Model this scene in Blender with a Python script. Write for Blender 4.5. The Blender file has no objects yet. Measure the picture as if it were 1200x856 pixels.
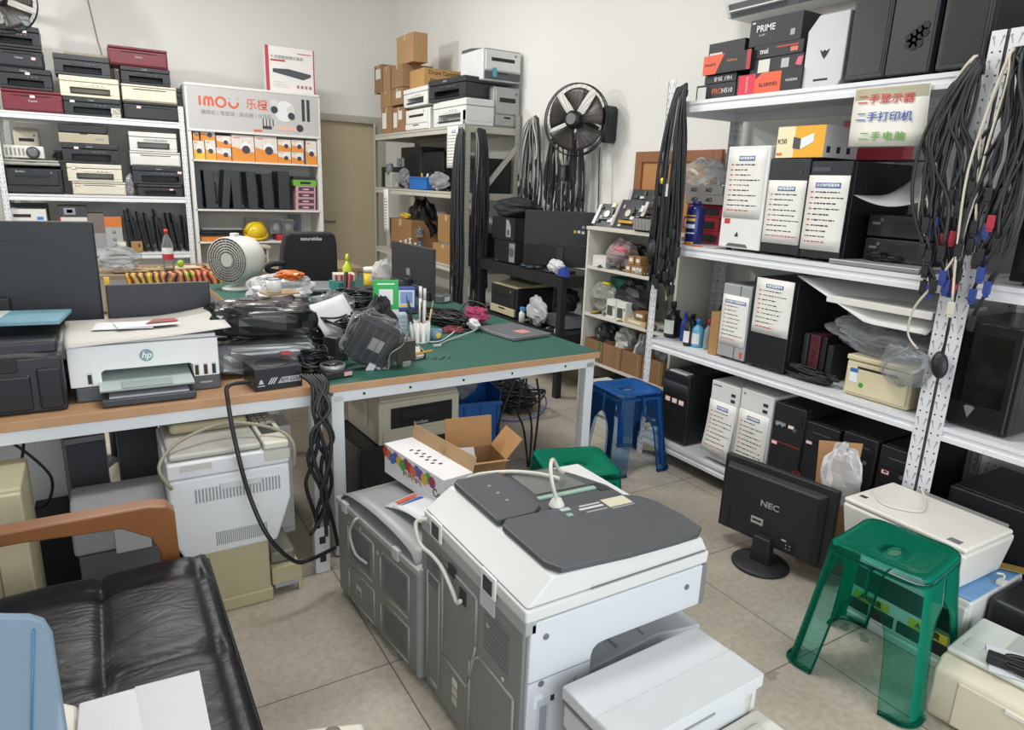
import bpy, bmesh, math, random
from mathutils import Vector, Matrix, Euler
random.seed(7)
SC = bpy.context.scene
COL = SC.collection
R = math.radians
# ------------------------------------------------------------------ camera
CAMH, FPX = 1.52, 798.0
_y, _p, _r = R(31.55), R(14.82), R(2.19)
FW = Vector((math.sin(_y)*math.cos(_p), math.cos(_y)*math.cos(_p), -math.sin(_p)))
_rt = Vector((math.cos(_y), -math.sin(_y), 0)); _up = _rt.cross(FW)
RT = math.cos(_r)*_rt + math.sin(_r)*_up
UP = -math.sin(_r)*_rt + math.cos(_r)*_up
CAMP = Vector((0, 0, CAMH))
cd = bpy.data.cameras.new('camera'); cam = bpy.data.objects.new('camera', cd); COL.objects.link(cam)
cd.sensor_width = 36.0; cd.lens = 36.0*FPX/1200.0; cd.clip_start = 0.02; cd.clip_end = 100
mw = Matrix.Identity(4)
for i in range(3):
    mw[i][0] = RT[i]; mw[i][1] = UP[i]; mw[i][2] = -FW[i]; mw[i][3] = CAMP[i]
cam.matrix_world = mw
SC.camera = cam
def P(px, py, x=None, y=None, z=None):
    """point of the place seen at a photograph pixel, on a plane of the room"""
    d = FW + RT*((px-600)/FPX) - UP*((py-428)/FPX)
    if x is not None: t = x/d.x
    elif y is not None: t = y/d.y
    else: t = (z-CAMH)/d.z
    return CAMP + d*t
# ------------------------------------------------------------------ light
SC.view_settings.view_transform = 'Standard'; SC.view_settings.look = 'None'
SC.view_settings.gamma = 1.0; SC.view_settings.use_curve_mapping = False
SC.view_settings.exposure = -0.06
SC.cycles.transparent_max_bounces = 40
W = bpy.data.worlds.new('daylight'); SC.world = W; W.use_nodes = True
W.node_tree.nodes['Background'].inputs[0].default_value = (0.86, 0.93, 1.0, 1)
W.node_tree.nodes['Background'].inputs[1].default_value = 1.0
def area(name, loc, target, sx, sy, power, color=(1, 1, 1)):
    l = bpy.data.lights.new(name, 'AREA'); l.shape = 'RECTANGLE'; l.size = sx; l.size_y = sy
    l.energy = power; l.color = color
    o = bpy.data.objects.new(name, l); COL.objects.link(o); o.location = loc
    o.rotation_euler = (Vector(target)-Vector(loc)).to_track_quat('-Z', 'Y').to_euler()
    return o
area('shopfront_daylight', (0.4, -1.7, 1.75), (0.7, 4, 1.0), 5.6, 2.7, 125, (0.93, 0.97, 1.0))
area('ceiling_lamp_front', (0.9, 2.2, 3.7), (0.9, 2.2, 0), 1.3, 0.5, 60, (1.0, 0.99, 0.97))
area('ceiling_lamp_rear', (0.6, 5.4, 3.7), (0.6, 5.4, 0), 1.3, 0.5, 105, (1.0, 0.99, 0.97))
area('wall_lamp', (-2.2, 6.2, 3.0), (3.2, 5.0, 2.0), 0.22, 0.22, 62, (1.0, 0.99, 0.97))
# ------------------------------------------------------------------ materials
def lin(c):
    if isinstance(c, str): c = tuple(int(c[i:i+2], 16) for i in (0, 2, 4))
    f = lambda v: v/12.92 if v <= 0.04045 else ((v+0.055)/1.055)**2.4
    return tuple(f(v/255.0) for v in c)
_M = {}
def mat(c, rough=0.5, metal=0.0, vary=0.05, scale=6.0, bump=0.0, coat=0.0):
    key = (c, rough, metal, vary, scale, bump, coat)
    if key in _M: return _M[key]
    m = bpy.data.materials.new('surface_%s' % (c if isinstance(c, str) else '%d_%d_%d' % c)); m.use_nodes = True
    nt = m.node_tree; b = nt.nodes['Principled BSDF']; L = nt.links
    b.inputs['Roughness'].default_value = rough; b.inputs['Metallic'].default_value = metal
    if coat: b.inputs['Coat Weight'].default_value = coat
    r, g, bl = lin(c)
    if vary > 0:
        tc = nt.nodes.new('ShaderNodeTexCoord'); n = nt.nodes.new('ShaderNodeTexNoise')
        n.inputs['Scale'].default_value = scale; n.inputs['Detail'].default_value = 5
        L.new(tc.outputs['Object'], n.inputs['Vector'])
        mx = nt.nodes.new('ShaderNodeMix'); mx.data_type = 'RGBA'
        k1, k2 = 1-vary*2, 1+vary*2
        mx.inputs[6].default_value = (r*k1, g*k1, bl*k1, 1); mx.inputs[7].default_value = (min(1, r*k2+vary*.01), min(1, g*k2+vary*.01), min(1, bl*k2+vary*.01), 1)
        L.new(n.outputs['Fac'], mx.inputs[0]); L.new(mx.outputs[2], b.inputs['Base Color'])
        if bump:
            bp = nt.nodes.new('ShaderNodeBump'); bp.inputs['Strength'].default_value = bump; bp.inputs['Distance'].default_value = 0.01
            L.new(n.outputs['Fac'], bp.inputs['Height']); L.new(bp.outputs[0], b.inputs['Normal'])
    else:
        b.inputs['Base Color'].default_value = (r, g, bl, 1)
    _M[key] = m
    return m
def clear(c, alpha=0.25, rough=0.08, tint=None):
    """tinted see-through plastic: tinted transparency under a glossy coat"""
    k = ('clear', c, alpha, rough, tint)
    if k in _M: return _M[k]
    m = bpy.data.materials.new('clear_plastic'); m.use_nodes = True
    nt = m.node_tree; b = nt.nodes['Principled BSDF']; out = nt.nodes['Material Output']
    r, g, bl = lin(c)
    b.inputs['Base Color'].default_value = (r, g, bl, 1); b.inputs['Roughness'].default_value = rough
    t = nt.nodes.new('ShaderNodeBsdfTransparent'); q = 0.35
    t.inputs[0].default_value = (*tint, 1) if tint else (r**q, g**q, bl**q, 1)
    mx = nt.nodes.new('ShaderNodeMixShader')
    fr = nt.nodes.new('ShaderNodeFresnel'); fr.inputs[0].default_value = 1.45
    ma = nt.nodes.new('ShaderNodeMath'); ma.operation = 'ADD'; ma.inputs[1].default_value = alpha; ma.use_clamp = True
    nt.links.new(fr.outputs[0], ma.inputs[0]); nt.links.new(ma.outputs[0], mx.inputs[0])
    nt.links.new(t.outputs[0], mx.inputs[1]); nt.links.new(b.outputs[0], mx.inputs[2]); nt.links.new(mx.outputs[0], out.inputs[0])
    _M[k] = m
    return m
def nmath(nt, op, a, b=None, clamp=False):
    n = nt.nodes.new('ShaderNodeMath'); n.operation = op; n.use_clamp = clamp
    for i, v in enumerate((a, b)):
        if v is None: continue
        if isinstance(v, (int, float)): n.inputs[i].default_value = v
        else: nt.links.new(v, n.inputs[i])
    return n.outputs[0]
WHITE, OFFW, CREAM, BEIGE = 'e6e7e8', 'dcdcd8', 'd8d2bc', 'c9c0a2'
BLACK, BLK2, CHAR, DGREY, GREY, LGREY = '17191c', '22252a', '2e3136', '4a4d50', '7c7e7f', 'a9abab'
# ------------------------------------------------------------------ mesh building
class MB:
    def __init__(s): s.v = []; s.f = []; s.sm = []
    def add(s, vs, fs, smooth=False):
        k = len(s.v); s.v += [tuple(v) for v in vs]
        for f in fs: s.f.append(tuple(i+k for i in f)); s.sm.append(smooth)
        return s
    def box(s, x0, x1, y0, y1, z0, z1):
        vs = [(x, y, z) for z in (z0, z1) for y in (y0, y1) for x in (x0, x1)]
        return s.add(vs, [(0, 2, 3, 1), (4, 5, 7, 6), (0, 1, 5, 4), (2, 6, 7, 3), (0, 4, 6, 2), (1, 3, 7, 5)])
    def hexa(s, b, t):
        """b, t: four bottom and four top corners, counter-clockwise"""
        return s.add(list(b)+list(t), [(3, 2, 1, 0), (4, 5, 6, 7)]+[(i, (i+1) % 4, (i+1) % 4+4, i+4) for i in range(4)])
    def prism(s, pts, axis, a, b, smooth=False):
        n = len(pts)
        def mk(p, c): return {'x': (c, p[0], p[1]), 'y': (p[0], c, p[1]), 'z': (p[0], p[1], c)}[axis]
        vs = [mk(p, a) for p in pts]+[mk(p, b) for p in pts]
        k = len(s.v); s.v += vs
        s.f.append(tuple(k+i for i in range(n))[::-1]); s.sm.append(False)
        s.f.append(tuple(k+n+i for i in range(n))); s.sm.append(False)
        for i in range(n): s.f.append((k+i, k+(i+1) % n, k+n+(i+1) % n, k+n+i)); s.sm.append(smooth)
        return s
    def tube(s, pts, r, n=8, caps=True, smooth_path=True, sub=5):
        pts = [Vector(p) for p in pts]
        if smooth_path and len(pts) > 2: pts = spline(pts, sub)
        m = len(pts); rr = r if callable(r) else (lambda t: r)
        k = len(s.v); prev = None
        for i, p in enumerate(pts):
            t = (pts[min(i+1, m-1)]-pts[max(i-1, 0)])
            if t.length < 1e-9: t = Vector((0, 0, 1))
            t.normalize()
            if prev is None:
                a = Vector((0, 0, 1)) if abs(t.z) < 0.9 else Vector((1, 0, 0)); u = t.cross(a).normalized()
            else:
                u = prev-t*prev.dot(t)
                u = u.normalized() if u.length > 1e-6 else t.orthogonal().normalized()
            prev = u; w = t.cross(u); q = rr(i/max(1, m-1))
            for j in range(n):
                an = 2*math.pi*j/n; s.v.append(tuple(p+(u*math.cos(an)+w*math.sin(an))*q))
        for i in range(m-1):
            for j in range(n):
                s.f.append((k+i*n+j, k+i*n+(j+1) % n, k+(i+1)*n+(j+1) % n, k+(i+1)*n+j)); s.sm.append(True)
        if caps:
            s.f.append(tuple(k+j for j in range(n))[::-1]); s.sm.append(False)
            s.f.append(tuple(k+(m-1)*n+j for j in range(n))); s.sm.append(False)
        return s
    def cyl(s, p0, p1, r, r1=None, n=20):
        r1 = r if r1 is None else r1
        return s.tube([p0, p1], lambda t: r+(r1-r)*t, n, smooth_path=False)
    def lathe(s, prof, o=(0, 0, 0), n=24, axis='z', caps=True):
        k = len(s.v); m = len(prof)
        for r, h in prof:
            for j in range(n):
                a = 2*math.pi*j/n; c, d = r*math.cos(a), r*math.sin(a)
                q = {'z': (c, d, h), 'y': (c, h, d), 'x': (h, c, d)}[axis]
                s.v.append((o[0]+q[0], o[1]+q[1], o[2]+q[2]))
        for i in range(m-1):
            for j in range(n):
                s.f.append((k+i*n+j, k+i*n+(j+1) % n, k+(i+1)*n+(j+1) % n, k+(i+1)*n+j)); s.sm.append(True)
        if caps:
            s.f.append(tuple(k+j for j in range(n))[::-1]); s.sm.append(False)
            s.f.append(tuple(k+(m-1)*n+j for j in range(n))); s.sm.append(False)
        return s
    def grid(s, fn, nu, nv, smooth=True):
        vs = [fn(i/nu, j/nv) for j in range(nv+1) for i in range(nu+1)]
        return s.add(vs, [(j*(nu+1)+i, j*(nu+1)+i+1, (j+1)*(nu+1)+i+1, (j+1)*(nu+1)+i) for j in range(nv) for i in range(nu)], smooth)
    def ball(s, c, rx, ry=None, rz=None, n=12):
        ry = rx if ry is None else ry; rz = rx if rz is None else rz
        m = n//2; vs = []
        for i in range(m+1):
            th = math.pi*i/m
            for j in range(n):
                a = 2*math.pi*j/n; vs.append((c[0]+rx*math.sin(th)*math.cos(a), c[1]+ry*math.sin(th)*math.sin(a), c[2]+rz*math.cos(th)))
        return s.add(vs, [(i*n+j, (i+1)*n+j, (i+1)*n+(j+1) % n, i*n+(j+1) % n) for i in range(m) for j in range(n)], True)
    def disc(s, c, r, nrm=(0, 0, 1), n=20, t=0.001):
        c = Vector(c); d = Vector(nrm).normalized()*t
        return s.cyl(c, c+d, r, n=n)
    def obj(s, name, m, parent=None, bevel=0.0, seg=2, label=None, solid=0.0, sub=0):
        me = bpy.data.meshes.new(name); me.from_pydata(s.v, [], s.f)
        me.polygons.foreach_set('use_smooth', s.sm)
        bm = bmesh.new(); bm.from_mesh(me); bmesh.ops.recalc_face_normals(bm, faces=bm.faces); bm.to_mesh(me); bm.free()
        me.materials.append(m)
        o = bpy.data.objects.new(name, me); COL.objects.link(o)
        if parent is not None: o.parent = parent
        if solid:
            md = o.modifiers.new('solid', 'SOLIDIFY'); md.thickness = solid; md.offset = 0
        if bevel:
            md = o.modifiers.new('bevel', 'BEVEL'); md.width = bevel; md.segments = seg; md.limit_method = 'ANGLE'; md.angle_limit = R(40)
            for p in me.polygons: p.use_smooth = True
            md.harden_normals = True
        if sub:
            md = o.modifiers.new('sub', 'SUBSURF'); md.levels = sub; md.render_levels = sub
        if label: o['label'] = label
        return o
def spline(pts, sub=5):
    out = []; n = len(pts)
    for i in range(n-1):
        p0, p1, p2, p3 = pts[max(i-1, 0)], pts[i], pts[i+1], pts[min(i+2, n-1)]
        for k in range(sub):
            t = k/sub
            out.append(0.5*((2*p1)+(-p0+p2)*t+(2*p0-5*p1+4*p2-p3)*t*t+(-p0+3*p1-3*p2+p3)*t**3))
    out.append(pts[-1]); return out
def bx(name, m, parent, x0, x1, y0, y1, z0, z1, bevel=0.0, label=None, seg=2):
    return MB().box(x0, x1, y0, y1, z0, z1).obj(name, m, parent, bevel, seg, label)
def thing(name, label, cat, loc=(0, 0, 0), rz=0.0, group=None, tilt=(0, 0)):
    o = bpy.data.objects.new(name, None); COL.objects.link(o); o.empty_display_size = 0.05
    o.location = loc; o.rotation_euler = (tilt[0], tilt[1], rz); o['label'] = label; o['category'] = cat
    if group: o['group'] = group
    return o
def tag(o, label, cat, group=None, kind=None):
    o['label'] = label; o['category'] = cat
    if group: o['group'] = group
    if kind: o['kind'] = kind
    return o
def struct(name, mb, m, bevel=0.0):
    o = mb.obj(name, m, None, bevel); o['kind'] = 'structure'; return o
def text(body, size, m, parent, loc, rot, name='lettering', bold=0.0, align='CENTER', sx=1.0, shear=0.0, spacing=1.0):
    c = bpy.data.curves.new(name, 'FONT'); c.body = body; c.size = size; c.align_x = align; c.align_y = 'CENTER'
    c.offset = bold; c.extrude = 0.0004; c.resolution_u = 3; c.shear = shear; c.space_character = spacing
    t = bpy.data.objects.new(name, c); COL.objects.link(t)
    bpy.context.view_layer.update()
    me = bpy.data.meshes.new_from_object(t.evaluated_get(bpy.context.evaluated_depsgraph_get()))
    bpy.data.objects.remove(t); bpy.data.curves.remove(c)
    me.materials.clear(); me.materials.append(m)
    o = bpy.data.objects.new(name, me); COL.objects.link(o); o.parent = parent
    o.location = loc; o.rotation_euler = rot; o.scale = (sx, 1, 1)
    return o
FRONT = (R(90), 0, 0)        # lettering on a face that looks along local -y
# ================================================================== the room
XR, YB, XL, ZC, YF = 3.25, 8.15, -2.8, 3.9, -1.8
def floor_material():
    m = bpy.data.materials.new('floor_tiles'); m.use_nodes = True; nt = m.node_tree; b = nt.nodes['Principled BSDF']
    g = nt.nodes.new('ShaderNodeNewGeometry'); sp = nt.nodes.new('ShaderNodeSeparateXYZ'); nt.links.new(g.outputs['Position'], sp.inputs[0])
    def joint(o, off, pitch):
        a = nmath(nt, 'ADD', o, 64*pitch-off); a = nmath(nt, 'MODULO', a, pitch)
        a = nmath(nt, 'SUBTRACT', a, pitch/2); a = nmath(nt, 'ABSOLUTE', a); return nmath(nt, 'GREATER_THAN', a, pitch/2-0.0022)
    j = nmath(nt, 'MAXIMUM', joint(sp.outputs[0], 1.972, 0.645), joint(sp.outputs[1], 1.80, 0.63))
    n1 = nt.nodes.new('ShaderNodeTexNoise'); n1.inputs['Scale'].default_value = 2.2; n1.inputs['Detail'].default_value = 6
    n2 = nt.nodes.new('ShaderNodeTexNoise'); n2.inputs['Scale'].default_value = 45; n2.inputs['Detail'].default_value = 4
    for n in (n1, n2): nt.links.new(g.outputs['Position'], n.inputs['Vector'])
    r1 = nt.nodes.new('ShaderNodeValToRGB'); r1.color_ramp.elements[0].position = 0.3; r1.color_ramp.elements[1].position = 0.72
    r1.color_ramp.elements[0].color = (*lin('9a9184'), 1); r1.color_ramp.elements[1].color = (*lin('b6ae9f'), 1)
    nt.links.new(n1.outputs['Fac'], r1.inputs[0])
    m1 = nt.nodes.new('ShaderNodeMix'); m1.data_type = 'RGBA'; m1.blend_type = 'MULTIPLY'; m1.inputs[0].default_value = 0.35
    r2 = nt.nodes.new('ShaderNodeValToRGB'); r2.color_ramp.elements[0].position = 0.35; r2.color_ramp.elements[1].position = 0.6
    r2.color_ramp.elements[0].color = (.55, .55, .55, 1); r2.color_ramp.elements[1].color = (1, 1, 1, 1)
    nt.links.new(n2.outputs['Fac'], r2.inputs[0]); nt.links.new(r1.outputs[0], m1.inputs[6]); nt.links.new(r2.outputs[0], m1.inputs[7])
    m2 = nt.nodes.new('ShaderNodeMix'); m2.data_type = 'RGBA'; m2.inputs[7].default_value = (*lin('5e564b'), 1)
    nt.links.new(j, m2.inputs[0]); nt.links.new(m1.outputs[2], m2.inputs[6]); nt.links.new(m2.outputs[2], b.inputs['Base Color'])
    b.inputs['Roughness'].default_value = 0.5
    return m
wallm = mat('e0dfdb', 0.9, 0, 0.02, 1.3)
struct('floor', MB().box(XL-.1, XR+.1, YF-2, YB+.1, -0.1, 0), floor_material())
struct('wall_back', MB().box(XL-.1, 2.22, YB, YB+.12, 0, ZC).box(2.22, 3.07, YB, YB+.12, 2.2, ZC).box(3.07, XR+.1, YB, YB+.12, 0, ZC), wallm)
struct('wall_right', MB().box(XR, XR+.12, YF, YB+.12, 0, ZC), wallm)
struct('wall_left', MB().box(XL-.12, XL, YF, YB+.12, 0, ZC), wallm)
struct('ceiling', MB().box(XL-.1, XR+.1, YF, YB+.1, ZC, ZC+.1), mat('e4e3df', .9, 0, .02, 1))
struct('wall_front', MB().box(XL, XR, YF-.12, YF, 3.15, ZC), wallm)
# door in the back wall: leaf set into its frame
dm = mat('c3b596', 0.55, 0, 0.03, 2); fm = mat('b3aea2', 0.6, 0, 0.03, 2)
d = struct('door_1', MB().box(2.27, 3.02, YB+.05, YB+.09, 0.01, 2.15), dm)
fr_ = MB().box(2.20, 2.28, YB-.02, YB+.1, 0, 2.23).box(3.01, 3.09, YB-.02, YB+.1, 0, 2.23).box(2.28, 3.01, YB-.02, YB+.1, 2.15, 2.23)
tr = fr_.obj('door_frame', fm, d, 0.006)
MB().cyl((2.36, YB+.05, 1.02), (2.36, YB+.0, 1.02), .012).cyl((2.36, YB+.0, 1.02), (2.47, YB+.0, 1.02), .01).obj('door_handle', mat('8a8c8c', .3, .8), d)
struct('baseboard_back', MB().box(XL, 2.2, YB-.012, YB, 0, .09), mat('8f877a', .5))
struct('baseboard_right', MB().box(XR-.012, XR, YF, YB-.02, 0, .09), mat('8f877a', .5))

# ================================================================== perforated racking
def perforated(c, rough=0.45):
    m = bpy.data.materials.new('perforated_steel'); m.use_nodes = True; nt = m.node_tree; b = nt.nodes['Principled BSDF']
    tc = nt.nodes.new('ShaderNodeTexCoord'); sp = nt.nodes.new('ShaderNodeSeparateXYZ'); nt.links.new(tc.outputs['Object'], sp.inputs[0])
    g = nt.nodes.new('ShaderNodeNewGeometry')
    vt = nt.nodes.new('ShaderNodeVectorTransform'); vt.vector_type = 'NORMAL'; vt.convert_from = 'WORLD'; vt.convert_to = 'OBJECT'
    nt.links.new(g.outputs['True Normal'], vt.inputs[0]); ns = nt.nodes.new('ShaderNodeSeparateXYZ'); nt.links.new(vt.outputs[0], ns.inputs[0])
    nx = nmath(nt, 'GREATER_THAN', nmath(nt, 'ABSOLUTE', ns.outputs[0]), 0.7)
    u = nmath(nt, 'ADD', nmath(nt, 'MULTIPLY', sp.outputs[1], nx), nmath(nt, 'MULTIPLY', sp.outputs[0], nmath(nt, 'SUBTRACT', 1.0, nx)))
    au = nmath(nt, 'SUBTRACT', nmath(nt, 'ABSOLUTE', u), 0.0125)
    v = nmath(nt, 'MODULO', nmath(nt, 'ADD', sp.outputs[2], 10.0), 0.075)
    def ell(cu, cv, ru, rv, uu=None):
        a = nmath(nt, 'DIVIDE', nmath(nt, 'SUBTRACT', uu if uu is not None else au, cu), ru); c2 = nmath(nt, 'DIVIDE', nmath(nt, 'SUBTRACT', v, cv), rv)
        return nmath(nt, 'LESS_THAN', nmath(nt, 'ADD', nmath(nt, 'MULTIPLY', a, a), nmath(nt, 'MULTIPLY', c2, c2)), 1.0)
    h = ell(0, 0.012, 0.0036, 0.0036)
    # key-hole slot: slanted stem and round head
    su = nmath(nt, 'SUBTRACT', au, nmath(nt, 'MULTIPLY', nmath(nt, 'SUBTRACT', v, 0.047), 0.28))
    h2 = nmath(nt, 'MAXIMUM', ell(0, 0.047, 0.0022, 0.016, su), ell(0.003, 0.058, 0.0048, 0.0055))
    mx = nt.nodes.new('ShaderNodeMix'); mx.data_type = 'RGBA'; mx.inputs[6].default_value = (*lin(c), 1); mx.inputs[7].default_value = (0.02, 0.02, 0.022, 1)
    mx2 = nt.nodes.new('ShaderNodeMix'); mx2.data_type = 'RGBA'; mx2.inputs[7].default_value = (0.30, 0.30, 0.31, 1)
    nt.links.new(h, mx.inputs[0]); nt.links.new(h2, mx2.inputs[0]); nt.links.new(mx.outputs[2], mx2.inputs[6])
    nt.links.new(mx2.outputs[2], b.inputs['Base Color'])
    b.inputs['Roughness'].default_value = rough
    return m
postm = perforated('d4d5d8'); postd = perforated('aaa79c'); postk = mat('1b1c1f', .5)
beamw = mat('d9dadd', .4, 0, .02); beamd = mat('b4b1a6', .5, 0, .03)
def angle_post(mb, x, y, sx, sy, w, h, t=.003):
    """L post: outer corner at x, y, flanges run towards sx and sy"""
    mb.box(min(x, x+sx*w), max(x, x+sx*w), min(y, y+sy*t), max(y, y+sy*t), 0, h)
    mb.box(min(x, x+sx*t), max(x, x+sx*t), min(y, y+sy*w), max(y, y+sy*w), 0, h)
def rack(label, x0, x1, y0, y1, levels, h, pm, bm, group=None, open_='x', beam=.055, w=.05, brace=None, skip=()):
    """four L posts, boards and beams; levels are the heights of the board tops"""
    t = thing('storage_rack', label, 'shelf', ((x0+x1)/2, (y0+y1)/2, 0), group=group)
    a, b = (x1-x0)/2, (y1-y0)/2
    for sx in (-1, 1):
        for sy in (-1, 1):
            if (sx, sy) in skip: continue
            mb = MB(); angle_post(mb, 0, 0, -sx, -sy, w, h)
            for i, v in enumerate(mb.v): mb.v[i] = (v[0]+sx*w/2, v[1]+sy*w/2, v[2])
            o = mb.obj('post', pm, t); o.location = (sx*(a-w/2), sy*(b-w/2), 0)
    for z in levels:
        s = bx('shelf_board', bm, t, -a+(.021 if open_ == 'x' else .004), a-(.021 if open_ == 'x' else .004), -b+(.004 if open_ == 'x' else .021), b-(.004 if open_ == 'x' else .021), z-.012, z)
        for sx in (-1, 1):
            mb = MB()
            if open_ == 'x':
                X = sx*(a-.001)
                pr = [(X, z), (X, z-beam*.3), (X-sx*.006, z-beam*.36), (X-sx*.006, z-beam*.62), (X, z-beam*.68), (X, z-beam), (X-sx*.02, z-beam), (X-sx*.02, z)]
                mb.prism(pr, 'y', -b+.01, b-.01)
            else:
                X = sx*(b-.001)
                pr = [(X, z), (X, z-beam*.3), (X-sx*.006, z-beam*.36), (X-sx*.006, z-beam*.62), (X, z-beam*.68), (X, z-beam), (X-sx*.02, z-beam), (X-sx*.02, z)]
                mb.prism(pr, 'x', -a+.01, a-.01)
            mb.obj('beam', bm, s)
        for sx in (-1, 1):
            mb = MB()
            if open_ == 'x': mb.box(-a+.02, a-.02, sx*(b-.008)-.004, sx*(b-.008)+.004, z-beam, z-.012)
            else: mb.box(sx*(a-.008)-.004, sx*(a-.008)+.004, -b+.02, b-.02, z-beam, z-.012)
            mb.obj('side_beam', bm, s)
    return t, a, b
RX = 2.66
rackA, _, _ = rack('white perforated steel rack carrying the red, blue and green paper notice', RX, 3.2, 1.275, 2.87, (0.135, 0.70, 1.245, 1.965), 2.08, postm, beamw, 'white racks along the right wall')
rackB, _, _ = rack('white perforated steel rack cut by the photo edge, behind the hanging monitor cables', RX, 3.2, -0.27, 1.27, (0.135, 0.70, 1.245, 1.965), 2.08, postm, beamw, 'white racks along the right wall')
rackC, _, _ = rack('grey-beige perforated steel rack piled with cartons and printers beside the door', 2.70, 3.23, 5.27, 7.45, (0.40, .80, 1.44, 1.985), 2.10, postd, beamd)
MB().hexa([(-.24, -1.10, 1.32), (-.24, -1.075, 1.32), (-.205, -1.075, 1.30), (-.205, -1.10, 1.30)], [(.215, -1.10, 1.84), (.215, -1.075, 1.84), (.25, -1.075, 1.82), (.25, -1.10, 1.82)]).obj('brace', beamd, rackC)
rackD, _, _ = rack('white perforated steel rack full of small printers on the back wall', -0.66, 0.845, 7.5, 8.05, (0.08, .755, 1.285, 1.975), 2.12, postm, beamw, open_='y')
# ================================================================== builders of the shop's goods
# every builder works in its own frame: base centre at the origin, front face towards local -y
RZ = R(-90)                                  # front towards -x: how goods stand in the racks along the right wall
def fitR(bl, tl, br, X, z=None):
    """size and place of a front face on the plane x = X from its bottom-left, top-left and bottom-right pixel"""
    a, b, c = P(*bl, x=X), P(*tl, x=X), P(*br, x=X)
    zb = min(a.z, c.z) if z is None else z
    return (a.y+c.y)/2, zb, abs(a.y-c.y), b.z-zb
def fitB(x0, y0, x1, y1, Y):
    """the same for a face on the plane y = Y from a pixel box"""
    xm, ym = (x0+x1)/2, (y0+y1)/2
    a, b = P(x0, ym, y=Y), P(x1, ym, y=Y); t, u = P(xm, y0, y=Y), P(xm, y1, y=Y)
    return (a.x+b.x)/2, u.z, b.x-a.x, t.z-u.z
def decal(t, name, m, u0, u1, v0, v1, yf, th=.0015, label=None):
    return bx(name, m, t, u0, u1, yf-th, yf, v0, v1, label=label)
ink = mat('26282c', .7, 0, 0); redink = mat('b5383a', .7, 0, 0); blueink = mat('2f5aa0', .6, 0, 0); paperm = mat('e2e0da', .75, 0, .01)
whiteink = mat('eceded', .6, 0, 0)
def price_tag(t, u, v, yf, w=.034, h=.02):
    a = decal(t, 'price_sticker', redink, u-w/2, u+w/2, v-h/2, v+h/2, yf, .001)
    decal(a, 'sticker_face', paperm, u-w/2+.003, u+w/2-.003, v-h/2+.003, v+h/2-.003, yf-.001, .0008)
def spec_sheet(t, u0, u1, v0, v1, yf, rows=8, head='电脑配置清单', hw=.45, hoff=.5, curl=0.0, redfoot=True, rnd=1, skew=0.0):
    """printed list taped to a case: blue heading, lines that start in red"""
    rg = random.Random(rnd); w, h = u1-u0, v1-v0
    def pt(a, b): return (u0+a*w+skew*(1-b), yf-.002-curl*(1-b)**2, v0+b*h)
    o = MB().grid(pt, 4, 6).obj('spec_sheet', paperm, t, solid=.001)
    hv = 1-.13
    def bar(mb, a0, a1, b0, b1):
        q = [pt(a0, b0), pt(a1, b0), pt(a1, b1), pt(a0, b1)]
        mb.add([(x, y-.0012, z) for x, y, z in q], [(0, 1, 2, 3)])
    if head:
     hb = MB(); bar(hb, hoff-hw/2, hoff+hw/2, hv-.035, hv+.035); hb.obj('heading_band', blueink, o)
     c = pt(hoff, hv); n = len(head)
     text(head, min(h*.055, hw*w/n*.92), whiteink, o, (c[0], c[1]-.002, c[2]), FRONT, 'heading_lettering', bold=.0003)
    dk, rd = MB(), MB(); gap = .74/(rows+1)
    for r in range(rows+(1 if redfoot else 0)):
        b = .78-gap*r; last = redfoot and r == rows; a = .08+rg.uniform(0, .02); end = rg.uniform(.55, .93)
        if not last and r < rows-2: bar(rd, a, a+.075, b-.008, b+.008); a += .12
        while a < end:
            l = rg.uniform(.03, .12); bar(rd if last else dk, a, min(a+l, end), b-.008+rg.uniform(-.003, .003), b+.008); a += l+rg.uniform(.012, .03)
    dk.obj('print', ink, o)
    if rd.v: rd.obj('red_print', redink, o)
    return o
def tower(label, x, y, z, w, d, h, rz=RZ, c=BLACK, fc=None, rough=.4, group=None, bays=1, buttons=True, tags=(), foot=True, panel=True, tilt=(0, 0), name='computer_tower'):
    t = thing(name, label, 'computer', (x, y, z), rz, group, tilt)
    f0 = .012 if foot else 0.0
    m = mat(c, rough, 0, .04); fm_ = mat(fc or c, rough+.05, 0, .04)
    yf = -d/2
    bx('case', m, t, -w/2, w/2, yf+.03, d/2, f0, h, .003)
    bx('front_panel', fm_, t, -w/2, w/2, yf, yf+.03, f0, h, .006)
    if foot:
        for sx in (-1, 1):
            for sy in (-1, 1): MB().cyl((sx*w*.36, sy*d*.4, 0), (sx*w*.36, sy*d*.4, f0+.002), .014, n=10).obj('foot', mat('141416', .7), t)
    sm_ = mat('0c0d0f', .5, 0, 0) if c in (BLACK, BLK2, CHAR) else mat('8d9092', .5, 0, 0)
    if panel:
        for k in range(bays):
            v = h-.045-k*.05
            b = decal(t, 'drive_bay', fm_, -w*.42, w*.42, v-.042, v, yf, .004)
            decal(b, 'bay_seam', sm_, -w*.42, w*.42, v-.0435, v-.0415, yf-.0025, .002)
            decal(b, 'eject_button', sm_, w*.28, w*.36, v-.03, v-.022, yf-.004, .002)
    if buttons:
        v = h-.06-bays*.05
        MB().cyl((w*.22, yf, v), (w*.22, yf-.004, v), .009, n=14).obj('power_button', mat('6c6f73', .35, .3), t)
        for k in range(2): decal(t, 'usb_socket', sm_, -w*.3+k*.026, -w*.3+k*.026+.016, v-.004, v+.004, yf, .002)
    for u, v in tags: price_tag(t, u*w, v*h, yf)
    bx('side_seam', sm_, t, -w/2-.0008, -w/2+.001, yf+.029, yf+.0315, f0+.004, h-.004)
    return t
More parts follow.
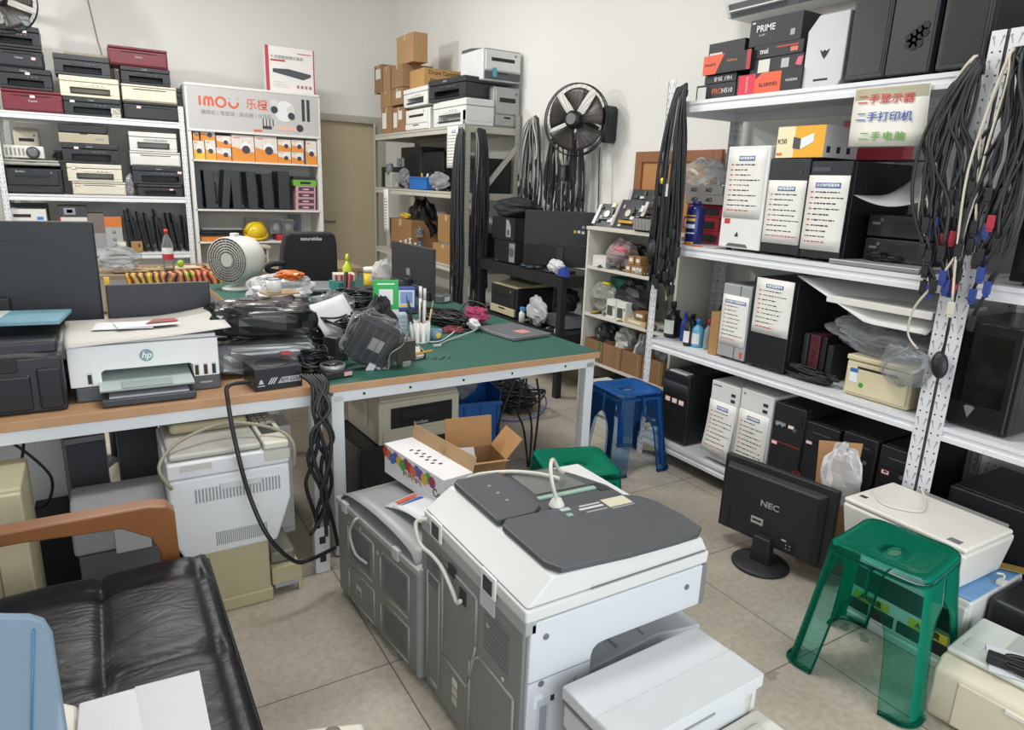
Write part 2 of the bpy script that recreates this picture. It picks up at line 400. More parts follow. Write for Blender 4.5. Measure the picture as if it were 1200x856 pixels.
def carton(label, x, y, z, w, d, h, rz=0, c='a98a63', group=None, tape=True, stickers=(), name='carton', cat='box', flaps=False, tilt=(0, 0)):
    t = thing(name, label, cat, (x, y, z), rz, group, tilt); m = mat(c, .8, 0, .05, 4)
    bx('body', m, t, -w/2, w/2, -d/2, d/2, 0, h, .002)
    if tape:
        bx('tape', mat('b99f74', .35, 0, .02), t, -w*.06, w*.06, -d/2-.0008, d/2+.0008, h-.0006, h+.0008)
        decal(t, 'tape_end', mat('b99f74', .35, 0, .02), -w*.06, w*.06, h*.8, h, -d/2, .0008)
    for (u0, u1, v0, v1, cc) in stickers: decal(t, 'sticker', mat(cc, .6, 0, 0), u0*w, u1*w, v0*h, v1*h, -d/2, .0012)
    return t
def inkjet(label, x, y, z, w, d, h, rz=0, c=BLK2, top=None, style='slot', group=None, tag_=None, logo=None, lc='b9bcbf', cat='printer', name='inkjet_printer', tilt=(0, 0), pc=None):
    """small printer: body, scanner lid, paper slot or front panel, tray, buttons"""
    t = thing(name, label, cat, (x, y, z), rz, group, tilt); m = mat(c, .42, 0, .05); tm = mat(top or c, .4, 0, .05); yf = -d/2
    dark = mat('101114', .5, 0, 0)
    def text_(s, u, v, size, y_=None): text(s, size, mat(lc, .4, 0, 0), t, (u, (yf if y_ is None else y_)-.0015, v), FRONT, 'maker_lettering', bold=size*.008)
    if style == 'slot':          # body with a recessed outlet, lid above
        hb = h*.72; r0, r1, s0, s1 = -w*.34, w*.34, h*.16, h*.46
        bx('body_base', m, t, -w/2, w/2, yf, d/2, 0, s0, .005)
        b = MB().prism([(-w/2, s0), (r0, s0), (r0, s1), (r1, s1), (r1, s0), (w/2, s0), (w/2, hb), (-w/2, hb)], 'y', yf, d/2).box(r0, r1, yf+d*.35, d/2, s0, s1)
        b.obj('body', m, t, .003)
        bx('output_tray', dark, t, r0+.004, r1-.004, yf-.012, yf+d*.34, s0+.001, s0+.008, .002)
        bx('scanner_lid', tm, t, -w/2-.002, w/2+.002, yf-.004, d/2, hb+.003, h, .008)
        p = bx('control_panel', mat(pc or c, .3, 0, 0), t, -w*.2, w*.3, yf-.004, yf+.001, s1+.012, hb-.01, .002)
        for k in range(3): MB().cyl((w*(.05+k*.08), yf-.003, (s1+hb)/2), (w*(.05+k*.08), yf-.007, (s1+hb)/2), h*.03, n=10).obj('button', mat('74777a', .4), p)
        if logo: text_(logo, -w*.02, hb+(h-hb)*.5, h*.11, yf-.006)
    elif style == 'laser':       # boxy laser printer: front door, outlet on top
        bx('body', m, t, -w/2, w/2, yf+.012, d/2, 0, h*.9, .012, seg=3)
        MB().prism([(yf+.01, h*.9), (d/2, h*.9), (d/2, h), (d*.1, h), (yf*.55, h*.93)], 'x', -w/2+.01, w/2-.01).obj('top_cover', tm, t, .006)
        bx('front_door', m, t, -w*.44, w*.44, yf, yf+.014, h*.3, h*.85, .006)
        bx('paper_tray', tm, t, -w*.46, w*.46, yf-.002, yf+.014, h*.04, h*.27, .005)
        bx('tray_grip', dark, t, -w*.12, w*.12, yf-.004, yf, h*.2, h*.24)
        bx('output_slot', dark, t, -w*.3, w*.3, yf-.001, yf+.02, h*.56, h*.66)
        MB().cyl((w*.32, yf, h*.76), (w*.32, yf-.004, h*.76), h*.035, n=12).obj('button', mat('6f7477', .4), t)
        if logo: text_(logo, -w*.2, h*.78, h*.09, yf)
    elif style == 'scan':        # flat scanner: base, glass lid
        bx('base', m, t, -w/2, w/2, yf, d/2, 0, h*.55, .008, seg=3)
        bx('scanner_lid', tm, t, -w/2+.004, w/2-.004, yf+.004, d/2, h*.57, h, .01, seg=3)
        bx('lid_grip', dark, t, -w*.08, w*.08, yf-.001, yf+.006, h*.5, h*.58)
        for k in range(3): MB().cyl((w*(.25+k*.06), yf, h*.28), (w*(.25+k*.06), yf-.003, h*.28), h*.06, n=10).obj('button', mat('8e9193', .4), t)
        if logo: text_(logo, -w*.1, h*.76, h*.2, yf+.004)
    elif style == 'closed':      # closed front door with a long handle gap
        bx('body', m, t, -w/2, w/2, yf+.01, d/2, 0, h*.86, .01, seg=3)
        bx('front_door', tm, t, -w/2+.01, w/2-.01, yf, yf+.012, h*.08, h*.7, .008, seg=3)
        bx('scanner_lid', tm, t, -w/2-.001, w/2+.001, yf+.004, d/2, h*.87, h, .006)
        bx('door_gap', dark, t, -w*.3, w*.3, yf-.001, yf+.004, h*.71, h*.75)
        if logo: text_(logo, 0, h*.5, h*.14, yf)
    if tag_: price_tag(t, tag_[0]*w, tag_[1]*h, yf-.003, min(.04, w*.1), min(.026, h*.16))
    return t
def monitor(label, x, y, z, w, h, rz=0, c=CHAR, stand=True, back=True, lift=.12, th=.018, group=None, logo=None, tilt=0.0, plate=True, bulge=.03, bw=.6, bh=.5):
    """flat monitor whose BACK looks along local -y; z is the foot"""
    t = thing('monitor', label, 'monitor', (x, y, z), rz, group); m = mat(c, .5, 0, .04); dk = mat('0e0f12', .35, 0, 0)
    p = bx('back_shell', m, t, -w/2, w/2, -th/2, th/2, lift, lift+h, .006)
    bx('screen', mat('0a0b0d', .15, 0, 0), p, -w/2+.008, w/2-.008, th/2, th/2+.001, lift+.008, lift+h-.008)
    if bulge:
        MB().hexa([(-w*bw/2, -th/2, lift+h*.08), (w*bw/2, -th/2, lift+h*.08), (w*bw/2, -th/2, lift+h*(.08+bh)), (-w*bw/2, -th/2, lift+h*(.08+bh))],
                  [(-w*bw/2+.02, -th/2-bulge, lift+h*.1), (w*bw/2-.02, -th/2-bulge, lift+h*.1), (w*bw/2-.02, -th/2-bulge, lift+h*(.06+bh)), (-w*bw/2+.02, -th/2-bulge, lift+h*(.06+bh))]).obj('electronics_housing', m, t, .006)
    if stand:
        bx('stand_neck', m, t, -.03, .03, -th/2-.045, -th/2-.012, .01, lift+h*.35, .008)
        MB().lathe([(.0, 0), (.125, 0), (.125, .008), (.11, .014), (.0, .014)], (0, -.03, 0), 28).obj('stand_foot', m, t)
    return t
# ================================================================== goods on the racks along the right wall
S1, S2, S3, S4 = .137, .702, 1.247, 1.967        # shelf heights (a hair above the boards)
def towerR(label, bl, tl, br, X, z, d, **k):
    y, zb, w, h = fitR(bl, tl, br, X, z)
    return tower(label, X+d/2, y, z, w, d, h, **k), w, d, h
# --- bottom shelf
t, w, d, h = towerR('large black computer case with a slanted control panel beside the blue stool', (771, 513), (772, 430), (801, 519), 2.70, S1, .46, bays=0, buttons=False)
w2 = w
MB().hexa([(-w/2+.01, -d/2-.004, h-.13), (w/2-.01, -d/2-.004, h-.13), (w/2-.01, -d/2+.004, h-.13), (-w/2+.01, -d/2+.004, h-.13)],
          [(-w/2+.01, -d/2-.004, h-.06), (w/2-.01, -d/2-.004, h-.06), (w/2-.01, -d/2+.05, h+.006), (-w/2+.01, -d/2+.05, h+.006)]).obj('control_panel', mat('202226', .3), t, .004)
bx('panel_frame', mat('b9bbba', .4), t, -w*.3, w*.36, -d/2-.001, -d/2+.05, h+.001, h+.009, .002)
for k in range(3): price_tag(t, -w*.26+k*w*.26, h-.16, -d/2, w*.2, .03)
bx('yellow_badge', mat('e2b21c', .5, 0, 0), t, w/2, w/2+.002, -d*.12, -d*.06, h*.5, h*.57)
bx('silver_badge', mat('b4b7b8', .4, 0, 0), t, w/2, w/2+.002, d*.0, d*.06, h*.86, h*.92)
def white_tower(label, bl, tl, br, rnd, curl):
    t, w, d, h = towerR(label, bl, tl, br, 2.695, S1, .40, c='c9cac8', fc='d3d4d2', bays=0, buttons=False, group='pale office towers on the bottom shelf')
    yf = -d/2
    for k in range(2): decal(t, 'usb_socket', ink, w*.22, w*.36, h*(.87-k*.07), h*(.905-k*.07), yf, .002)
    text('hp' if rnd == 4 else 'Acer', .014, ink, t, (-w*.42, yf-.001, h*.95), FRONT, 'maker_lettering', align='LEFT') if rnd == 4 else decal(t, 'maker_strip', ink, -w*.44, -w*.14, h*.945, h*.955, yf, .001)
    decal(t, 'panel_seam', mat('b7b8b6', .5, 0, 0), -w*.5, w*.5, h*.775, h*.78, yf, .001)
    spec_sheet(t, -w*.49, w*.46, h*.14, h*.77, yf, 8, rnd=rnd, hw=.42, curl=curl)
    return t
white_tower('pale tower with a forward-curling spec sheet beside the large black case', (825, 531), (833, 444), (857, 543), 3, .035)
white_tower('pale tower with a flat spec sheet, against the black tower with a red stripe', (858, 545), (866, 453), (894, 561), 4, .008)
t, w, d, h = towerR('black tower with a thin red stripe and grey label on the bottom shelf', (896, 563), (903, 468), (931, 577), 2.70, S1, .42, bays=1, fc='1d1f23')
decal(t, 'red_stripe', mat('b02c2e', .4), -w*.45, w*.45, h*.56, h*.566, -d/2, .002); decal(t, 'grey_label', mat('8c9092', .5), -w*.4, -w*.08, h*.74, h*.82, -d/2)
price_tag(t, w*.1, h*.77, -d/2); price_tag(t, -w*.36, h*.54, -d/2)
for i, (bl, tl, br, lb, tg) in enumerate([((931, 577), (938, 490), (970, 592), 'black office tower with two red-edged price stickers, third dark tower from the pale ones'.replace('third', 'second'), ((-.3, .75), (.1, .73))),
        ((974, 594), (982, 502), (1013, 609), 'black office tower without price stickers between two stickered ones on the bottom shelf', ()),
        ((1016, 611), (1020, 516), (1055, 628), 'black office tower with one price sticker next to the double perforated post', ((-.25, .72),))]):
    t, w, d, h = towerR(lb, bl, tl, br, 2.71, S1, .42, bays=1, fc='1b1d21', tags=tg, group='black office towers on the bottom shelf')
    decal(t, 'name_strip', mat('55585c', .4, 0, 0), -w*.2, w*.3, h*.885, h*.895, -d/2-.004)
# --- bottom shelf of the near rack
for lb, y0, y1, h_ in (('black computer case behind the white flatbed printer in the near rack', .86, 1.18, .33), ('black subwoofer-like cabinet with a round opening at the photo edge', .52, .80, .36)):
    t = tower(lb.replace('subwoofer-like cabinet', 'cabinet'), 2.72+.2, (y0+y1)/2, S1, y1-y0, .40, h_, bays=0, buttons=False)
    decal(t, 'vent_panel', mat('0d0e10', .6, 0, 0), -.1, .08, .08, h_-.1, -.2, .003)
# --- third shelf: bottles
def bottle(label, x, y, z, h, r, c, cap, lab=None, group='toner and ink bottles on the third shelf', neck=.32, name='refill_bottle'):
    t = thing(name, label, 'bottle', (x, y, z), RZ, group)
    MB().lathe([(r*.9, 0), (r, .006), (r, h*.58), (r*.85, h*.68), (r*neck, h*.78), (r*neck, h*.84)], n=18).obj('body', c, t)
    MB().lathe([(r*neck*1.25, h*.82), (r*neck*1.25, h*.97), (r*neck*1.1, h)], n=14).obj('cap', cap, t)
    if lab:
        n = 10; vs = []
        for j in range(n+1):
            a = R(-150)+R(120)*j/n
            for q in (.12, .5): vs.append((r*1.012*math.cos(a), r*1.012*math.sin(a), h*q))
        MB().add(vs, [(2*j, 2*j+2, 2*j+3, 2*j+1) for j in range(n)], True).obj('paper_label', lab, t)
    return t
cap_k = mat(BLACK, .4); labw = mat('d9d9d6', .6, 0, .02)
def at(px, py, z): return P(px, py, z=z)
q = [('big black toner bottle with a white label and red mark, next to the far post', 786, 395, 40, .042, mat('1b1c20', .35), cap_k, labw),
     ('blue-topped spray bottle between black ones on the third shelf', 801, 399, 32, .025, mat('2b45a8', .35), mat('2b45a8', .35), None),
     ('slim black bottle with white label in front of the blue-topped one', 805, 405, 34, .024, mat('1a1b1f', .35), cap_k, labw),
     ('light blue ink bottle with a blue screw cap', 816, 406, 31, .034, mat('5aa6c9', .2), mat('2d6fc4', .4), labw),
     ('greyish bottle with a red cap leaning by the brown carton edge', 828, 409, 33, .022, mat('8a8f93', .3), mat('b3282d', .4), None)]
for lb, px, py, hp, r, c, cp, lab in q:
    p = at(px, py, S2); h = hp/FPX*(p-CAMP).dot(FW); bottle(lb, max(p.x, 2.70), p.y, S2, h*1.05, r, c, cp, lab)
for lb, px, hp in (('black toner bottle standing behind the labelled black one', 793, 38), ('black toner bottle at the back behind the light blue one', 812, 38)):
    bottle(lb, 2.86, P(px, 380, x=2.86).y, S2, .15, .03, mat('191a1d', .4), cap_k)
t = carton('narrow brown carton standing on edge beside the silver tower', 2.70+.14, *[ (lambda f: (f[0], S2, f[2], .28, f[3]))(fitR((829, 411), (829, 364), (839, 414), 2.70, S2))][0], rz=RZ, c='a27a4c', tape=False)
bx('black_pouch', mat('26211f', .8), None, 3.06, 3.17, 2.45, 2.75, S2, S2+.2, .05).name = 'tool_pouch'
tag(bpy.data.objects['tool_pouch'], 'dark brown soft pouch at the back behind the bottles', 'bag')
# silver and black towers with sheets
t, w, d, h = towerR('narrow silver tower with a spec sheet on the third shelf', (839, 415), (847, 331), (871, 423), 2.69, S2, .38, c='77797a', fc='9b9d9c', bays=0, buttons=False)
spec_sheet(t, -w*.46, w*.46, h*.2, h*.86, -d/2, 8, '台式电脑主机配置清单', rnd=7, hw=.8)
decal(t, 'seam', ink, w*.12, w*.14, 0.015, h-.004, -d/2, .001); decal(t, 'orange_sticker', mat('d0502a', .5, 0, 0), w*.34, w*.42, h*.06, h*.14, -d/2)
t, w, d, h = towerR('black tower with a high spec sheet, beside the silver tower on the third shelf', (872, 424), (885, 324), (917, 437), 2.69, S2, .44, c='16181b', fc='14171c', bays=0, buttons=False)
spec_sheet(t, -w*.42, w*.5, h*.4, h*1.0, -d/2, 8, rnd=9, hw=.46); ysh = t.location.y-w/2-.006
# slim boxes standing on edge
for i, (lb, pl, pr, c) in enumerate([('white slim router case standing on edge', 930, 938, 'cfd2cf'), ('dark slim case beside the white one on the third shelf', 939, 946, '33383a'),
                                     ('maroon mesh sleeve round a black case, on the third shelf', 947, 960, '5b2a33'), ('black slim case in front of the maroon sleeve', 961, 968, '17181b'), ('rearmost black slim case beside the bagged printer', 969, 977, '222429')]):
    y0, y1 = P(pr, 410, x=2.80).y, P(pl, 410, x=2.80).y
    t = thing('slim_case', lb, 'computer', (2.93, (y0+y1)/2, S2), RZ, 'slim cases standing on edge')
    h = .2 if i < 4 else .17
    bx('case', mat(c, .5, 0, .08 if i != 2 else .35, 6 if i != 2 else 120), t, -(y1-y0)/2+.002, (y1-y0)/2-.002, -.13, .13, 0, h, .006)
    for k in range(4): decal(t, 'port', ink if i != 2 else mat('3b1a20', .6), -.005, .005, .03+k*.03, .042+k*.03, -.13, .001)
# cream printer under a heap of clear bags
y, zb, w, h = fitR((986, 455), (991, 414), (1062, 478), 2.70, S2)
prn = inkjet('cream laser printer under clear plastic bags on the third shelf', 2.70+.19, y, S2, w, .38, h, RZ, 'd2c7a6', 'd2c7a6', 'closed', name='laser_printer')
decal(prn, 'info_sticker', mat('dfe6ea', .5, 0, 0), -w*.4, -w*.28, h*.36, h*.7, -.19, .002); decal(prn, 'blue_sticker_band', mat('2f6fa8', .5, 0, 0), -w*.4, -w*.28, h*.6, h*.7, -.192, .001)
MB().disc((-w*.21, -.19, h*.32), .011, (0, -1, 0)).obj('green_sticker', mat('3f9a35', .5, 0, 0), prn)
bagm = clear('d6dadd', .12, .06)
def crumpled(label, c, r, seed, m, name='plastic_bag', cat='bag', flat=0.0, n=26, amp=.28, parent=None, sq=1.0):
    """crumpled film: a lumpy folded closed sheet"""
    rg = random.Random(seed); ph = [(rg.uniform(2, 9), rg.uniform(2, 9), rg.uniform(0, 6.3), rg.uniform(.3, 1)) for _ in range(9)]
    mb = MB(); vs = []; mrow = n*2//3
    for i in range(mrow+1):
        th = math.pi*i/mrow
        for j in range(n):
            a = 2*math.pi*j/n
            f = 1+amp*sum(q*math.sin(k1*th+k2*math.cos(a*1.0+p)+p) for k1, k2, p, q in ph)/4+rg.uniform(-.5, .5)*amp*.28
            z = math.cos(th)*f*r[2]
            if flat and z < -flat*r[2]: z = -flat*r[2]
            ca, sa, st = [math.copysign(abs(q)**sq, q) for q in (math.cos(a), math.sin(a), math.sin(th))]
            vs.append((st*ca*f*r[0], st*sa*f*r[1], math.copysign(abs(math.cos(th))**sq, math.cos(th))*f*r[2] if sq < 1 else z))
    mb.add(vs, [(i*n+j, (i+1)*n+j, (i+1)*n+(j+1) % n, i*n+(j+1) % n) for i in range(mrow) for j in range(n)], False)
    zmin = min(v[2] for v in mb.v); mb.v = [(v[0], v[1], v[2]-zmin) for v in mb.v]
    o = mb.obj(name, m, parent); o.location = c
    if label: tag(o, label, cat)
    return o
hb = S2+h
crumpled('large heap of clear crumpled plastic bags on the cream printer', (2.90, y+.06, hb+.002), (.2, .25, .09), 5, bagm, flat=.75, n=54)
crumpled('smaller clear crumpled bag hanging over the near side of the cream printer', (2.655, y-.13, hb-.075), (.03, .10, .075), 8, bagm, n=30)
blackjunk = mat('15171a', .4, 0, .1)
def tangle(label, c, rx, ry, h, seed, m=None, n=9, r=.0035, name='cable_tangle', cat='cables', turns=5, kind=None):
    rg = random.Random(seed); mb = MB()
    for k in range(n):
        pts = []; a0 = rg.uniform(0, 6.28); cx, cy = rg.uniform(-.4, .4)*rx, rg.uniform(-.4, .4)*ry; rr = rg.uniform(.35, .6)
        for i in range(turns*4):
            a = a0+i*1.3+rg.uniform(-.3, .3)
            pts.append((cx+rx*rr*math.cos(a)+rg.uniform(-.1, .1)*rx, cy+ry*rr*math.sin(a)+rg.uniform(-.1, .1)*ry, max(r, min(h, r+h*(.15+.75*k/n)+rg.uniform(-.2, .2)*h))))
        mb.tube(pts, r, 5, sub=4)
    o = mb.obj(name, m or blackjunk); o.location = c
    o['kind'] = 'stuff'; tag(o, label, cat); return o
tangle('tangle of black cables on the third shelf before the slim cases', (2.735, P(950, 437, x=2.735).y, S2), .05, .17, .06, 3)
# big curved white plastic sheet over the third shelf
MB().grid(lambda u, v: (2.69+v*.42, ysh-u*(ysh-1.36), 1.172-.15*(1-v)**1.5*min(1, u*1.7)), 14, 8).obj('plastic_sheet', mat('cfcfcc', .45, 0, .02), None, solid=.003)
tag(bpy.data.objects['plastic_sheet'], 'white curved plastic sheet drooping under the third shelf opening', 'sheet')
o = MB().prism([(2.69, 1.80), (2.69, 1.35), (3.1, 1.35), (3.1, 1.85)], 'z', 1.08, 1.11).obj('foam_slab', mat('d8d6d0', .6, 0, .03), None, .004)
tag(o, 'flat white panel lying under the shelf above the plastic bags', 'panel')

# --- second shelf
t, w, d, h = towerR('white tower with a long spec sheet on the middle shelf, left of two black ones', (842, 283), (853, 172), (889, 287), 2.69, S3, .40, c='dadbd8', fc='dcddd9', bays=0, buttons=False)
spec_sheet(t, -w*.46, w*.44, h*.32, h*.97, -d/2, 9, rnd=11, hw=.42)
MB().prism([(-w*.12, h*.14), (-w*.05, h*.19), (-w*.02, h*.14)], 'y', -d/2-.001, -d/2).obj('maker_badge', ink, t)
MB().prism([(-w*.3, .02), (-w*.24, .035), (w*.18, .035), (w*.24, .02)], 'y', -d/2-.002, -d/2).obj('front_grip', mat('5b5d5e', .5), t)
decal(t, 'red_stamp', redink, -w*.4, -w*.26, h*.26, h*.31, -d/2, .001); bx('side_vent', mat('8e908f', .5), t, w/2, w/2+.001, -d/2+.04, -d/2+.05, h*.15, h*.85)
t, w, d, h = towerR('black tower with a spec sheet between the white and the wide black one', (890, 288), (902, 186), (936, 292), 2.70, S3, .40, bays=0, buttons=False, c='1b1d21')
spec_sheet(t, -w*.46, w*.48, h*.13, h*.78, -d/2, 8, rnd=12, hw=.46); MB().cyl((w*.3, -d/2, h*.86), (w*.3, -d/2-.003, h*.86), .008).obj('power_button', mat('33363a', .3), t)
t2, w, d, h = towerR('wide black tower with a spec sheet and open side on the middle shelf', (937, 292), (946, 189), (983, 298), 2.69, S3, .46, bays=0, buttons=False, c='15171b')
spec_sheet(t2, -w*.5, w*.5, h*.11, h*.86, -d/2, 9, '台式电脑配置清单', rnd=13, hw=.62); decal(t2, 'name_strip', mat('3c4046', .4), -w*.44, 0, h*.9, h*.94, -d/2)
# yellow camera carton lying on the two black towers
za = S3+.395
y, zb, w, hh = fitR((909, 181), (914, 147), (964, 182), 2.70)
zt = max(P(902, 186, x=2.70).z, P(946, 189, x=2.70).z)+.003
t = thing('camera_carton', 'yellow and white camera carton lying on the two black towers', 'box', (2.83, y, zt), RZ)
bx('body', mat('c8c7c5', .5, 0, .02), t, -w/2, w/2, -.13, .13, 0, hh, .002)
decal(t, 'yellow_print', mat('e6a92b', .5, 0, .03), -w*.12, w/2, 0, hh, -.13, .001); decal(t, 'pale_print', mat('e9dcb6', .5, 0, .03), -w/2, -w*.12, 0, hh, -.13, .001)
pc = MB().hexa([(-w*.14, -.1325, hh*.3), (w*.02, -.1325, hh*.26), (w*.02, -.1312, hh*.26), (-w*.14, -.1312, hh*.3)], [(-w*.14, -.1325, hh*.66), (w*.02, -.1325, hh*.6), (w*.02, -.1312, hh*.6), (-w*.14, -.1312, hh*.66)]).obj('camera_picture', mat('3d4045', .4), t)
MB().hexa([(w*.02, -.1325, hh*.26), (w*.28, -.1325, hh*.48), (w*.28, -.1312, hh*.48), (w*.02, -.1312, hh*.26)], [(w*.02, -.1325, hh*.6), (w*.28, -.1325, hh*.76), (w*.28, -.1312, hh*.76), (w*.02, -.1312, hh*.6)]).obj('camera_picture_barrel', mat('dfe2e4', .4), pc)
text('K50', hh*.22, ink, t, (-w*.38, -.1325, hh*.52), FRONT, 'lettering'); decal(t, 'orange_mark', mat('d4702a', .5), -w*.48, -w*.36, hh*.08, hh*.16, -.131)
for k in range(3): bx('side_icon', ink, t, w/2, w/2+.001, -.11+k*.07, -.085+k*.07, hh*.15, hh*.35)
t = carton('red and white carton behind the yellow camera carton', 3.04, y-.2, zt, .34, .2, .17, RZ, c='8e8c8b', tape=False); decal(t, 'red_print', mat('a3243a', .5), -.17, .17, 0, .05, -.1); decal(t, 'red_square', mat('a3243a', .5), -.16, -.09, .12, .165, -.1)
# stacked white-banded cartons and red boxes next to the bundle
for k, (pl, pr, zz) in enumerate(((803, 846, 1.247+.0), (800, 842, 1.247+.07), (803, 846, 1.247+.14))):
    y0, y1 = P(pr, 250, x=2.86).y, P(pl, 250, x=2.86).y
    t = carton('red graphics card carton, %s of the red stack beside the blue can' % ('bottom', 'middle', 'top')[k], 2.97, (y0+y1)/2, zz, y1-y0, .2, .068, RZ, c='99222e', tape=False, group='red cartons by the blue can')
    decal(t, 'dark_print', mat('24282b', .5), 0, (y1-y0)*.4, .012, .05, -.1); decal(t, 'grey_print', mat('a8a7a6', .5), -(y1-y0)*.45, -(y1-y0)*.2, .01, .055, -.1)
for k in range(2):
    y0, y1 = P(846, 215, x=2.84).y, P(802, 215, x=2.84).y
    t = carton('silver-banded flat carton, %s on the red stack' % ('lower', 'upper')[k], 2.95, (y0+y1)/2-(.0 if k else .01), 1.247+.21+k*.05, y1-y0, .2, .048, RZ, c='8f8d8b', tape=False, group='silver-banded cartons')
    for q_ in (-.25, .15): text('AO', .03, ink, t, ((y1-y0)*q_, -.1015, .024), FRONT, 'printed_mark', bold=.001)
p = P(812, 278, z=S3); t = thing('spray_can', 'blue spray can with yellow lettering beside the cable bundle', 'can', (2.75, P(812, 270, x=2.74).y, S3), RZ)
hc = .205; rc = .047
MB().lathe([(rc*.96, 0), (rc, .004), (rc, hc*.9), (rc*.9, hc*.95), (rc*.6, hc)], n=24).obj('body', mat('262e6e', .25, .3), t)
MB().lathe([(rc*.5, hc), (rc*.5, hc+.02)], n=14).obj('cap', mat('222a66', .4), t)
for v0, v1, c in ((.42, .52, 'd7d8da'), (.6, .67, 'd6b33a'), (.72, .75, 'd6b33a'), (.28, .31, 'cdd0d4'), (.03, .07, 'cfae35')):
    n = 10; vs = []
    for j in range(n+1):
        a = R(-135)+R(90)*j/n
        for q_ in (v0, v1): vs.append((rc*1.01*math.cos(a), rc*1.01*math.sin(a), hc*q_))
    MB().add(vs, [(2*j, 2*j+2, 2*j+3, 2*j+1) for j in range(n)], True).obj('printed_band', mat(c, .4, 0, 0), t)
t = thing('notebook', 'flat notebook with an orange edge under the blue can', 'notebook', (2.75, 2.62, S3), RZ); 
t.location = (2.75, P(822, 284, x=2.68).y, S3); bx('pages', mat('b9b6b0', .7), t, -.1, .1, -.08, .0, .0, .004); bx('orange_edge', mat('d9692c', .5), t, -.1, .02, -.083, -.08, 0, .006)
# desktops lying flat, laptop, drooping grey cover at the near end
for k in range(2):
    y, zb, w, h = fitR((1012, 292), (1012, 262), (1090, 300), 2.80)
    t = tower('flat black desktop computer, %s of two beside the wide black tower' % ('lower', 'upper')[k], 2.98, y, S3+.022+k*.098, w, .36, .092, bays=0, buttons=False, foot=False, c='1a1c20', group='flat desktop computers')
    decal(t, 'front_grille', mat('0d0e10', .6), -w*.1, w*.46, .02, .07, -.18, .003); decal(t, 'badge', mat('6b6f73', .4), -w*.42, -w*.3, .05, .06, -.18)
    MB().cyl((-w*.28, -.18, .07), (-w*.28, -.184, .07), .008).obj('power_button', mat('595c60', .4), t)
y0, y1 = P(1080, 303, x=2.67).y, P(973, 293, x=2.67).y
t = thing('laptop', 'closed silver laptop at the edge of the middle shelf', 'laptop', (2.67+.13, (y0+y1)/2, S3), RZ)
bx('base', mat('8f9294', .35, .5), t, -(y1-y0)/2, (y1-y0)/2, -.13, .11, 0, .012, .003); bx('lid', mat('c3c5c6', .3, .4), t, -(y1-y0)/2, (y1-y0)/2, -.13, .11, .0125, .02, .003)
MB().grid(lambda u, v: (2.72+.34*v, P(1000, 230, x=2.72).y-.0-u*.33, 1.247+.285+.03*math.sin(u*3.0)-.07*math.sin(u*math.pi)*(1-v)+.14*v*math.exp(-((u-.45)/.22)**2)), 16, 8).obj('plastic_cover', mat('a5a6a6', .5, 0, .02), None, solid=.002)
tag(bpy.data.objects['plastic_cover'], 'grey bent plastic cover resting on the flat desktop computers', 'cover')
tangle('small tangle of black cables on the silver laptop', (2.80, P(1040, 290, x=2.8).y, S3+.021), .06, .1, .04, 13, n=4)
# --- top shelf: component cartons
def comp(label, bl, tl, br, X, d=.2, c='1d1e21', z=None, prints=(), words=(), group='component cartons on the top shelf', rz=RZ):
    y, zb, w, h = fitR(bl, tl, br, X, z)
    t = thing('component_carton', label, 'box', (X+d/2, y, zb), rz, group)
    bx('body', mat(c, .5, 0, .04), t, -w/2, w/2, -d/2, d/2, 0, h-.001, .0015)
    for pts, cc in prints: MB().prism([(u*w, v*h) for u, v in pts], 'y', -d/2-.001, -d/2).obj('printed_panel', mat(cc, .5, 0, 0), t)
    for s, u, v, sz, cc, rot in words: text(s, sz*h, mat(cc, .5, 0, 0), t, (u*w, -d/2-.0018, v*h), (R(90), rot, 0), 'lettering', bold=sz*h*.010)
    return t, zb+h
RECT = lambda a, b, c_, d_: [(a, c_), (b, c_), (b, d_), (a, d_)]
_, z1 = comp('black motherboard carton with a white label, lowest at the far end of the top shelf', (815, 118), (816, 101), (861, 112), 2.72, z=S4, prints=[(RECT(-.46, -.24, .1, .85), 'd4d2cc')], words=[('PRO', .05, .5, .45, 'c8623a', 0), ('H510', .3, .5, .4, 'd0d0d0', 0)])
_, z2 = comp('black carton with upside-down white lettering, second up at the far end', (825, 103), (825, 90), (862, 98), 2.72, z=z1+.001, words=[('H61 30-B', .1, .5, .75, 'd2d2d0', R(180))])
_, z3 = comp('black and orange graphics card carton, third up at the far end', (823, 91), (825, 67), (878, 84), 2.70, z=z2+.001, prints=[([(-.5, 0), (-.22, 0), (-.05, 1), (-.5, 1)], 'dd5a37'), (RECT(.42, .5, 0, 1), 'a8323a')], words=[('GIGABYTE', -.34, .5, .17, '54302a', 0), ('GeForce', .12, .6, .2, 'd8845f', 0)])
comp('black carton topmost at the far end of the top shelf', (830, 68), (832, 52), (872, 62), 2.75, z=z3+.001, prints=[(RECT(-.46, -.1, .02, .3), 'cfcecb')])
_, z4 = comp('red, orange and black graphics card carton at the front of the top shelf', (862, 113), (864, 89), (937, 107), 2.69, z=S4, prints=[(RECT(-.47, -.2, .03, .97), 'cf2744'), ([(-.2, .03), (.2, .03), (.2, .97), (-.1, .97), (-.2, .7)], 'dd5a37')],
     words=[('GIGABYTE', .01, .42, .24, '3c2320', R(180)), ('RADEON', .36, .5, .16, 'd3d3d3', R(180)), ('RADEON', -.33, .5, .18, 'e7b3ba', R(90))])
_, z5 = comp('black motherboard carton with a pink badge and white label on the red and orange one', (878, 90), (879, 71), (940, 83), 2.72, z=z4+.001, prints=[(RECT(-.34, -.12, .05, .9), 'd3d0c8'), (RECT(.1, .24, .2, .8), 'aeb0b2'), ([(.36, .3), (.47, .2), (.49, .8), (.4, .75)], 'd8637a')])
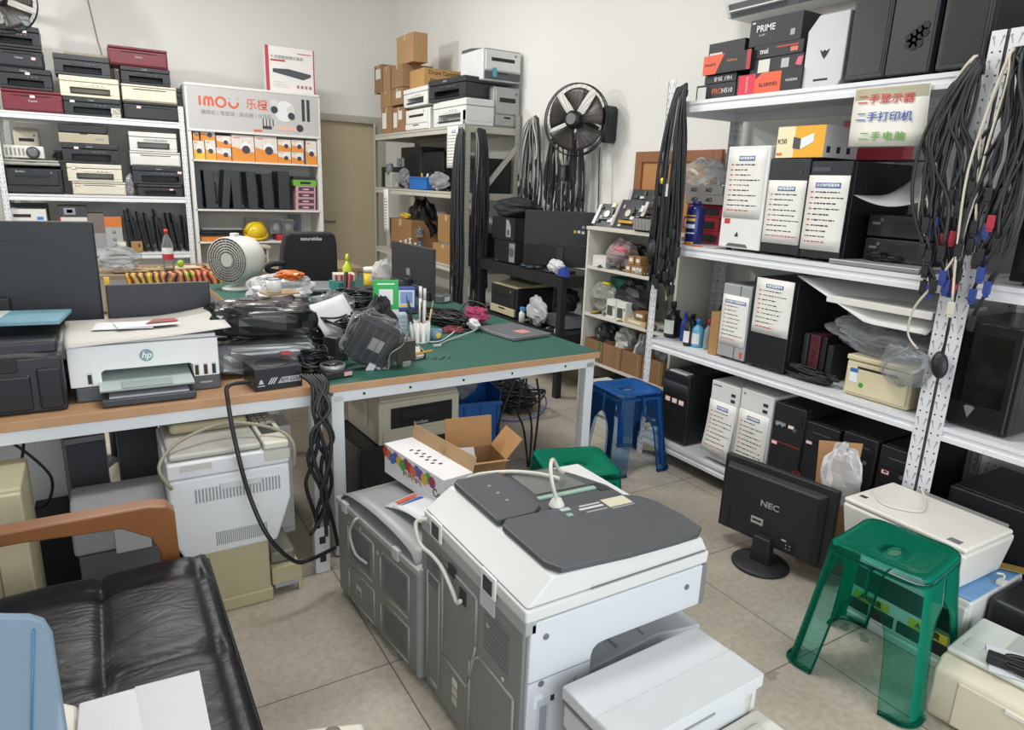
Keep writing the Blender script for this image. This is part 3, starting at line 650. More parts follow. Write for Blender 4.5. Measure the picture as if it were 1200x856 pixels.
_, z6 = comp('black motherboard carton with white italic lettering under the tallest one', (882, 73), (883, 55), (940, 66), 2.72, z=z5+.001, prints=[(RECT(-.02, .4, .62, .72), 'c23b40'), (RECT(.26, .4, .2, .52), 'cf7460')], words=[('msi', -.27, .5, .6, 'e3e3e3', 0)])
comp('tallest black motherboard carton with large white lettering', (877, 56), (879, 25), (938, 46), 2.73, z=z6+.001, words=[('PRIME', -.18, .62, .34, 'dfe0e1', 0), ('H510M', -.24, .38, .1, 'b9bbbd', 0)], prints=[(RECT(.3, .38, .2, .42), '9a9da0'), (RECT(-.46, -.4, .84, .9), 'c8cacc')])
# silver eight-cornered case with a wolf-like badge
y, zb, w, h = fitR((938, 107), (941, 22), (984, 102), 2.70, S4)
t = thing('gaming_case', 'silver gaming case with cut corners and a dark animal-head badge', 'computer', (2.70+.2, y, S4), RZ)
MB().prism([(-w/2, 0), (w*.42, 0), (w/2, h*.1), (w/2, h), (-w*.25, h), (-w/2, h*.8)], 'y', -.2, .2).obj('case', mat('a9abab', .35, .2, .03), t, .004)
MB().prism([(-.012, 0), (0, -.016), (.012, 0), (.022, .02), (.009, .012), (0, .018), (-.009, .012), (-.022, .02)], 'y', -.2025, -.2).obj('badge', ink, t).location = (0, 0, h*.45)
decal(t, 'lettering_strip', ink, -w*.2, w*.16, .028, .036, -.2)
for lb, bl, tl, br, kind in [('black tower with a brushed front, next to the silver case on the top shelf', (988, 101), (999, -40), (1033, 98), 'a'), ('black tower with hexagonal openings in its front on the top shelf', (1034, 98), (1044, -60), (1086, 92), 'h'),
                       ('black tower beside the double post on the top shelf', (1093, 92), (1108, -60), (1150, 86), 'b')]:
    t, w, d, h = towerR(lb, bl, tl, br, 2.69, S4, .45, bays=0, buttons=False, c='1f2226', fc='282b30', group='black towers on the top shelf')
    if kind == 'h':
        for k, (u, v) in enumerate([(0, 0), (.5, .3), (-.5, .28), (0, .6), (.5, .9), (1, .6), (.55, -.35), (0, -.55), (1.0, 1.25), (-.45, -.32)]):
            MB().cyl((.012+u*.036, -d/2-.001, .13+v*.036), (.012+u*.036, -d/2-.003, .13+v*.036), .017, n=6).obj('hexagon_opening', mat('0c0d0f', .6, 0, 0), t)
    else: decal(t, 'front_inlay', mat('17191c', .35, 0, .05, 60), -w*.4, w*.4, .03, h-.03, -d/2, .002)
    decal(t, 'groove', mat('0c0d0f', .5, 0, 0), w*.44, w*.46, .01, h-.01, -d/2, .0015)
tower('black tower at the photo edge on the top shelf of the near rack', 2.92, 1.03, S4, .2, .45, .5, bays=0, buttons=False, c='1f2226', group='black towers on the top shelf')
# the notice hanging over the top shelf's edge
a, b = P(1003, 105, x=2.652), P(1092, 97, x=2.652); c_, d_ = P(994, 172, x=2.645), P(1084, 171, x=2.645)
t = thing('paper_notice', 'white paper notice with red, blue and green Chinese lines taped to the top shelf', 'notice', (2.652, (a.y+b.y)/2, 0), RZ)
cy = (a.y+b.y)/2
def nt(u, v):
    top = a.lerp(b, u); bot = c_.lerp(d_, u); q = bot.lerp(top, v)
    return (-(q.y-cy), q.x-2.652-.004*math.sin(v*3.1), q.z)
MB().grid(nt, 4, 4).obj('sheet', mat('e4e2d8', .7, 0, .02), t, solid=.0008)
MB().grid(lambda u, v: (lambda q: (q[0], q[1]-.0015, q[2]))(nt(u*.98+.01, .80+.2*v)), 4, 2).obj('tape', clear('efe9d0', .0, .45, (.98, .97, .91)), t)
wn = abs(a.y-b.y)
for s, v, cc, sz, sp in (('二手显示器', .79, 'c03a40', .038, 1.0), ('二手打印机', .49, '2a4fa8', .038, 1.0), ('二手电脑', .16, '5c9a3c', .036, 1.24)):
    q = nt(.45, v); text(s, sz, mat(cc, .6, 0, 0), t, (q[0], q[1]-.006, q[2]), (R(90), R(2.0), 0), 'lettering', bold=.0003, sx=wn/.245, spacing=sp)
# --- near rack: middle and third shelf
t = tower('glossy black case wrapped in film on the middle shelf of the near rack', 2.93, .98, S3, .32, .42, .34, bays=0, buttons=False, c='131416', rough=.2)
t = tower('black gaming tower with a silver shield badge on the third shelf of the near rack', 2.92, P(1155, 430, x=2.72).y, S2, .24, .42, .40, bays=0, buttons=False, c='141518', rough=.25)
MB().prism([(-.018, .02), (0, -.02), (.018, .02), (.012, .026), (-.012, .026)], 'y', -.213, -.21).obj('shield_badge', mat('9da1a5', .3, .6), t).location = (-.02, 0, .065)
decal(t, 'window_panel', mat('0a0b0d', .1, 0, 0), -.09, .08, .10, .36, -.21, .002); decal(t, 'edge_strip', mat('3a3e42', .3), .1, .106, .02, .38, -.21, .003)
# --- air conditioner on the wall above
y0, y1 = P(990, 5, x=3.02).y, P(862, 5, x=3.02).y
zb = P(870, 14, x=3.02).z
t = thing('air_conditioner', 'white wall air conditioner at the top edge above the component cartons', 'air conditioner', (XR, (y0+y1)/2, zb), RZ)
w = max(.85, y1-y0); ac = mat('d5d6d5', .4, 0, .02)
MB().prism([(-.21, .07), (-.17, .0), (0, 0), (0, .3), (-.17, .3), (-.21, .25)], 'x', -w/2, w/2).obj('body', ac, t, .006)
MB().hexa([(-w/2+.03, -.205, .06), (w/2-.03, -.205, .06), (w/2-.03, -.168, .0), (-w/2+.03, -.168, .0)], [(-w/2+.03, -.209, .055), (w/2-.03, -.209, .055), (w/2-.03, -.174, -.006), (-w/2+.03, -.174, -.006)]).obj('outlet', mat('6a6d6f', .6), t)
for k in range(2): bx('louver', ac, t, -w/2+.05+k*(w/2-.02), -w/2+.05+k*(w/2-.02)+w/2-.08, -.215, -.19, .018+k*.001, .024)
# ================================================================== printers on the white rack along the back wall
YD = 7.53
def spanx(p0, p1, py, Y): a, b = P(p0, py, y=Y), P(p1, py, y=Y); return (a.x+b.x)/2, b.x-a.x
def stackD(zs, items, py):
    """items from the bottom up: left pixel, right pixel, height in pixels, depth, label and look"""
    z = zs+.002
    for (p0, p1, ph, dep, lb, k) in items:
        x, w = spanx(p0, p1, py, YD); h = ph*.0078
        inkjet(lb, x, YD+dep/2, z, w, dep, h, 0, **k); z += h+.002
    return z
MAR = '6e1f2b'
T = 1.975
stackD(T, [(-2, 70, 23, .34, 'maroon printer lowest in the left stack on the top shelf', dict(c=MAR, style='closed', tag_=(.0, .7), logo='Canon')),
           (-2, 60, 22, .34, 'black printer with small side windows on the maroon one', dict(style='slot', tag_=(.05, .75), logo='Canon')),
           (-4, 53, 20, .33, 'black printer third up in the left stack on the top shelf', dict(style='closed', tag_=(.3, .5), logo='Canon')),
           (-4, 52, 22, .33, 'black printer with a price sticker, fourth up in the left stack on the top shelf', dict(style='slot', tag_=(.2, .75), logo='Canon')),
           (12, 44, 10, .28, 'grey scanner topmost in the left stack on the top shelf', dict(c='7d8083', style='scan'))], 90)
stackD(T, [(72, 139, 20, .33, 'black printer lowest in the middle stack on the top shelf', dict(style='slot', tag_=(-.35, .75), logo='Canon', c='1f2a2b')),
           (70, 139, 22, .33, 'cream printer with a wide opening in the middle stack on the top shelf', dict(c=CREAM, style='slot', tag_=(-.36, .8))),
           (66, 131, 22, .3, 'dark grey printer with raised trays topmost in the middle stack', dict(c='33363a', style='slot'))], 100)
stackD(T, [(142, 212, 20, .34, 'black rounded printer lowest in the right stack on the top shelf', dict(style='closed', c='1e2226', tag_=(-.25, .7))),
           (142, 206, 19, .33, 'cream printer with a dark curved band in the right stack on the top shelf', dict(c=CREAM, style='closed')),
           (143, 200, 19, .33, 'black printer under the maroon one in the right stack', dict(style='slot', logo='Canon')),
           (131, 199, 21, .33, 'maroon printer topmost in the right stack on the top shelf', dict(c=MAR, style='closed', logo='Canon'))], 100)
x, w = spanx(130, 141, 128, 7.52); carton('small white card box between the two stacks on the top shelf', x, 7.56, T+.002, w, .06, .085, c='cfc9bd', tape=False)
x, w = spanx(201, 211, 98, 7.7); inkjet('black ink tank unit behind the right stack', x, 7.75, T+.002, .10, .2, .32, c='2a2d30', style='closed', name='ink_tank_unit')
inkjet('beige printer lying at the back behind the middle stack', spanx(80, 128, 66, 7.9)[0], 7.90, T+.002, .38, .16, .56, c='aaa189', style='closed')
T = 1.285
x0, w0 = spanx(2, 74, 200, YD)
z = stackD(T, [(2, 72, 31, .36, 'dark laser printer with a silver lid edge under the white projector', dict(c='202225', style='laser', logo='Brother', pc=BLK2)),
               (3, 71, 6, .34, 'silver flat scanner lid unit under the white projector', dict(c='9b9a92', style='scan'))], 200)
x, w = spanx(3, 51, 172, 7.56); hp = .115
t = thing('projector', 'white projector with a round lens on the dark laser printer', 'projector', (x, 7.56+.14, z), 0)
bx('body', mat('d2d1cb', .45, 0, .03), t, -w/2, w/2, -.14, .14, .008, hp, .012)
MB().lathe([(.03, -.142), (.048, -.142), (.052, -.15), (.03, -.165)], (w*.22, 0, hp*.5), 20, 'y').obj('lens_ring', mat('5a5d60', .3, .2), t)
MB().disc((w*.22, -.146, hp*.5), .03, (0, -1, 0), 18, .004).obj('lens', mat('101418', .08, 0, 0), t)
for k in range(5): bx('vent_slot', mat('8b8b87', .6), t, -w*.45+k*.03, -w*.45+k*.03+.016, -.1415, -.139, hp*.25, hp*.8)
for sx in (-1, 1): MB().cyl((sx*w*.36, -.1, 0), (sx*w*.36, -.1, .01), .012).obj('foot', ink, t)
x, w = spanx(15, 45, 154, 7.85); t = inkjet('small cream label printer at the back above the projector', x, 7.9, z, w, .2, .28, c=CREAM, style='laser', name='label_printer')
tangle('black cable draped over the white projector', (spanx(45, 60, 180, 7.6)[0]+.1, 7.66, z), .09, .08, .1, 21, n=3)
stackD(T, [(82, 145, 15, .36, 'lower of two cream laser printers in the middle of the second shelf', dict(c='cbc7b6', style='closed', tag_=(-.4, .75))),
           (78, 142, 20, .36, 'upper of two cream laser printers in the middle of the second shelf', dict(c='d0ccbc', style='slot', tag_=(-.38, .75))),
           (75, 141, 22, .34, 'black printer on the two cream laser printers', dict(style='slot', tag_=(-.25, .78), logo='Canon', c='1d2024')),
           (73, 131, 20, .32, 'black flat scanner in a cream frame topmost in the middle of the second shelf', dict(c='aaa38c', top='1e2023', style='scan'))], 195)
stackD(T, [(158, 211, 14, .34, 'black printer with a small screen lowest in the right stack, second shelf', dict(style='slot', tag_=(.25, .6), c='1c1f22')),
           (154, 218, 21, .34, 'black printer under the pale printers in the right stack, second shelf', dict(style='slot', tag_=(.36, .7), logo='Canon')),
           (153, 212, 17, .34, 'pale printer base under the printer with a control panel', dict(c='d2d2cd', style='closed')),
           (154, 209, 22, .33, 'pale printer with a control panel topmost in the right stack, second shelf', dict(c='d4d4d0', style='slot', pc='aeb0ae'))], 190)
crumpled('clear wrapped bundle beside the lower cream laser printer', (spanx(148, 156, 212, 7.56)[0], 7.6, T+.002), (.035, .05, .09), 31, clear('c9ccce', .2, .15), n=14)
# third shelf
T = .757
COVER = .235
def flat(label, p0, p1, py, dep, h, z, c, Y=7.54, name='carton', marks=(), cat='box', group=None):
    x, w = spanx(p0, p1, py, Y); t = thing(name, label, cat, (x, Y+dep/2, z), 0, group)
    bx('body', mat(c, .6, 0, .03), t, -w/2, w/2, -dep/2, dep/2, 0, h, .002)
    for u0, u1, v0, v1, cc in marks: decal(t, 'print', mat(cc, .6, 0, 0), u0*w, u1*w, v0*h, v1*h, -dep/2, .0012)
    return t
flat('large brown carton at the left of the third shelf, carrying the device cartons', 8, 104, 280, .3, COVER-.003, T+.002, '6b5a47')
T = T+COVER
flat('white device carton with a blue mark, lower left on the third shelf', 8, 57, 259, .3, .045, T+.002, 'cfcfcb', marks=[(.1, .4, .2, .8, '3a6fae')])
flat('white carton showing a black bar-shaped device, on the third shelf', 8, 54, 250, .3, .11, T+.05, 'd4d3d0', marks=[(-.35, .1, .35, .6, '1c1e22'), (.25, .42, .15, .4, '2f7fc0')])
flat('black framed flat box leaning behind the device cartons', 12, 57, 245, .04, .2, T+.002, '3a3c3f', Y=7.79)
flat('white carton with red edges under a dark picture box', 70, 103, 262, .25, .09, T+.002, 'cfcdc8', marks=[(-.5, -.44, 0, 1, 'a8323c')])
flat('dark picture box with a lens motif on the white carton', 68, 102, 250, .2, .1, T+.095, '3b3e42', marks=[(-.3, .1, .2, .8, '8b9196'), (-.2, 0, .35, .65, '15171a')])
T = .757
flat('brown and grey carton beside the orange striped box', 103, 122, 258, .2, .36, T+.002, '6f6660', marks=[(-.5, .5, 0, .5, '8f9093')])
t = flat('grey box with an orange top band and two colour rings', 122, 142, 258, .12, .33, T+.002, 'a3a3a1', marks=[(-.5, .5, .72, 1, 'c8702f')])
for v in (.12, .19):
    for k, cc in enumerate(('3a8f4a', '2f5fae', 'b0365a')): MB().lathe([(.013-k*.003, 0), (.016-k*.003, 0), (.016-k*.003, .001), (.013-k*.003, .001)], (.0, -.0615, v), 14, 'y', False).obj('colour_ring', mat(cc, .5, 0, 0), t)
flat('small cream jar-shaped carton on the third shelf front', 138, 148, 289, .06, .1, T+.002, 'b8ab90', Y=7.5, marks=[(-.5, .5, .6, 1, 'd9d5c8')])
flat('small brown kraft box next to the small cream carton', 154, 167, 287, .08, .1, T+.002, 'a17d4c', Y=7.5, marks=[(.1, .3, .5, .8, '4c3a25')])
for i, (p, tl) in enumerate(((146, .05), (156, .16), (164, .13), (172, .12), (180, .05), (188, .2), (197, .12), (204, .14), (212, .03))):
    x, _ = spanx(p, p+8, 268, 7.6); hh = (.38, .40, .37, .36, .33, .40, .36, .36, .34)[i]
    t = thing('tablet_display', 'slim black display leaning in the row at the right end of the third shelf', 'monitor', (x, 7.72, T+.003), 0, 'slim black displays on the third shelf', (0, -tl))
    bx('panel', mat('1b1e22', .4, 0, .03), t, 0, .02, -.15, .15, .004, hh, .004); bx('back_housing', mat('23272b', .5, 0, .03), t, .02, .045, -.1, .1, .06, hh*.75, .006)
tangle('tangle of black adapters and wires on the third shelf', (spanx(110, 135, 280, 7.62)[0], 7.62, T), .12, .08, .1, 41, n=7)

# ================================================================== the camera display stand
YI = 7.42
xa, xb = P(221, 170, y=YI).x, P(376, 180, y=YI).x
zt = P(222, 97, y=YI).z
t = thing('display_stand', 'white display stand with a grey camera advertising header', 'shelf', ((xa+xb)/2, YI, 0)); ws = (xb-xa)/2
wm = mat('d9d8d3', .5, 0, .02)
for s in (-1, 1): bx('side_post', wm, t, s*ws-(.03 if s > 0 else -.004), s*ws+(.006 if s > 0 else .034), 0, .36, 0, zt+.0, .003)
bx('back_panel', mat('c7c6c1', .6, 0, .02), t, -ws, ws, .36, .37, .5, zt)
z0_, z1_ = P(298, 156, y=YI).z, P(298, 103, y=YI).z
hd = bx('header_board', mat('b9b8b7', .5, 0, .02), t, -ws+.018, ws-.018, -.005, .02, z0_, zt-.004)
for nm, q in (('frame_top', (-ws, ws, zt-.018, zt+.004)), ('frame_bottom', (-ws, ws, z0_-.016, z0_+.004))): bx(nm, wm, hd, q[0], q[1], -.01, .022, q[2], q[3], .002)
hw, hc_ = ws*2, (z0_+zt)/2
orange = mat('d2603f', .5, 0, 0)
ux, uz, lh, lr = -hw*.40, hc_+.015, .085, .0105      # maker's word in round strokes: I, M, O and a U with two dots
def stroke(*ps): o = MB().tube([(ux+a, 0, uz+b) for a, b in ps], lr, 8, sub=6).obj('lettering', orange, hd); o.location.y = -.0055; o.scale = (1, .08, 1)
stroke((0, 0), (0, lh)); stroke((.04, 0), (.04, lh*.62), (.058, lh*.92), (.076, lh*.62), (.076, 0)); stroke((.076, lh*.62), (.094, lh*.92), (.112, lh*.62), (.112, 0))
stroke(*[(.185+.042*math.cos(R(a)), lh/2+.042*math.sin(R(a))) for a in range(0, 361, 30)])
stroke((.262, lh*.6), (.264, .025), (.30, .0), (.336, .025), (.338, lh*.6)); stroke((.262, lh*.93), (.262, lh)); stroke((.338, lh*.93), (.338, lh))
text('乐橙', .105, orange, hd, (hw*.01, -.0065, hc_+.055), FRONT, 'lettering', bold=.001)
text('摄像机 | 智能锁 | 路由器 | 对讲机', .045, mat('8b8a89', .5, 0, 0), hd, (-hw*.14, -.0065, hc_-.045), FRONT, 'lettering')
decal(hd, 'orange_line', orange, -.03, .05, hc_-.19, hc_-.17, -.006, .001)
# printed product picture: dome cameras, doorbells, router
pw = mat('d8d8d8', .5, 0, 0); pd = mat('33363a', .5, 0, 0)
MB().disc((hw*.22, -.007, hc_+.02), .1, (0, -1, 0), 24, .001).obj('pictured_camera', pw, hd); decal(hd, 'pictured_camera_foot', mat('d9b59f', .5, 0, 0), hw*.15, hw*.31, hc_-.16, hc_-.12, -.006, .001)
for u, v in ((.14, .03), (.27, -.02)):
    o = MB().disc((hw*u, -.009, hc_+v+.06), .04, (0, -1, 0), 18, .001).obj('pictured_dome', mat('c6c7c8', .5, 0, 0), hd)
    MB().disc((hw*u, -.0105, hc_+v), .034, (0, -1, 0), 18, .001).obj('pictured_dome_eye', pd, o)
for u in (.355, .395): decal(hd, 'pictured_doorbell', pd, hw*u, hw*u+.03, hc_-.06, hc_+.15, -.006, .001)
decal(hd, 'pictured_router', pd, hw*.045, hw*.115, hc_-.16, hc_-.13, -.006, .001)
for k in range(4): decal(hd, 'pictured_antenna', pd, hw*.047+k*.032, hw*.047+k*.032+.009, hc_-.13, hc_-.06, -.006, .001)
MB().disc((hw*.335, -.007, hc_-.13), .035, (0, -1, 0), 18, .001).obj('pictured_eye', pd, hd)
lv = []
for px, py in ((300, 190), (300, 246), (300, 283)):
    z = P(px, py, y=YI).z; lv.append(z); bx('shelf_board', wm, t, -ws+.018, ws-.018, 0, .36, z-.018, z, .002)
# white switch carton on top
x, zb, w, h = fitB(311, 55, 368, 107, YI+.02)
t = thing('switch_carton', 'white carton with a red edge and a pictured network switch, standing on the display stand', 'box', (x, YI+.06, zt+.006), 0)
bx('body', mat('dcdad7', .5, 0, .02), t, -w/2, w/2, -.05, .05, 0, h, .002)
rd = mat('b23a4c', .5, 0, 0)
decal(t, 'red_edge', rd, -w/2, -w*.43, 0, h, -.05); decal(t, 'red_edge', rd, w*.475, w/2, 0, h, -.05)
MB().prism([(-w*.36, h*.5), (-.02, h*.52), (w*.42, h*.44), (w*.42, h*.38), (w*.26, h*.3), (-w*.36, h*.42)], 'y', -.0515, -.05).obj('pictured_switch', mat('444a50', .5, 0, 0), t)
text('千兆智能网络交换机', .036, mat('55585a', .5, 0, 0), t, (-w*.4, -.0515, h*.76), FRONT, 'lettering', align='LEFT'); decal(t, 'red_line', rd, -w*.4, -w*.1, h*.67, h*.71, -.05)
decal(t, 'red_word', rd, w*.16, w*.44, h*.87, h*.89, -.05)
for k in range(4): decal(t, 'icon', mat('a56a76', .5), w*(.12+k*.085), w*(.12+k*.085)+.024, h*.1, h*.17, -.05)
for k in range(3): decal(t, 'print_line', mat('bcbab8', .5), -w*.36, -w*(.05+.04*k), h*(.1+k*.05), h*(.115+k*.05), -.05)
# camera cartons
zI = lv[0]+.001
def cam_carton(label, p0, p1, py0, py1, z, big=False, dep=.1, c='d9d2c8', oc='dd8a35', lens=True, yo=.02, tall=False):
    x, zb, w, h = fitB(p0, py0, p1, py1, YI+yo)
    t = thing('camera_box', label, 'box', (x, YI+yo+dep/2, z), 0, 'small camera boxes on the display stand' if not big else None)
    bx('body', mat(c, .5, 0, .02), t, -w/2, w/2, -dep/2, dep/2, 0, h-.002, .0015)
    MB().add([(-w/2, -dep/2-.0012, 0), (w/2, -dep/2-.0012, 0), (w/2, -dep/2-.0012, h*.34), (-w/2, -dep/2-.0012, h*.55)], [(0, 1, 2, 3)]).obj('orange_print', mat(oc, .5, 0, 0), t)
    decal(t, 'orange_word', mat('d9763a', .5), -w*.42, -w*.12, h*.86, h*.9, -dep/2)
    if lens:
        r = min(w, h)*(.23 if not tall else .3); v = .45*h
        o = MB().disc((w*.12 if not tall else 0, -dep/2-.0012, v+r*.55), r, (0, -1, 0), 18, .001).obj('pictured_camera', mat('e3e3e3', .5, 0, 0), t)
        MB().disc((w*.12 if not tall else 0, -dep/2-.0024, v), r*.8, (0, -1, 0), 18, .001).obj('pictured_lens', mat('3a3d42', .4, 0, 0), o)
        if big:
            for s in (-1, 1): MB().tube([(w*(.12+s*.12), -dep/2-.0016, h*.68), (w*(.12+s*.2), -dep/2-.0016, h*.86)], .003, 6).obj('pictured_antenna', mat('d0d0d0', .5), o)
    return h
h = cam_carton('yellow-based camera box at the left end of the display shelf', 227, 240, 166, 188, zI, oc='e2b53a', tall=True)
cam_carton('narrow orange box standing on the yellow-based one', 226, 233, 151, 166, zI+h, c='8d8478')
cam_carton('second camera box from the left on the display shelf, orange based', 241, 253, 166, 189, zI, tall=True, oc='dfa03a')
h = cam_carton('camera box on top of the two upright ones at the left end', 235, 252, 151, 167, zI+h+.001, yo=.03)
h = cam_carton('lower of two flat camera boxes left of the big ones', 254, 271, 174, 189, zI); cam_carton('upper of two flat camera boxes left of the big ones', 254, 271, 160, 174, zI+h)
cam_carton('left of the two big orange camera boxes', 272, 298, 159, 190, zI, True, .14); cam_carton('right of the two big orange camera boxes, with a green spot', 299, 325, 160, 191, zI, True, .14)
for i, (a, b, nm) in enumerate(((326, 341, 'next to the big boxes'), (342, 356, 'fourth column right of the big boxes'))):
    nm = ('next to the right big box', 'beside the last upright box')[i]
    h = cam_carton('lower small camera box '+nm, a, b, 178, 192, zI); cam_carton('upper small camera box '+nm, a, b, 164, 178, zI+h)
cam_carton('upright camera box at the right end of the display shelf', 359, 371, 165, 193, zI, tall=True)
flat('dark flat carton at the back of the display shelf', 254, 325, 158, .1, .3, lv[0]+.001, '5a5452', Y=YI+.2)
# slim displays standing in the second level, pink boxes, green box
zI = lv[1]+.002
for i, (p0, p1, hpx, tl) in enumerate(((229, 238, 48, .0), (240, 255, 48, .02), (258, 269, 49, -.12), (272, 285, 48, .03), (290, 304, 48, .03), (308, 323, 46, .04), (326, 342, 50, .0))):
    x, w = spanx(p0, p1, 220, YI+.05); h = hpx*.0077
    t = thing('tablet_display', 'slim dark monitor standing on edge in the row on the display stand', 'monitor', (x, YI+.17, zI), 0, 'slim monitors on the display stand', (0, -tl))
    bx('panel', mat('2a2e33', .4, 0, .03), t, -w*.5, w*.3, -.14, .14, .004, h, .006); bx('back_housing', mat('1b1e21', .5, 0, .03), t, w*.3, w*.48, -.1, .1, h*.12, h*.7, .008)
    bx('foot', mat('24272b', .5), t, -w*.5, w*.55, -.15, .02, 0, .012, .003)
for k in range(4):
    x, zb, w, h = fitB(347, 215+k*7.5, 370, 222+k*7.5, YI+.03)
    t = carton('pink-edged dark box, %s of the four stacked at the right of the display stand' % ('topmost', 'second', 'third', 'lowest')[k], x, YI+.11, lv[1]+.002+(3-k)*.062, w, .14, .06, c='c79aa2', tape=False, group='pink-edged boxes')
    decal(t, 'dark_print', mat('4a3c44', .5), -w*.38, w*.42, .01, .05, -.07); decal(t, 'pink_arc', mat('d9a5b2', .5), -w*.15, w*.15, .02, .035, -.0715)
x, zb, w, h = fitB(344, 206, 371, 214, YI+.03); t = carton('bright green flat carton on the pink-edged boxes', x, YI+.12, lv[1]+.002+4*.062, w, .15, .06, c='6fa83c', tape=False); decal(t, 'black_print', ink, -w*.2, w*.25, .018, .042, -.075)
t = carton('black flat carton on the green one at the top right of the display stand', x, YI+.12, lv[1]+.002+4*.062+.062, w*.96, .14, .03, c='2b2e33', tape=False)
# third level: keyboards, orange carton, helmet, blister packs
zI = lv[2]+.002
t = flat('orange carton under the keyboards on the display stand', 236, 305, 285, .2, .045, zI, 'cf7a30', Y=YI+.02)
for k in range(3):
    x, w = spanx(234, 284, 275, YI+.03)
    t = thing('keyboard', 'black keyboard, %s of the stack on the orange carton' % ('lowest', 'middle', 'topmost')[k], 'keyboard', (x+.01*k, YI+.10, zI+.047+k*.026), R((0, 2, -2)[k]), 'stacked keyboards')
    bx('base', mat('1a1c1f', .5), t, -w/2, w/2, -.07, .07, 0, .016, .003)
    mb = MB()
    for i in range(14):
        for j in range(4): mb.box(-w/2+.012+i*(w-.024)/14, -w/2+.012+i*(w-.024)/14+(w-.024)/14-.003, -.06+j*.03, -.06+j*.03+.026, .016, .023)
    mb.obj('keys', mat('2c2f33' if k < 2 else 'aaacab', .5), t)
x, w = spanx(287, 315, 272, YI+.02); x0h = x
t = thing('hard_hat', 'yellow hard hat leaning on its side on the display stand', 'helmet', (x, YI+.10, zI+.075), R(25), None, (R(28), R(-14)))
ym = mat('d9b722', .25, 0, .02)
rr = w*.46
MB().lathe([(rr*1.02, 0), (rr, rr*.25), (rr*.9, rr*.6), (rr*.65, rr*.9), (rr*.3, rr*1.05), (.001, rr*1.08)], n=28).obj('shell', ym, t)
MB().lathe([(rr*1.0, 0), (rr*1.18, -.004), (rr*1.18, .004), (rr*1.0, .012)], n=28, caps=False).obj('brim', ym, t)
MB().tube([(-rr*1.0, .01, .03), (-rr*.75, .01, rr*.85), (0, .01, rr*1.1), (rr*.75, .01, rr*.85), (rr*1.0, .01, .03)], .008, 8).obj('ridge', ym, t)
x, w = spanx(289, 304, 255, YI+.2); carton('white and blue picture carton behind the hard hat', x, YI+.3, zI, w, .05, .22, c='a8a6a2', tape=False, stickers=[(-.45, .1, .05, .5, '35506f')])
for k, (p0, p1, c, hh) in enumerate(((318, 330, '8c8f90', .16), (331, 345, 'b0b2b4', .15), (339, 354, '6b7378', .2))):
    x, w = spanx(p0, p1, 270, YI+.1+.05*k); t = thing('blister_pack', 'clear blister pack with a pale gadget, %s of three beside the hard hat' % ('first', 'second', 'third')[k], 'package', (x, YI+.13+.05*k, zI+.062), 0, 'blister packs')
    bx('card', mat(c, .5), t, -w/2, w/2, .0, .006, 0, hh, .001); MB().ball((0, -.012, hh*.45), w*.3, .012, hh*.25).obj('gadget', mat('d5d5d3' if k < 2 else '3a4f7a', .3), t)
    MB().box(-w*.42, w*.42, -.028, 0, .01, hh*.9).obj('blister', clear('dfe3e5', .1, .05), t)
x, w = spanx(325, 356, 282, YI+.06); t = carton('red flat carton under the blister packs', x, YI+.15, zI, w, .2, .058, c='a8303c', tape=False)
# black bag before the stand on a beige low shelf unit
x, zb, w, h = fitB(325, 271, 393, 330, 5.2)
t = thing('carry_bag', 'black zipped carry bag standing on the far end of the green table', 'bag', (x, 5.2, .752), R(-4))
hb_ = P(360, 272, y=5.2).z-.752
MB().prism([(-w*.5, 0), (w*.5, 0), (w*.49, hb_*.8), (w*.46, hb_*.97), (w*.4, hb_), (-w*.28, hb_*1.0), (-w*.36, hb_*.97), (-w*.42, hb_*.7)], 'y', -.07, .07, True).obj('body', mat('15171a', .75, 0, .08, 5, .3), t, .02)
text('naturehike', .036, mat('c9cbcc', .5, 0, 0), t, (w*.05, -.0735, hb_*.88), FRONT, 'lettering', bold=.0008) 
MB().tube([(-w*.42, -.1, hb_*.42), (-w*.65, -.12, hb_*.4), (-w*.7, -.12, hb_*.3), (-w*.52, -.11, hb_*.25)], .02, 10).obj('strap', mat('15171a', .8), t)
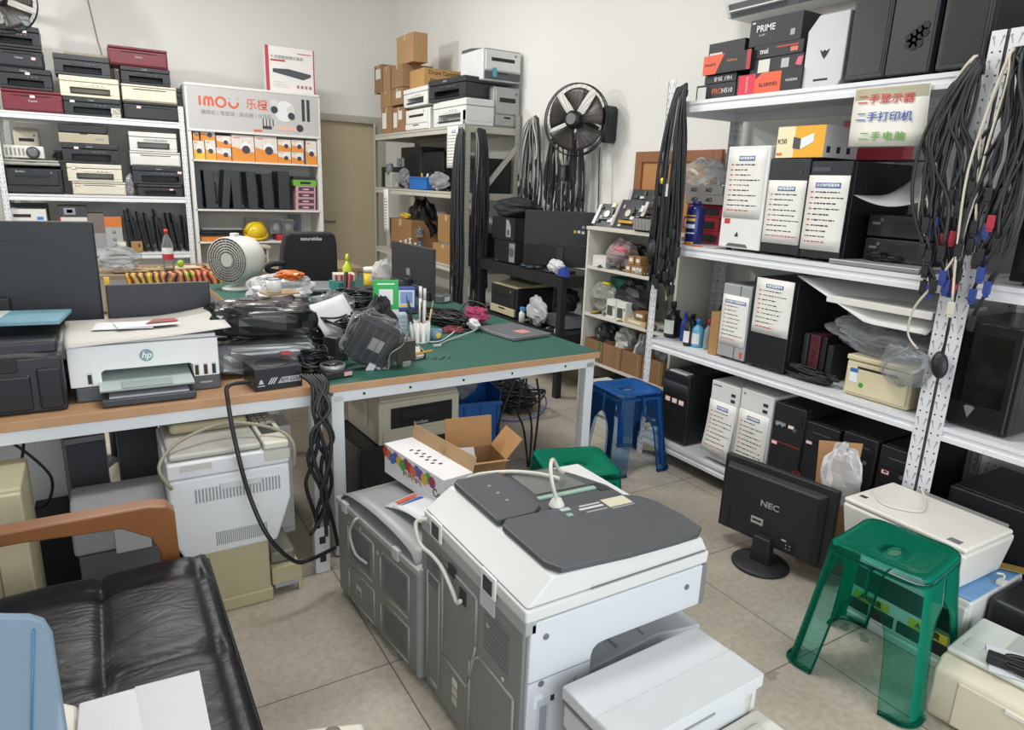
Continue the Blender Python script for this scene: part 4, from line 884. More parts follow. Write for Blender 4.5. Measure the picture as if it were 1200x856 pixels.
# white cable running down the wall, junction plate
o = MB().tube([P(103, 0, y=YB-.006), P(109, 25, y=YB-.006), P(115, 50, y=YB-.006), P(120, 68, y=YB-.006), P(123, 110, y=YB-.006)], .006, 6).obj('wall_cable', mat('8d8b87', .5)); tag(o, 'thin grey cable running down the back wall above the printers', 'cable')
def wall_fan(label, c, nrm, r, seed=0, box=True):
    """wall fan: cage of rings and wires, five blades, hub, motor box on the wall; c is the cage centre, nrm its facing angle"""
    t = thing('wall_fan', label, 'fan', c, nrm)
    k = mat('1b1d20', .4, 0, .02); bm_ = mat('3d3836', .4, 0, .02)
    cg = MB()
    for q, y in ((1, 0), (.99, -.03)):
        cg.lathe([(r*q-.004, y-.004), (r*q+.004, y-.004), (r*q+.004, y+.004), (r*q-.004, y+.004), (r*q-.004, y-.004)], n=40, axis='y', caps=False)
    o = cg.obj('cage_rim', k, t)
    w = MB()
    for i in range(36):
        a = 2*math.pi*i/36; w.tube([(math.cos(a)*r*.22, -.07, math.sin(a)*r*.22), (math.cos(a)*r*.7, -.065, math.sin(a)*r*.7), (math.cos(a)*r, -.02, math.sin(a)*r)], .0011, 4, sub=3)
    w.obj('cage_wires', k, o)['kind'] = 'stuff'
    for i in range(5):
        a0 = 2*math.pi*i/5+.35
        def bl(u, v):
            rr_ = r*(.22+.66*u); a = a0+(v-.5)*(.75-.1*u)*(.8+1.35*u*(1-.35*u))
            return (rr_*math.cos(a), -.02+.05*(v-.5), rr_*math.sin(a))
        MB().grid(bl, 6, 5).obj('blade', bm_, t, solid=.003)
    MB().lathe([(.001, -.095), (r*.16, -.09), (r*.24, -.075), (r*.25, -.02), (r*.2, .03), (r*.2, .12), (.001, .13)], n=24, axis='y').obj('motor_hub', k, t)
    MB().disc((0, -.095, 0), r*.15, (0, -1, 0), 18, .003).obj('hub_badge', mat('6d7174', .4), t)
    return t, k
tf, _ = wall_fan('dark wall fan cut by the upper left corner of the photo', P(-2, -2, y=7.55), 0, .27)
bx('wall_arm', mat('1b1d20', .4), tf, -.03, .03, .1, YB-7.55-.002, -.03, .03, .006)
# ================================================================== beige rack by the door
XC = 2.72
def fitC(bl, tl, br, X=XC, z=None): return fitR(bl, tl, br, X, z)
def boxC(label, bl, tl, br, d=.3, c='a0805a', z=None, X=XC, **k):
    y, zb, w, h = fitC(bl, tl, br, X, z); carton(label, X+d/2, y, zb, w, d, h, RZ, c=c, **k); return zb+h
ZT = 1.987
# top: cartons in three tiers
z1 = boxC('small brown carton with white stickers, bottom left on the beige rack', (447, 147), (447, 127), (459, 146), .3, '8f6f4f', z=ZT, stickers=[(-.4, 0, .2, .8, 'd5d2cc')])
z1b = boxC('brown carton with two white stickers, bottom tier beside the white printer', (460, 147), (460, 127), (474, 146), .3, '8a6a4b', z=ZT, stickers=[(-.4, -.1, .2, .8, 'd5d2cc'), (.0, .3, .5, .85, 'd5d2cc')])
z2 = boxC('small brown carton in the middle tier at the left', (446, 129), (446, 108), (458, 128), .3, '94744f', z=max(z1, z1b)+.002)
z2b = boxC('brown carton with one white sticker in the middle tier', (459, 129), (459, 105), (472, 127), .3, '8d6c4c', z=max(z1, z1b)+.002, stickers=[(-.1, .35, .4, .8, 'd0cdc6')])
z3 = boxC('brown carton with a white label, left in the upper tier', (439, 112), (439, 78), (448, 110), .3, '86674a', z=max(z2, z2b)+.002, X=2.74, stickers=[(-.3, .3, .5, .85, 'd0cdc6')])
z3a = boxC('crumpled brown carton between two others in the upper tier', (449, 110), (449, 79), (457, 109), .3, '97785a', z=max(z2, z2b)+.002, X=2.74)
z3b = boxC('brown carton right of the crumpled one in the upper tier', (459, 110), (459, 78), (472, 107), .32, '8c6d4f', z=max(z2, z2b)+.002)
boxC('square brown carton topmost on the beige rack', (465, 79), (464, 45), (484, 77), .15, 'a5835c', z=z3b+.002, X=2.76)
# long drum carton lying across
y0 = P(476, 95, x=2.90).y; zb = max(z2, z2b)-.05
yn, yf_ = P(497.5, 95, x=2.80).y, P(476, 95, x=2.80).y; zl = P(497, 104, x=2.80).z
t = carton('long brown carton with dark lettering lying behind the printers', 3.01, (yn+yf_)/2, zl, .43, yf_-yn, P(497, 79, x=2.80).z-zl, 0, c='b08a56', tape=False)
d_ = (yf_-yn)/2; text('Drum Cartridge', .055, mat('5a452b', .6, 0, 0), t, (.01, -d_-.0015, .15), FRONT, 'lettering', bold=.0006); text('型号: M10 / 12', .035, mat('5a452b', .6, 0, 0), t, (-.05, -d_-.0015, .08), FRONT, 'lettering')
def devC(label, bl, tl, br, d, z, X=XC, rz=RZ, **k):
    y, zb, w, h = fitC(bl, tl, br, X, z); inkjet(label, X+d/2, y, zb, w, d, h, rz, **k); return zb+h
z1 = devC('white laser printer, lower of two beside the brown cartons', (474, 146), (475, 127), (502, 143), .30, ZT, c='dcdcd8', style='laser', name='laser_printer')
devC('white laser printer, upper of two beside the brown cartons', (473, 127), (474, 106), (501, 125), .30, z1+.002, c='dededb', style='slot', name='laser_printer')
z2 = devC('large white laser printer at the near edge of the beige rack', (508, 143), (504, 122), (546, 138), .26, ZT, X=2.70, c='d6d7d5', style='slot', name='laser_printer')
devC('black multifunction printer tilted on the large white one', (505, 119), (497, 98), (540, 118), .27, z2+.002, X=2.70, rz=RZ+R(6), c='24272c', style='slot', logo='EPSON')
y, zb, w, h = fitC((560, 142), (560, 100), (604, 142), 2.86, ZT)
z3 = inkjet('grey laser copier under the white printer on the beige rack', 3.105, 5.50, ZT, .26, .42, .36, 0, c='a2a3a2', style='laser', name='laser_copier')
t = inkjet('white laser printer with a dark top, topmost on the beige rack', 3.05, 5.50, ZT+.363, .37, .42, .27, 0, c='d3d4d4', top='4d5052', style='laser', name='laser_printer')
decal(t, 'blue_sticker', mat('4f9db5', .5, 0, 0), -.1, -.06, .03, .1, -.212)
t = carton('white carton slab behind the grey copier', 3.05, 6.15, ZT, .4, .2, .28, RZ, c='b7af98', tape=False)
# paper list hanging at the near post
a, b = P(537, 147, x=2.66), P(523, 197, x=2.66); y = (P(530, 150, x=2.66).y)
t = thing('paper_list', 'white printed list hanging from the beige rack by the near post', 'paper', (2.665, y, 0), RZ)
w = abs(P(528, 170, x=2.66).y-P(541, 170, x=2.66).y); spec_sheet(t, -w/2, w/2, b.z, a.z, 0, 9, hw=.4, rnd=20, hoff=.6)
t = thing('paper_list', 'narrow white list hanging below the second shelf at the far post', 'paper', (2.685, P(452, 250, x=2.68).y, 0), RZ); spec_sheet(t, -.07, .07, P(452, 272, x=2.68).z, P(452, 222, x=2.68).z, 0, 10, hw=.4, rnd=22, head='', redfoot=False)
# second shelf clutter (1.44)
Z2 = 1.442
def yC(px, py=200, x=XC): return P(px, py, x=x).y
dk = mat('17191c', .45, 0, .06)
for lb, p0, p1, x, d, h, c, n in (('dark grey stacked equipment box at the back of the second shelf', 470, 494, 2.92, .26, .42, '26282c', 'equipment_case'), ('black equipment case beside the hanging list', 495, 520, 2.92, .26, .36, '1d1f23', 'equipment_case'),
                            ('black equipment case with a red strip at the far end', 447, 468, 2.90, .26, .22, '2a2022', 'equipment_case')):
    y0, y1 = yC(p1, 190, x), yC(p0, 190, x); t = thing(n, lb, 'equipment', (x+d/2, (y0+y1)/2, Z2), RZ); bx('case', mat(c, .5, 0, .08), t, -(y1-y0)/2, (y1-y0)/2, -d/2, d/2, 0, h, .004)
    decal(t, 'front_inlay', mat('0d0e10', .5), -(y1-y0)*.4, (y1-y0)*.4, h*.2, h*.8, -d/2, .003)
y0 = yC(458, 181, 2.80); t = thing('power_supply', 'silver power supply on the equipment at the far end of the beige rack', 'power supply', (2.98, y0, Z2+.222), RZ); bx('case', mat('9fa2a4', .35, .4), t, -.09, .09, -.08, .08, 0, .09, .003)
MB().lathe([(.03, 0), (.036, 0), (.036, .003), (.03, .003)], (.03, -.084, .045), 18, 'y', False).obj('fan_ring', ink, t)
t = thing('desk_fan_motor', 'pale gadget with a round fan at the far end of the second shelf', 'gadget', (2.76, yC(455, 205), Z2), RZ); bx('body', mat('a5a5a0', .4), t, -.1, .08, -.04, .06, 0, .16, .01)
MB().lathe([(.0, -.05), (.05, -.05), (.06, -.04), (.06, 0)], (0, 0, .19), 20, 'y').obj('fan_ring', mat('6b6e70', .4), t)
t = thing('plastic_basket', 'bright blue plastic box on the second shelf of the beige rack', 'box', (2.78, yC(491, 215), Z2), RZ)
wb = yC(480, 215)-yC(501, 215); mb = MB(); q = .004; hh = .12
mb.box(-wb/2, wb/2, -.07, .07, 0, q).box(-wb/2, wb/2, -.07, -.07+q, 0, hh).box(-wb/2, wb/2, .07-q, .07, 0, hh).box(-wb/2, -wb/2+q, -.07, .07, 0, hh).box(wb/2-q, wb/2, -.07, .07, 0, hh)
mb.obj('body', mat('2567b5', .35, 0, .03), t); bx('rim', mat('2567b5', .35), t, -wb/2-.006, wb/2+.006, -.078, -.07, hh-.016, hh, .003)
for k, (dy, c, an) in enumerate(((-.05, 'd9d6cc', .2), (.0, 'd7c89c', -.3), (.06, 'c9a93a', .5))):
    o = MB().cyl((0, 0, 0), (.02, .10*an, .14), .010).obj('hand_tool', mat(c, .4)); o.location = (2.78, yC(491, 215)+dy, Z2+.012); tag(o, ('white handled tool standing in the blue box', 'cream handled tool standing in the blue box', 'yellow handled tool standing in the blue box')[k], 'tool', 'tools in the blue box')
crumpled('greyish crumpled clear bag hanging over the second shelf edge beside the blue box', (2.755, yC(510, 215), Z2), (.045, .2, .07), 51, clear('b9bcbd', .25, .2), n=26)
crumpled('small clear bag at the left of the blue box', (2.76, yC(470, 215), Z2), (.05, .08, .09), 52, clear('b9bcbd', .22, .2), n=16)
tangle('black cable heap on the second shelf of the beige rack', (2.86, yC(512, 200, 2.86), Z2), .10, .3, .2, 53, n=12)
tangle('brass and black wires at the far end of the second shelf', (2.84, yC(468, 205, 2.84), Z2), .08, .12, .14, 54, mat('54481f', .4, 0, .1), n=6)
t = tower('black equipment case at the near end of the second shelf behind the steel brace', 3.0, 5.47, Z2, .34, .34, .29, bays=1, buttons=True, name='equipment_case', foot=False)
t = tower('black equipment case lower at the near end behind the steel brace', 3.0, 5.47, .802, .34, .34, .30, bays=1, buttons=True, name='equipment_case', foot=False)
# third shelf (0.80): cartons, bags
Z3 = .802
t = boxC('brown carton with folded flaps at the far end of the third shelf', (457, 305), (457, 255), (482, 311), .34, '8d6a45', z=Z3)
crumpled('black plastic sack heaped on the third shelf of the beige rack', (2.94, yC(497, 270, 2.94), Z3), (.13, .19, .24), 55, mat('131518', .35, 0, .05), n=30)
z = boxC('brown carton, lower of two at the near end of the third shelf', (507, 310), (507, 284), (531, 320), .30, '9a7648', z=Z3)
boxC('brown carton, upper of two at the near end of the third shelf', (513, 279), (514, 251), (532, 285), .28, '92703f', z=z+.012, X=2.74)
bx('blue_folder', mat('5d7691', .5), None, 2.74, 2.98, yC(531, 283)-.0, yC(512, 283), z+.001, z+.011).name = 'flat_folder'; tag(bpy.data.objects['flat_folder'], 'grey-blue flat folder between the two brown cartons', 'folder')
for k, (px, c, h) in enumerate(((476, 'c9c3bd', .12), (481, 'b8aaa4', .14), (487, 'd2d0cc', .11), (492, '4d84a8', .13), (470, 'b03a44', .1))):
    t = thing('small_bottle', ('pale small bottle before the black sack', 'beige small bottle before the black sack', 'white small bottle before the black sack', 'blue-capped small bottle before the black sack', 'red-capped small bottle before the brown carton')[k], 'bottle', (2.72, yC(px, 300), Z3)); MB().lathe([(.028, 0), (.028, h*.7), (.012, h*.85), (.012, h)], n=14).obj('body', mat(c, .4), t); MB().lathe([(.014, h*.97), (.014, h*1.15)], n=12).obj('cap', mat('d5d5d2' if k != 3 else '2f7fb0', .4), t)
tangle('white and black wires spilling over the third shelf', (2.80, yC(488, 275, 2.80), Z3+.16), .06, .14, .12, 57, mat('8d8d8a', .4, 0, .1), n=5)
crumpled('yellow cloth on the brown carton of the third shelf', (2.80, yC(476, 256, 2.8), P(470, 256, x=2.8).z), (.06, .09, .03), 58, mat('b99a2c', .7), name='cloth', cat='cloth', n=14)
o = MB().prism([(0, 0), (-.5, -.02), (-.52, .24), (-.04, .34)], 'x', 0, .02).obj('grey_panel', mat('55534f', .5)); o.location = (3.0, yC(505, 250, 3.0), 1.05); tag(o, 'dark grey panel standing at the back of the third shelf', 'panel')
o.location.z = Z3+.02+.0; 
# hanging cables: loops over a hook, each cable an object
CABK = [mat('16171a', .45, 0, .05), mat('1d1e22', .5, 0, .05), mat('24262a', .45, 0, .05)]; CABW = mat('c9c2b0', .5, 0, .03); CABG = mat('7c7d7e', .5, 0, .03)
VGA = mat('2a3f86', .45, 0, .03); REDP = mat('a82a3c', .45, 0, .03)
def hang(label, hook, drop, spread, rg, group, m=None, r=.0032, plug=None, both=True, out=(-1, 0), cat='cable', bow=0.0):
    """one cable folded over a hook: two strands fall to different heights, a plug at the end"""
    hx, hy, hz = hook; ox, oy = out; sx, sy = -oy, ox
    s1, s2 = rg.uniform(-1, 1)*spread, rg.uniform(-1, 1)*spread; d1 = drop*rg.uniform(.72, 1.0); d2 = drop*rg.uniform(.45, .95)
    o1, o2 = rg.uniform(.008, .05), rg.uniform(.008, .05)
    def q(s, o, dz): return (hx+sx*s+ox*o, hy+sy*s+oy*o, hz-dz)
    jj = lambda: rg.uniform(-.012, .012)
    j0 = rg.uniform(0, .03)
    A = [q(s1*1.05+jj(), o1, d1), q(s1*1.1+jj()+bow, o1+jj()*.5, d1*.75), q(s1*.95+jj()+bow, o1+.004, d1*.45), q(s1*.55+jj()+bow*.5, o1*.8+.004, d1*.15), q(s1*.2, .012, -.012+j0*.4), q((s1+s2)*.1, .0, .012+j0*.5),
         q(s2*.2, .012, -.012+j0*.4), q(s2*.55+jj()+bow*.5, o2*.8+.004, d2*.15), q(s2*.95+jj()+bow, o2+.004, d2*.45), q(s2*1.1+jj(), o2, d2*.75), q(s2*1.05+jj(), o2, d2)]
    if not both: A = A[:6]
    o = MB().tube(A, r, 6, sub=4).obj('hanging_cable', m or rg.choice(CABK)); tag(o, label, cat, group)
    ends = [A[0]]+([A[-1]] if both else [])
    for i, e in enumerate(ends):
        pm = plug if plug and i == 0 else CABK[1]
        MB().box(e[0]-.006, e[0]+.006, e[1]-.012, e[1]+.012, e[2]-.045, e[2]).box(e[0]-.004, e[0]+.004, e[1]-.009, e[1]+.009, e[2]-.056, e[2]-.044).obj('plug', pm, o, .002)
    return o
rg = random.Random(77)
L1 = 'black cable in the thick bundle hanging on the far post of the white rack'
# bundle over the far post of the white rack
hk = P(800, 103, x=2.645)
for i in range(26): hang(L1, (2.650-.003*(i % 5), hk.y-.015+rg.uniform(-.02, .02), hk.z-.01*(i % 4)), 1.0, .11, rg, 'cables on the far post of the white rack', r=.0055, out=(-1, 0))
for i, (c, d, nm) in enumerate(((CABW, 1.15, 'white cable'), (CABG, .8, 'grey cable'))):
    hang('%s among the black ones on the far post of the white rack' % nm, (2.64, hk.y-.01, hk.z-.02), d, .05, rg, 'cables on the far post of the white rack', m=c, r=.005)
p = P(778, 212, x=2.60); o = MB().lathe([(.0, -.02), (.018, -.016), (.018, .012), (.0, .018)], tuple(p), 14).obj('cable_tag', mat('dfc021', .4)); tag(o, 'yellow round tag on the cable bundle', 'tag')
p = P(781, 223, x=2.597); o = MB().box(p.x-.003, p.x+.003, p.y-.013, p.y+.013, p.z-.032, p.z+.032).obj('cable_tag', mat('dcdcd8', .5)); tag(o, 'white oblong tag on the cable bundle', 'tag')
p = P(764, 292, x=2.585); t = thing('gooseneck_mouse', 'black computer mouse hanging in the cable bundle over the junk cabinet', 'mouse', p, R(-90), None, (R(80), 0)); MB().ball((0, 0, 0), .032, .055, .02, 16).obj('body', mat('1b1d20', .5), t); MB().ball((0, .04, .008), .01, .014, .014, 10).obj('wheel', ink, t)
t.name = 'computer_mouse'
# bundles on the beige rack's near post
ph = P(548, 128, x=2.67)
L2 = 'black cable hanging along the near post of the beige rack'
for i in range(20): hang(L2, (2.685, ph.y+.13+rg.uniform(-.03, .03), 1.93), 1.55, .06, rg, 'cables on the beige rack post', r=.007)
for i in range(18): hang(L2, (2.84+rg.uniform(-.03, .03), 5.26, 1.94), 1.6, .06, rg, 'cables on the beige rack post', r=.007, out=(0, -1))
hang('grey cable among the black ones on the beige rack post', (2.79, 5.25, 1.92), 1.4, .03, rg, 'cables on the beige rack post', m=CABG, r=.006, out=(0, -1))
# bundle under the wall fan, on a hook of the wall
hk = P(626, 138, x=3.16)
L3 = 'pale looped cable in the bundle left of the wall fan'
for i in range(9): hang(L3, (3.16, hk.y+rg.uniform(-.02, .02), hk.z-.01*(i % 3)), .62, .14, rg, 'cables by the wall fan', m=(CABW, CABG, CABG)[i % 3], r=.006)
L4 = 'black cable in the bundle left of the wall fan'
for i in range(10): hang(L4, (3.17, hk.y+rg.uniform(-.05, .02), hk.z-.01*(i % 3)), .72, .12, rg, 'cables by the wall fan', r=.006)
L5 = 'black cable in the bundle hanging under the wall fan'
hk2 = P(657, 155, x=3.16); hk3 = P(679, 158, x=3.16)
for i in range(20): hang(L5, (3.16, (hk2 if i % 2 else hk3).y+rg.uniform(-.03, .03), hk2.z-.01*(i % 4)), .62, .13, rg, 'cables under the wall fan', r=.007)
for i in range(3): hang('white cable in the bundle hanging under the wall fan', (3.15, hk2.y-.05*i, hk2.z-.01), .5, .05, rg, 'pale cables under the wall fan', m=CABW, r=.005)
p = P(661, 203, x=3.09); o = bx('power_adapter', mat('2b2d31', .4), None, p.x-.015, p.x+.015, p.y-.03, p.y+.03, p.z-.06, p.z+.06, .006); tag(o, 'black power adapter hanging in the bundle under the wall fan', 'adapter')
bx('adapter_label', mat('4d5054', .5), o, p.x-.0165, p.x-.015, p.y-.02, p.y+.02, p.z-.03, p.z+.04)
# wall fan
c = P(676, 141, x=3.02)
tf, k = wall_fan('black wall fan with brown-grey blades above the cable bundles', c, R(-62), .245)
MB().tube([(0, .1, 0), (.04, .16, -.02), (.08, .19, -.05)], .022, 10).obj('arm', k, tf)
cb = P(711, 146, x=3.17)
t = MB().prism([(-.03, -.105), (-.015, -.125), (.02, -.125), (.035, -.1), (.035, .1), (.02, .125), (-.015, .125), (-.03, .105)], 'y', -.05, .05).obj('control_box', k, None, .008)
t.parent = tf; t.matrix_parent_inverse = (Matrix.Translation(tf.location) @ Euler((0, 0, R(-62))).to_matrix().to_4x4()).inverted(); t.location = (cb.x+.02, cb.y, cb.z); t.rotation_euler = (0, 0, R(-80))
o = MB().tube([P(703, 172, x=3.235), P(702, 200, x=3.238), P(701, 240, x=3.24), P(699, 262, x=3.24)], .004, 6).obj('wall_cable', mat('3a3b3d', .5)); tag(o, 'dark cable running down the wall from the fan', 'cable')
o = MB().tube([P(716, 165, x=3.238), P(717, 200, x=3.24), P(716, 250, x=3.24)], .003, 6).obj('wall_cable', mat('c9c6be', .5)); tag(o, 'white cable running down the wall beside the fan', 'cable')
# wooden framed board leaning on the wall
a, b = P(745, 178, x=3.2), P(846, 182, x=3.2); zb = 1.25; zt_ = a.z
t = thing('wooden_board', 'brown wooden framed board leaning on the wall behind the cable bundle', 'board', (3.215, (a.y+b.y)/2, zb), RZ); w = a.y-b.y; wd = mat('8a5a35', .5, 0, .1, 3)
bx('panel', mat('b07c48', .5, 0, .08, 3), t, -w/2, w/2, 0, .012, 0, zt_-zb)
for q in ((-w/2, -w/2+.07, 0, zt_-zb), (w/2-.07, w/2, 0, zt_-zb), (-w/2+.07, w/2-.07, zt_-zb-.07, zt_-zb), (-w/2+.07, w/2-.07, 0, .07)): bx('frame_bar', wd, t, q[0], q[1], -.014, 0, q[2], q[3], .004)
crumpled('clear crumpled bag before the wooden board', (3.06, P(826, 200, x=3.06).y, 1.51), (.06, .17, .09), 61, clear('cfd2d3', .2, .2), n=22)
# ================================================================== black low rack with cases and a monitor
bk = mat('1a1b1e', .5, 0, .04)
BX0, BX1, BY0, BY1 = 2.80, 3.22, 3.93, 5.20
t = thing('metal_rack', 'black low metal rack between the junk cabinet and the beige rack', 'shelf', ((BX0+BX1)/2, (BY0+BY1)/2, 0)); a, b = (BX1-BX0)/2, (BY1-BY0)/2
for sx in (-1, 1):
    for sy in (-1, 1): bx('post', bk, t, min(sx*a, sx*(a-.05)), max(sx*a, sx*(a-.05)), min(sy*b, sy*(b-.05)), max(sy*b, sy*(b-.05)), 0, .90, .003)
for z, hb in ((.90, .08), (.47, .07)):
    s = bx('shelf_board', bk, t, -a+.012, a-.012, -b+.012, b-.012, z-.015, z)
    for sx in (-1, 1): bx('beam', bk, s, sx*(a-.006)-.006, sx*(a-.006)+.006, -b+.05, b-.05, z-hb, z+.004)
    for sy in (-1, 1): bx('end_beam', bk, s, -a+.05, a-.05, sy*(b-.006)-.006, sy*(b-.006)+.006, z-hb, z+.004)
ZB = .906
y, zb, w, h = fitR((570, 300), (572, 245), (600, 310), 2.84, ZB)
h = .17
t = tower('black case with a round silver drive plate, lower of two on the black rack', 3.02, P(590, 285, x=2.84).y, ZB, .34, .34, .175, bays=0, buttons=False, foot=False, c='17181b')
bx('drive_plate', mat('9fa1a3', .4, .4), t, .08, .165, -.174, -.17, .01, .16, .002); MB().cyl((.12, -.174, .09), (.12, -.178, .09), .036, n=24).obj('fan_plate', mat('5b5e60', .4, .2), t)
t = tower('black case with a silver bracket, upper of two on the black rack', 3.02, P(588, 265, x=2.84).y, ZB+.177, .36, .34, .18, bays=0, buttons=False, foot=False, c='1a1b1f')
MB().prism([(.06, .03), (.13, .03), (.13, .11), (.09, .165), (.06, .165)], 'y', -.174, -.17).obj('bracket', mat('a9abab', .4, .4), t); MB().prism([(.085, .045), (.105, .045), (.105, .085), (.085, .085)], 'y', -.176, -.173).obj('opening', ink, t)
crumpled('black folded laptop bag on top of the two cases', (3.0, P(607, 228, x=3.0).y, ZB+.36), (.16, .27, .085), 63, mat('1a1b1f', .7, 0, .1), name='laptop_bag', flat=.8, amp=.14, n=30)
t = monitor('large dark monitor seen from behind on the black rack under the cable bundles', 2.98, 4.22, ZB, .56, .41, R(-42), c='25282b', lift=.03, bulge=.0, logo=None)
bx('lower_cover', mat('15171a', .35, 0, 0), t, -.275, .275, -.03, -.009, .034, .20, .006); bx('vent_strip', mat('24272a', .6), t, -.08, .08, -.0105, -.009, .33, .36)
for u, v, c in ((.10, .295, 'c9a82c'), (.13, .295, 'd0d0cf'), (.16, .29, 'd0d0cf'), (.16, .33, '8f9498')): decal(t, 'sticker', mat(c, .5), u-.01, u+.01, v-.01, v+.01, -.009)
crumpled('white and blue wrapper on the black rack before the monitor', (2.86, P(652, 310, x=2.86).y, ZB+.001), (.05, .09, .045), 65, mat('cfd0d2', .5), name='wrapper', cat='wrapper', n=14)
p = P(660, 307, x=2.82); o = MB().prism([(-.05, 0), (.06, 0), (.03, .05), (-.03, .07)], 'x', -.02, .02).obj('blue_wrapper', mat('2c3f9a', .5)); o.name = 'wrapper'; o.location = (2.815, p.y-.02, ZB); tag(o, 'small blue wrapper beside the white one on the black rack', 'wrapper')
tangle('small cables and connectors lying on the black rack', (2.86, P(620, 300, x=2.86).y, ZB), .05, .12, .03, 66, mat('3c5560', .4, 0, .1), n=4)
ZL = .476
t = inkjet('black laser printer with a cream top edge on the lower level of the black rack', 3.0, P(592, 350, x=2.85).y, ZL, .42, .36, .27, RZ, c='1d1f22', top='b9b193', style='laser', name='laser_printer')
crumpled('clear and white plastic scraps on the lower level of the black rack', (2.85, P(627, 360, x=2.83).y, ZL), (.045, .13, .10), 67, mat('b4b7b8', .35, 0, .2), n=18, name='plastic_scraps', cat='scraps')
t = thing('spray_bottle', 'small white bottle with a blue trigger on the black rack', 'bottle', (2.82, P(612, 362, x=2.82).y, ZL)); MB().lathe([(.025, 0), (.025, .07), (.01, .09)], n=12).obj('body', mat('d4d6d6', .4), t); bx('trigger', mat('3f8fc5', .4), t, -.012, .012, -.03, .02, .09, .12, .004)
t = carton('pale blue-grey tray carton on the lower level of the black rack', 3.06, P(655, 358, x=3.0).y-.02, ZL, .22, .2, .09, RZ, c='8f979d', tape=False)
crumpled('black bag on the pale carton of the black rack', (3.06, P(655, 345, x=3.0).y-.02, ZL+.092), (.08, .12, .09), 69, mat('17181b', .6), n=16)
# ================================================================== white junk cabinet
KX0, KX1, KY0, KY1, KH = 2.90, 3.235, 2.905, 3.80, 1.245
wm = mat('cfcbc0', .5, 0, .03)
t = thing('open_cabinet', 'white open cabinet full of spare parts beside the white rack', 'cabinet', ((KX0+KX1)/2, (KY0+KY1)/2, 0), RZ); W2, D2 = (KY1-KY0)/2, (KX1-KX0)/2
for s in (-1, 1): bx('side_panel', wm, t, s*W2-(.02 if s > 0 else 0), s*W2+(.02 if s < 0 else 0), -D2, D2, 0, KH, .002)
bx('back_panel', wm, t, -W2+.02, W2-.02, D2-.008, D2, .02, KH-.02)
KZ = (.07, .345, .675, 1.0); bx('top_panel', wm, t, -W2-.005, W2+.005, -D2-.008, D2, KH, KH+.022, .002)
for z in KZ: bx('shelf_board', wm, t, -W2+.02, W2-.02, -D2+.002, D2-.008, z-.02, z, .0015)
bx('plinth', wm, t, -W2+.02, W2-.02, -D2+.02, -D2+.035, 0, KZ[0]-.02)
def kY(px, py, x=KX0): return P(px, py, x=x).y
# on top: two circuit boards and a heap of cards
def circuit(label, loc, rz, tx, w, h, seed, gold=False):
    r = random.Random(seed); t = thing('circuit_board', label, 'circuit board', loc, rz, None, (tx, 0))
    bx('board', mat('22282a', .4, 0, .1, 40), t, -w/2, w/2, -.002, .002, 0, h)
    for k in range(16):
        u, v = r.uniform(-.45, .4)*w, r.uniform(.03, .9)*h; a, b = r.uniform(.01, .05), r.uniform(.01, .03)
        bx('chip', mat(r.choice(('8f9192', '1a1b1e', 'b9b48f', '4a4d50', 'c9c9c4')), .4, .2, 0), t, u, min(u+a, w/2), -.002-r.uniform(.006, .018), -.002, v, min(v+b, h))
    MB().disc((0, -.018, h*.5), .024, (0, -1, 0), 18, .006).obj('processor', mat('cfc8b0', .3, .3), t); bx('socket', mat('3c3f42', .4), t, -.04, .04, -.016, -.002, h*.5-.04, h*.5+.04)
    for s in (-1, 1): bx('silver_rail', mat('b5b0ae', .35, .3), t, s*w*.5-.014, s*w*.5+.014, -.012, -.002, .01, h-.01)
    if gold: bx('gold_bracket', mat('b98f2e', .35, .4), t, -.06, .08, -.024, -.018, h*.15, h*.24)
    return t
zt_ = KH+.024
circuit('large circuit board with silver rails leaning at the back of the junk cabinet top', (3.10, kY(748, 240, 3.10), zt_), RZ, R(-14), .27, .26, 1)
circuit('circuit board with a gold bracket leaning in front on the junk cabinet top', (2.98, kY(732, 262, 2.98), zt_), RZ, R(-24), .26, .2, 2, True)
circuit('circuit board at the far corner of the junk cabinet top', (2.98, kY(708, 258, 2.98), zt_), RZ+R(8), R(-30), .20, .17, 3)
for k in range(5): circuit('small expansion card, %s in the row at the near end of the cabinet top' % ('first', 'second', 'third', 'fourth', 'fifth')[k], (2.95, kY(757, 270, 2.95)-k*.03, zt_), RZ+R(70), R(-20), .14, .09, 10+k)
# shelf contents
rg2 = random.Random(5)
def small_box(label, y, z, w, d, h, c, x=KX0+.015, rz=None, group=None, name='small_carton'):
    t = thing(name, label, 'box', (x+d/2, y, z+.002), RZ if rz is None else rz, group); bx('body', mat(c, .6, 0, .04), t, -w/2, w/2, -d/2, d/2, 0, h, .0015); decal(t, 'label_patch', mat('dddbd6', .6), -w*.3, w*.3, h*.35, h*.75, -d/2, .001); return t
z = KZ[3]
small_box('white carton at the far end of the upper cabinet shelf', kY(700, 305), z, .14, .1, .075, 'd3d1cb')
crumpled('clear bag of white and red parts on the upper cabinet shelf', (3.0, kY(716, 300), z+.002), (.08, .13, .085), 71, clear('d9c9c9', .3, .2), n=18)
crumpled('red and white net bag on the upper cabinet shelf', (2.945, kY(718, 296)-.02, z+.09), (.03, .07, .03), 72, mat('c06a70', .5, 0, .25, 40), n=12)
for k, (px, zz, c) in enumerate(((734, 0, '96714a'), (741, 0, '9c774f'), (748, 0, '8d6a45'), (737, .055, 'a27b50'), (745, .055, '96714a'))): small_box('small brown relay box, %s in the heap on the upper cabinet shelf' % ('lower far', 'lower middle', 'lower near', 'upper far', 'upper near')[k], kY(px, 310), z+zz, .05, .07, .052, c, group='small brown boxes')
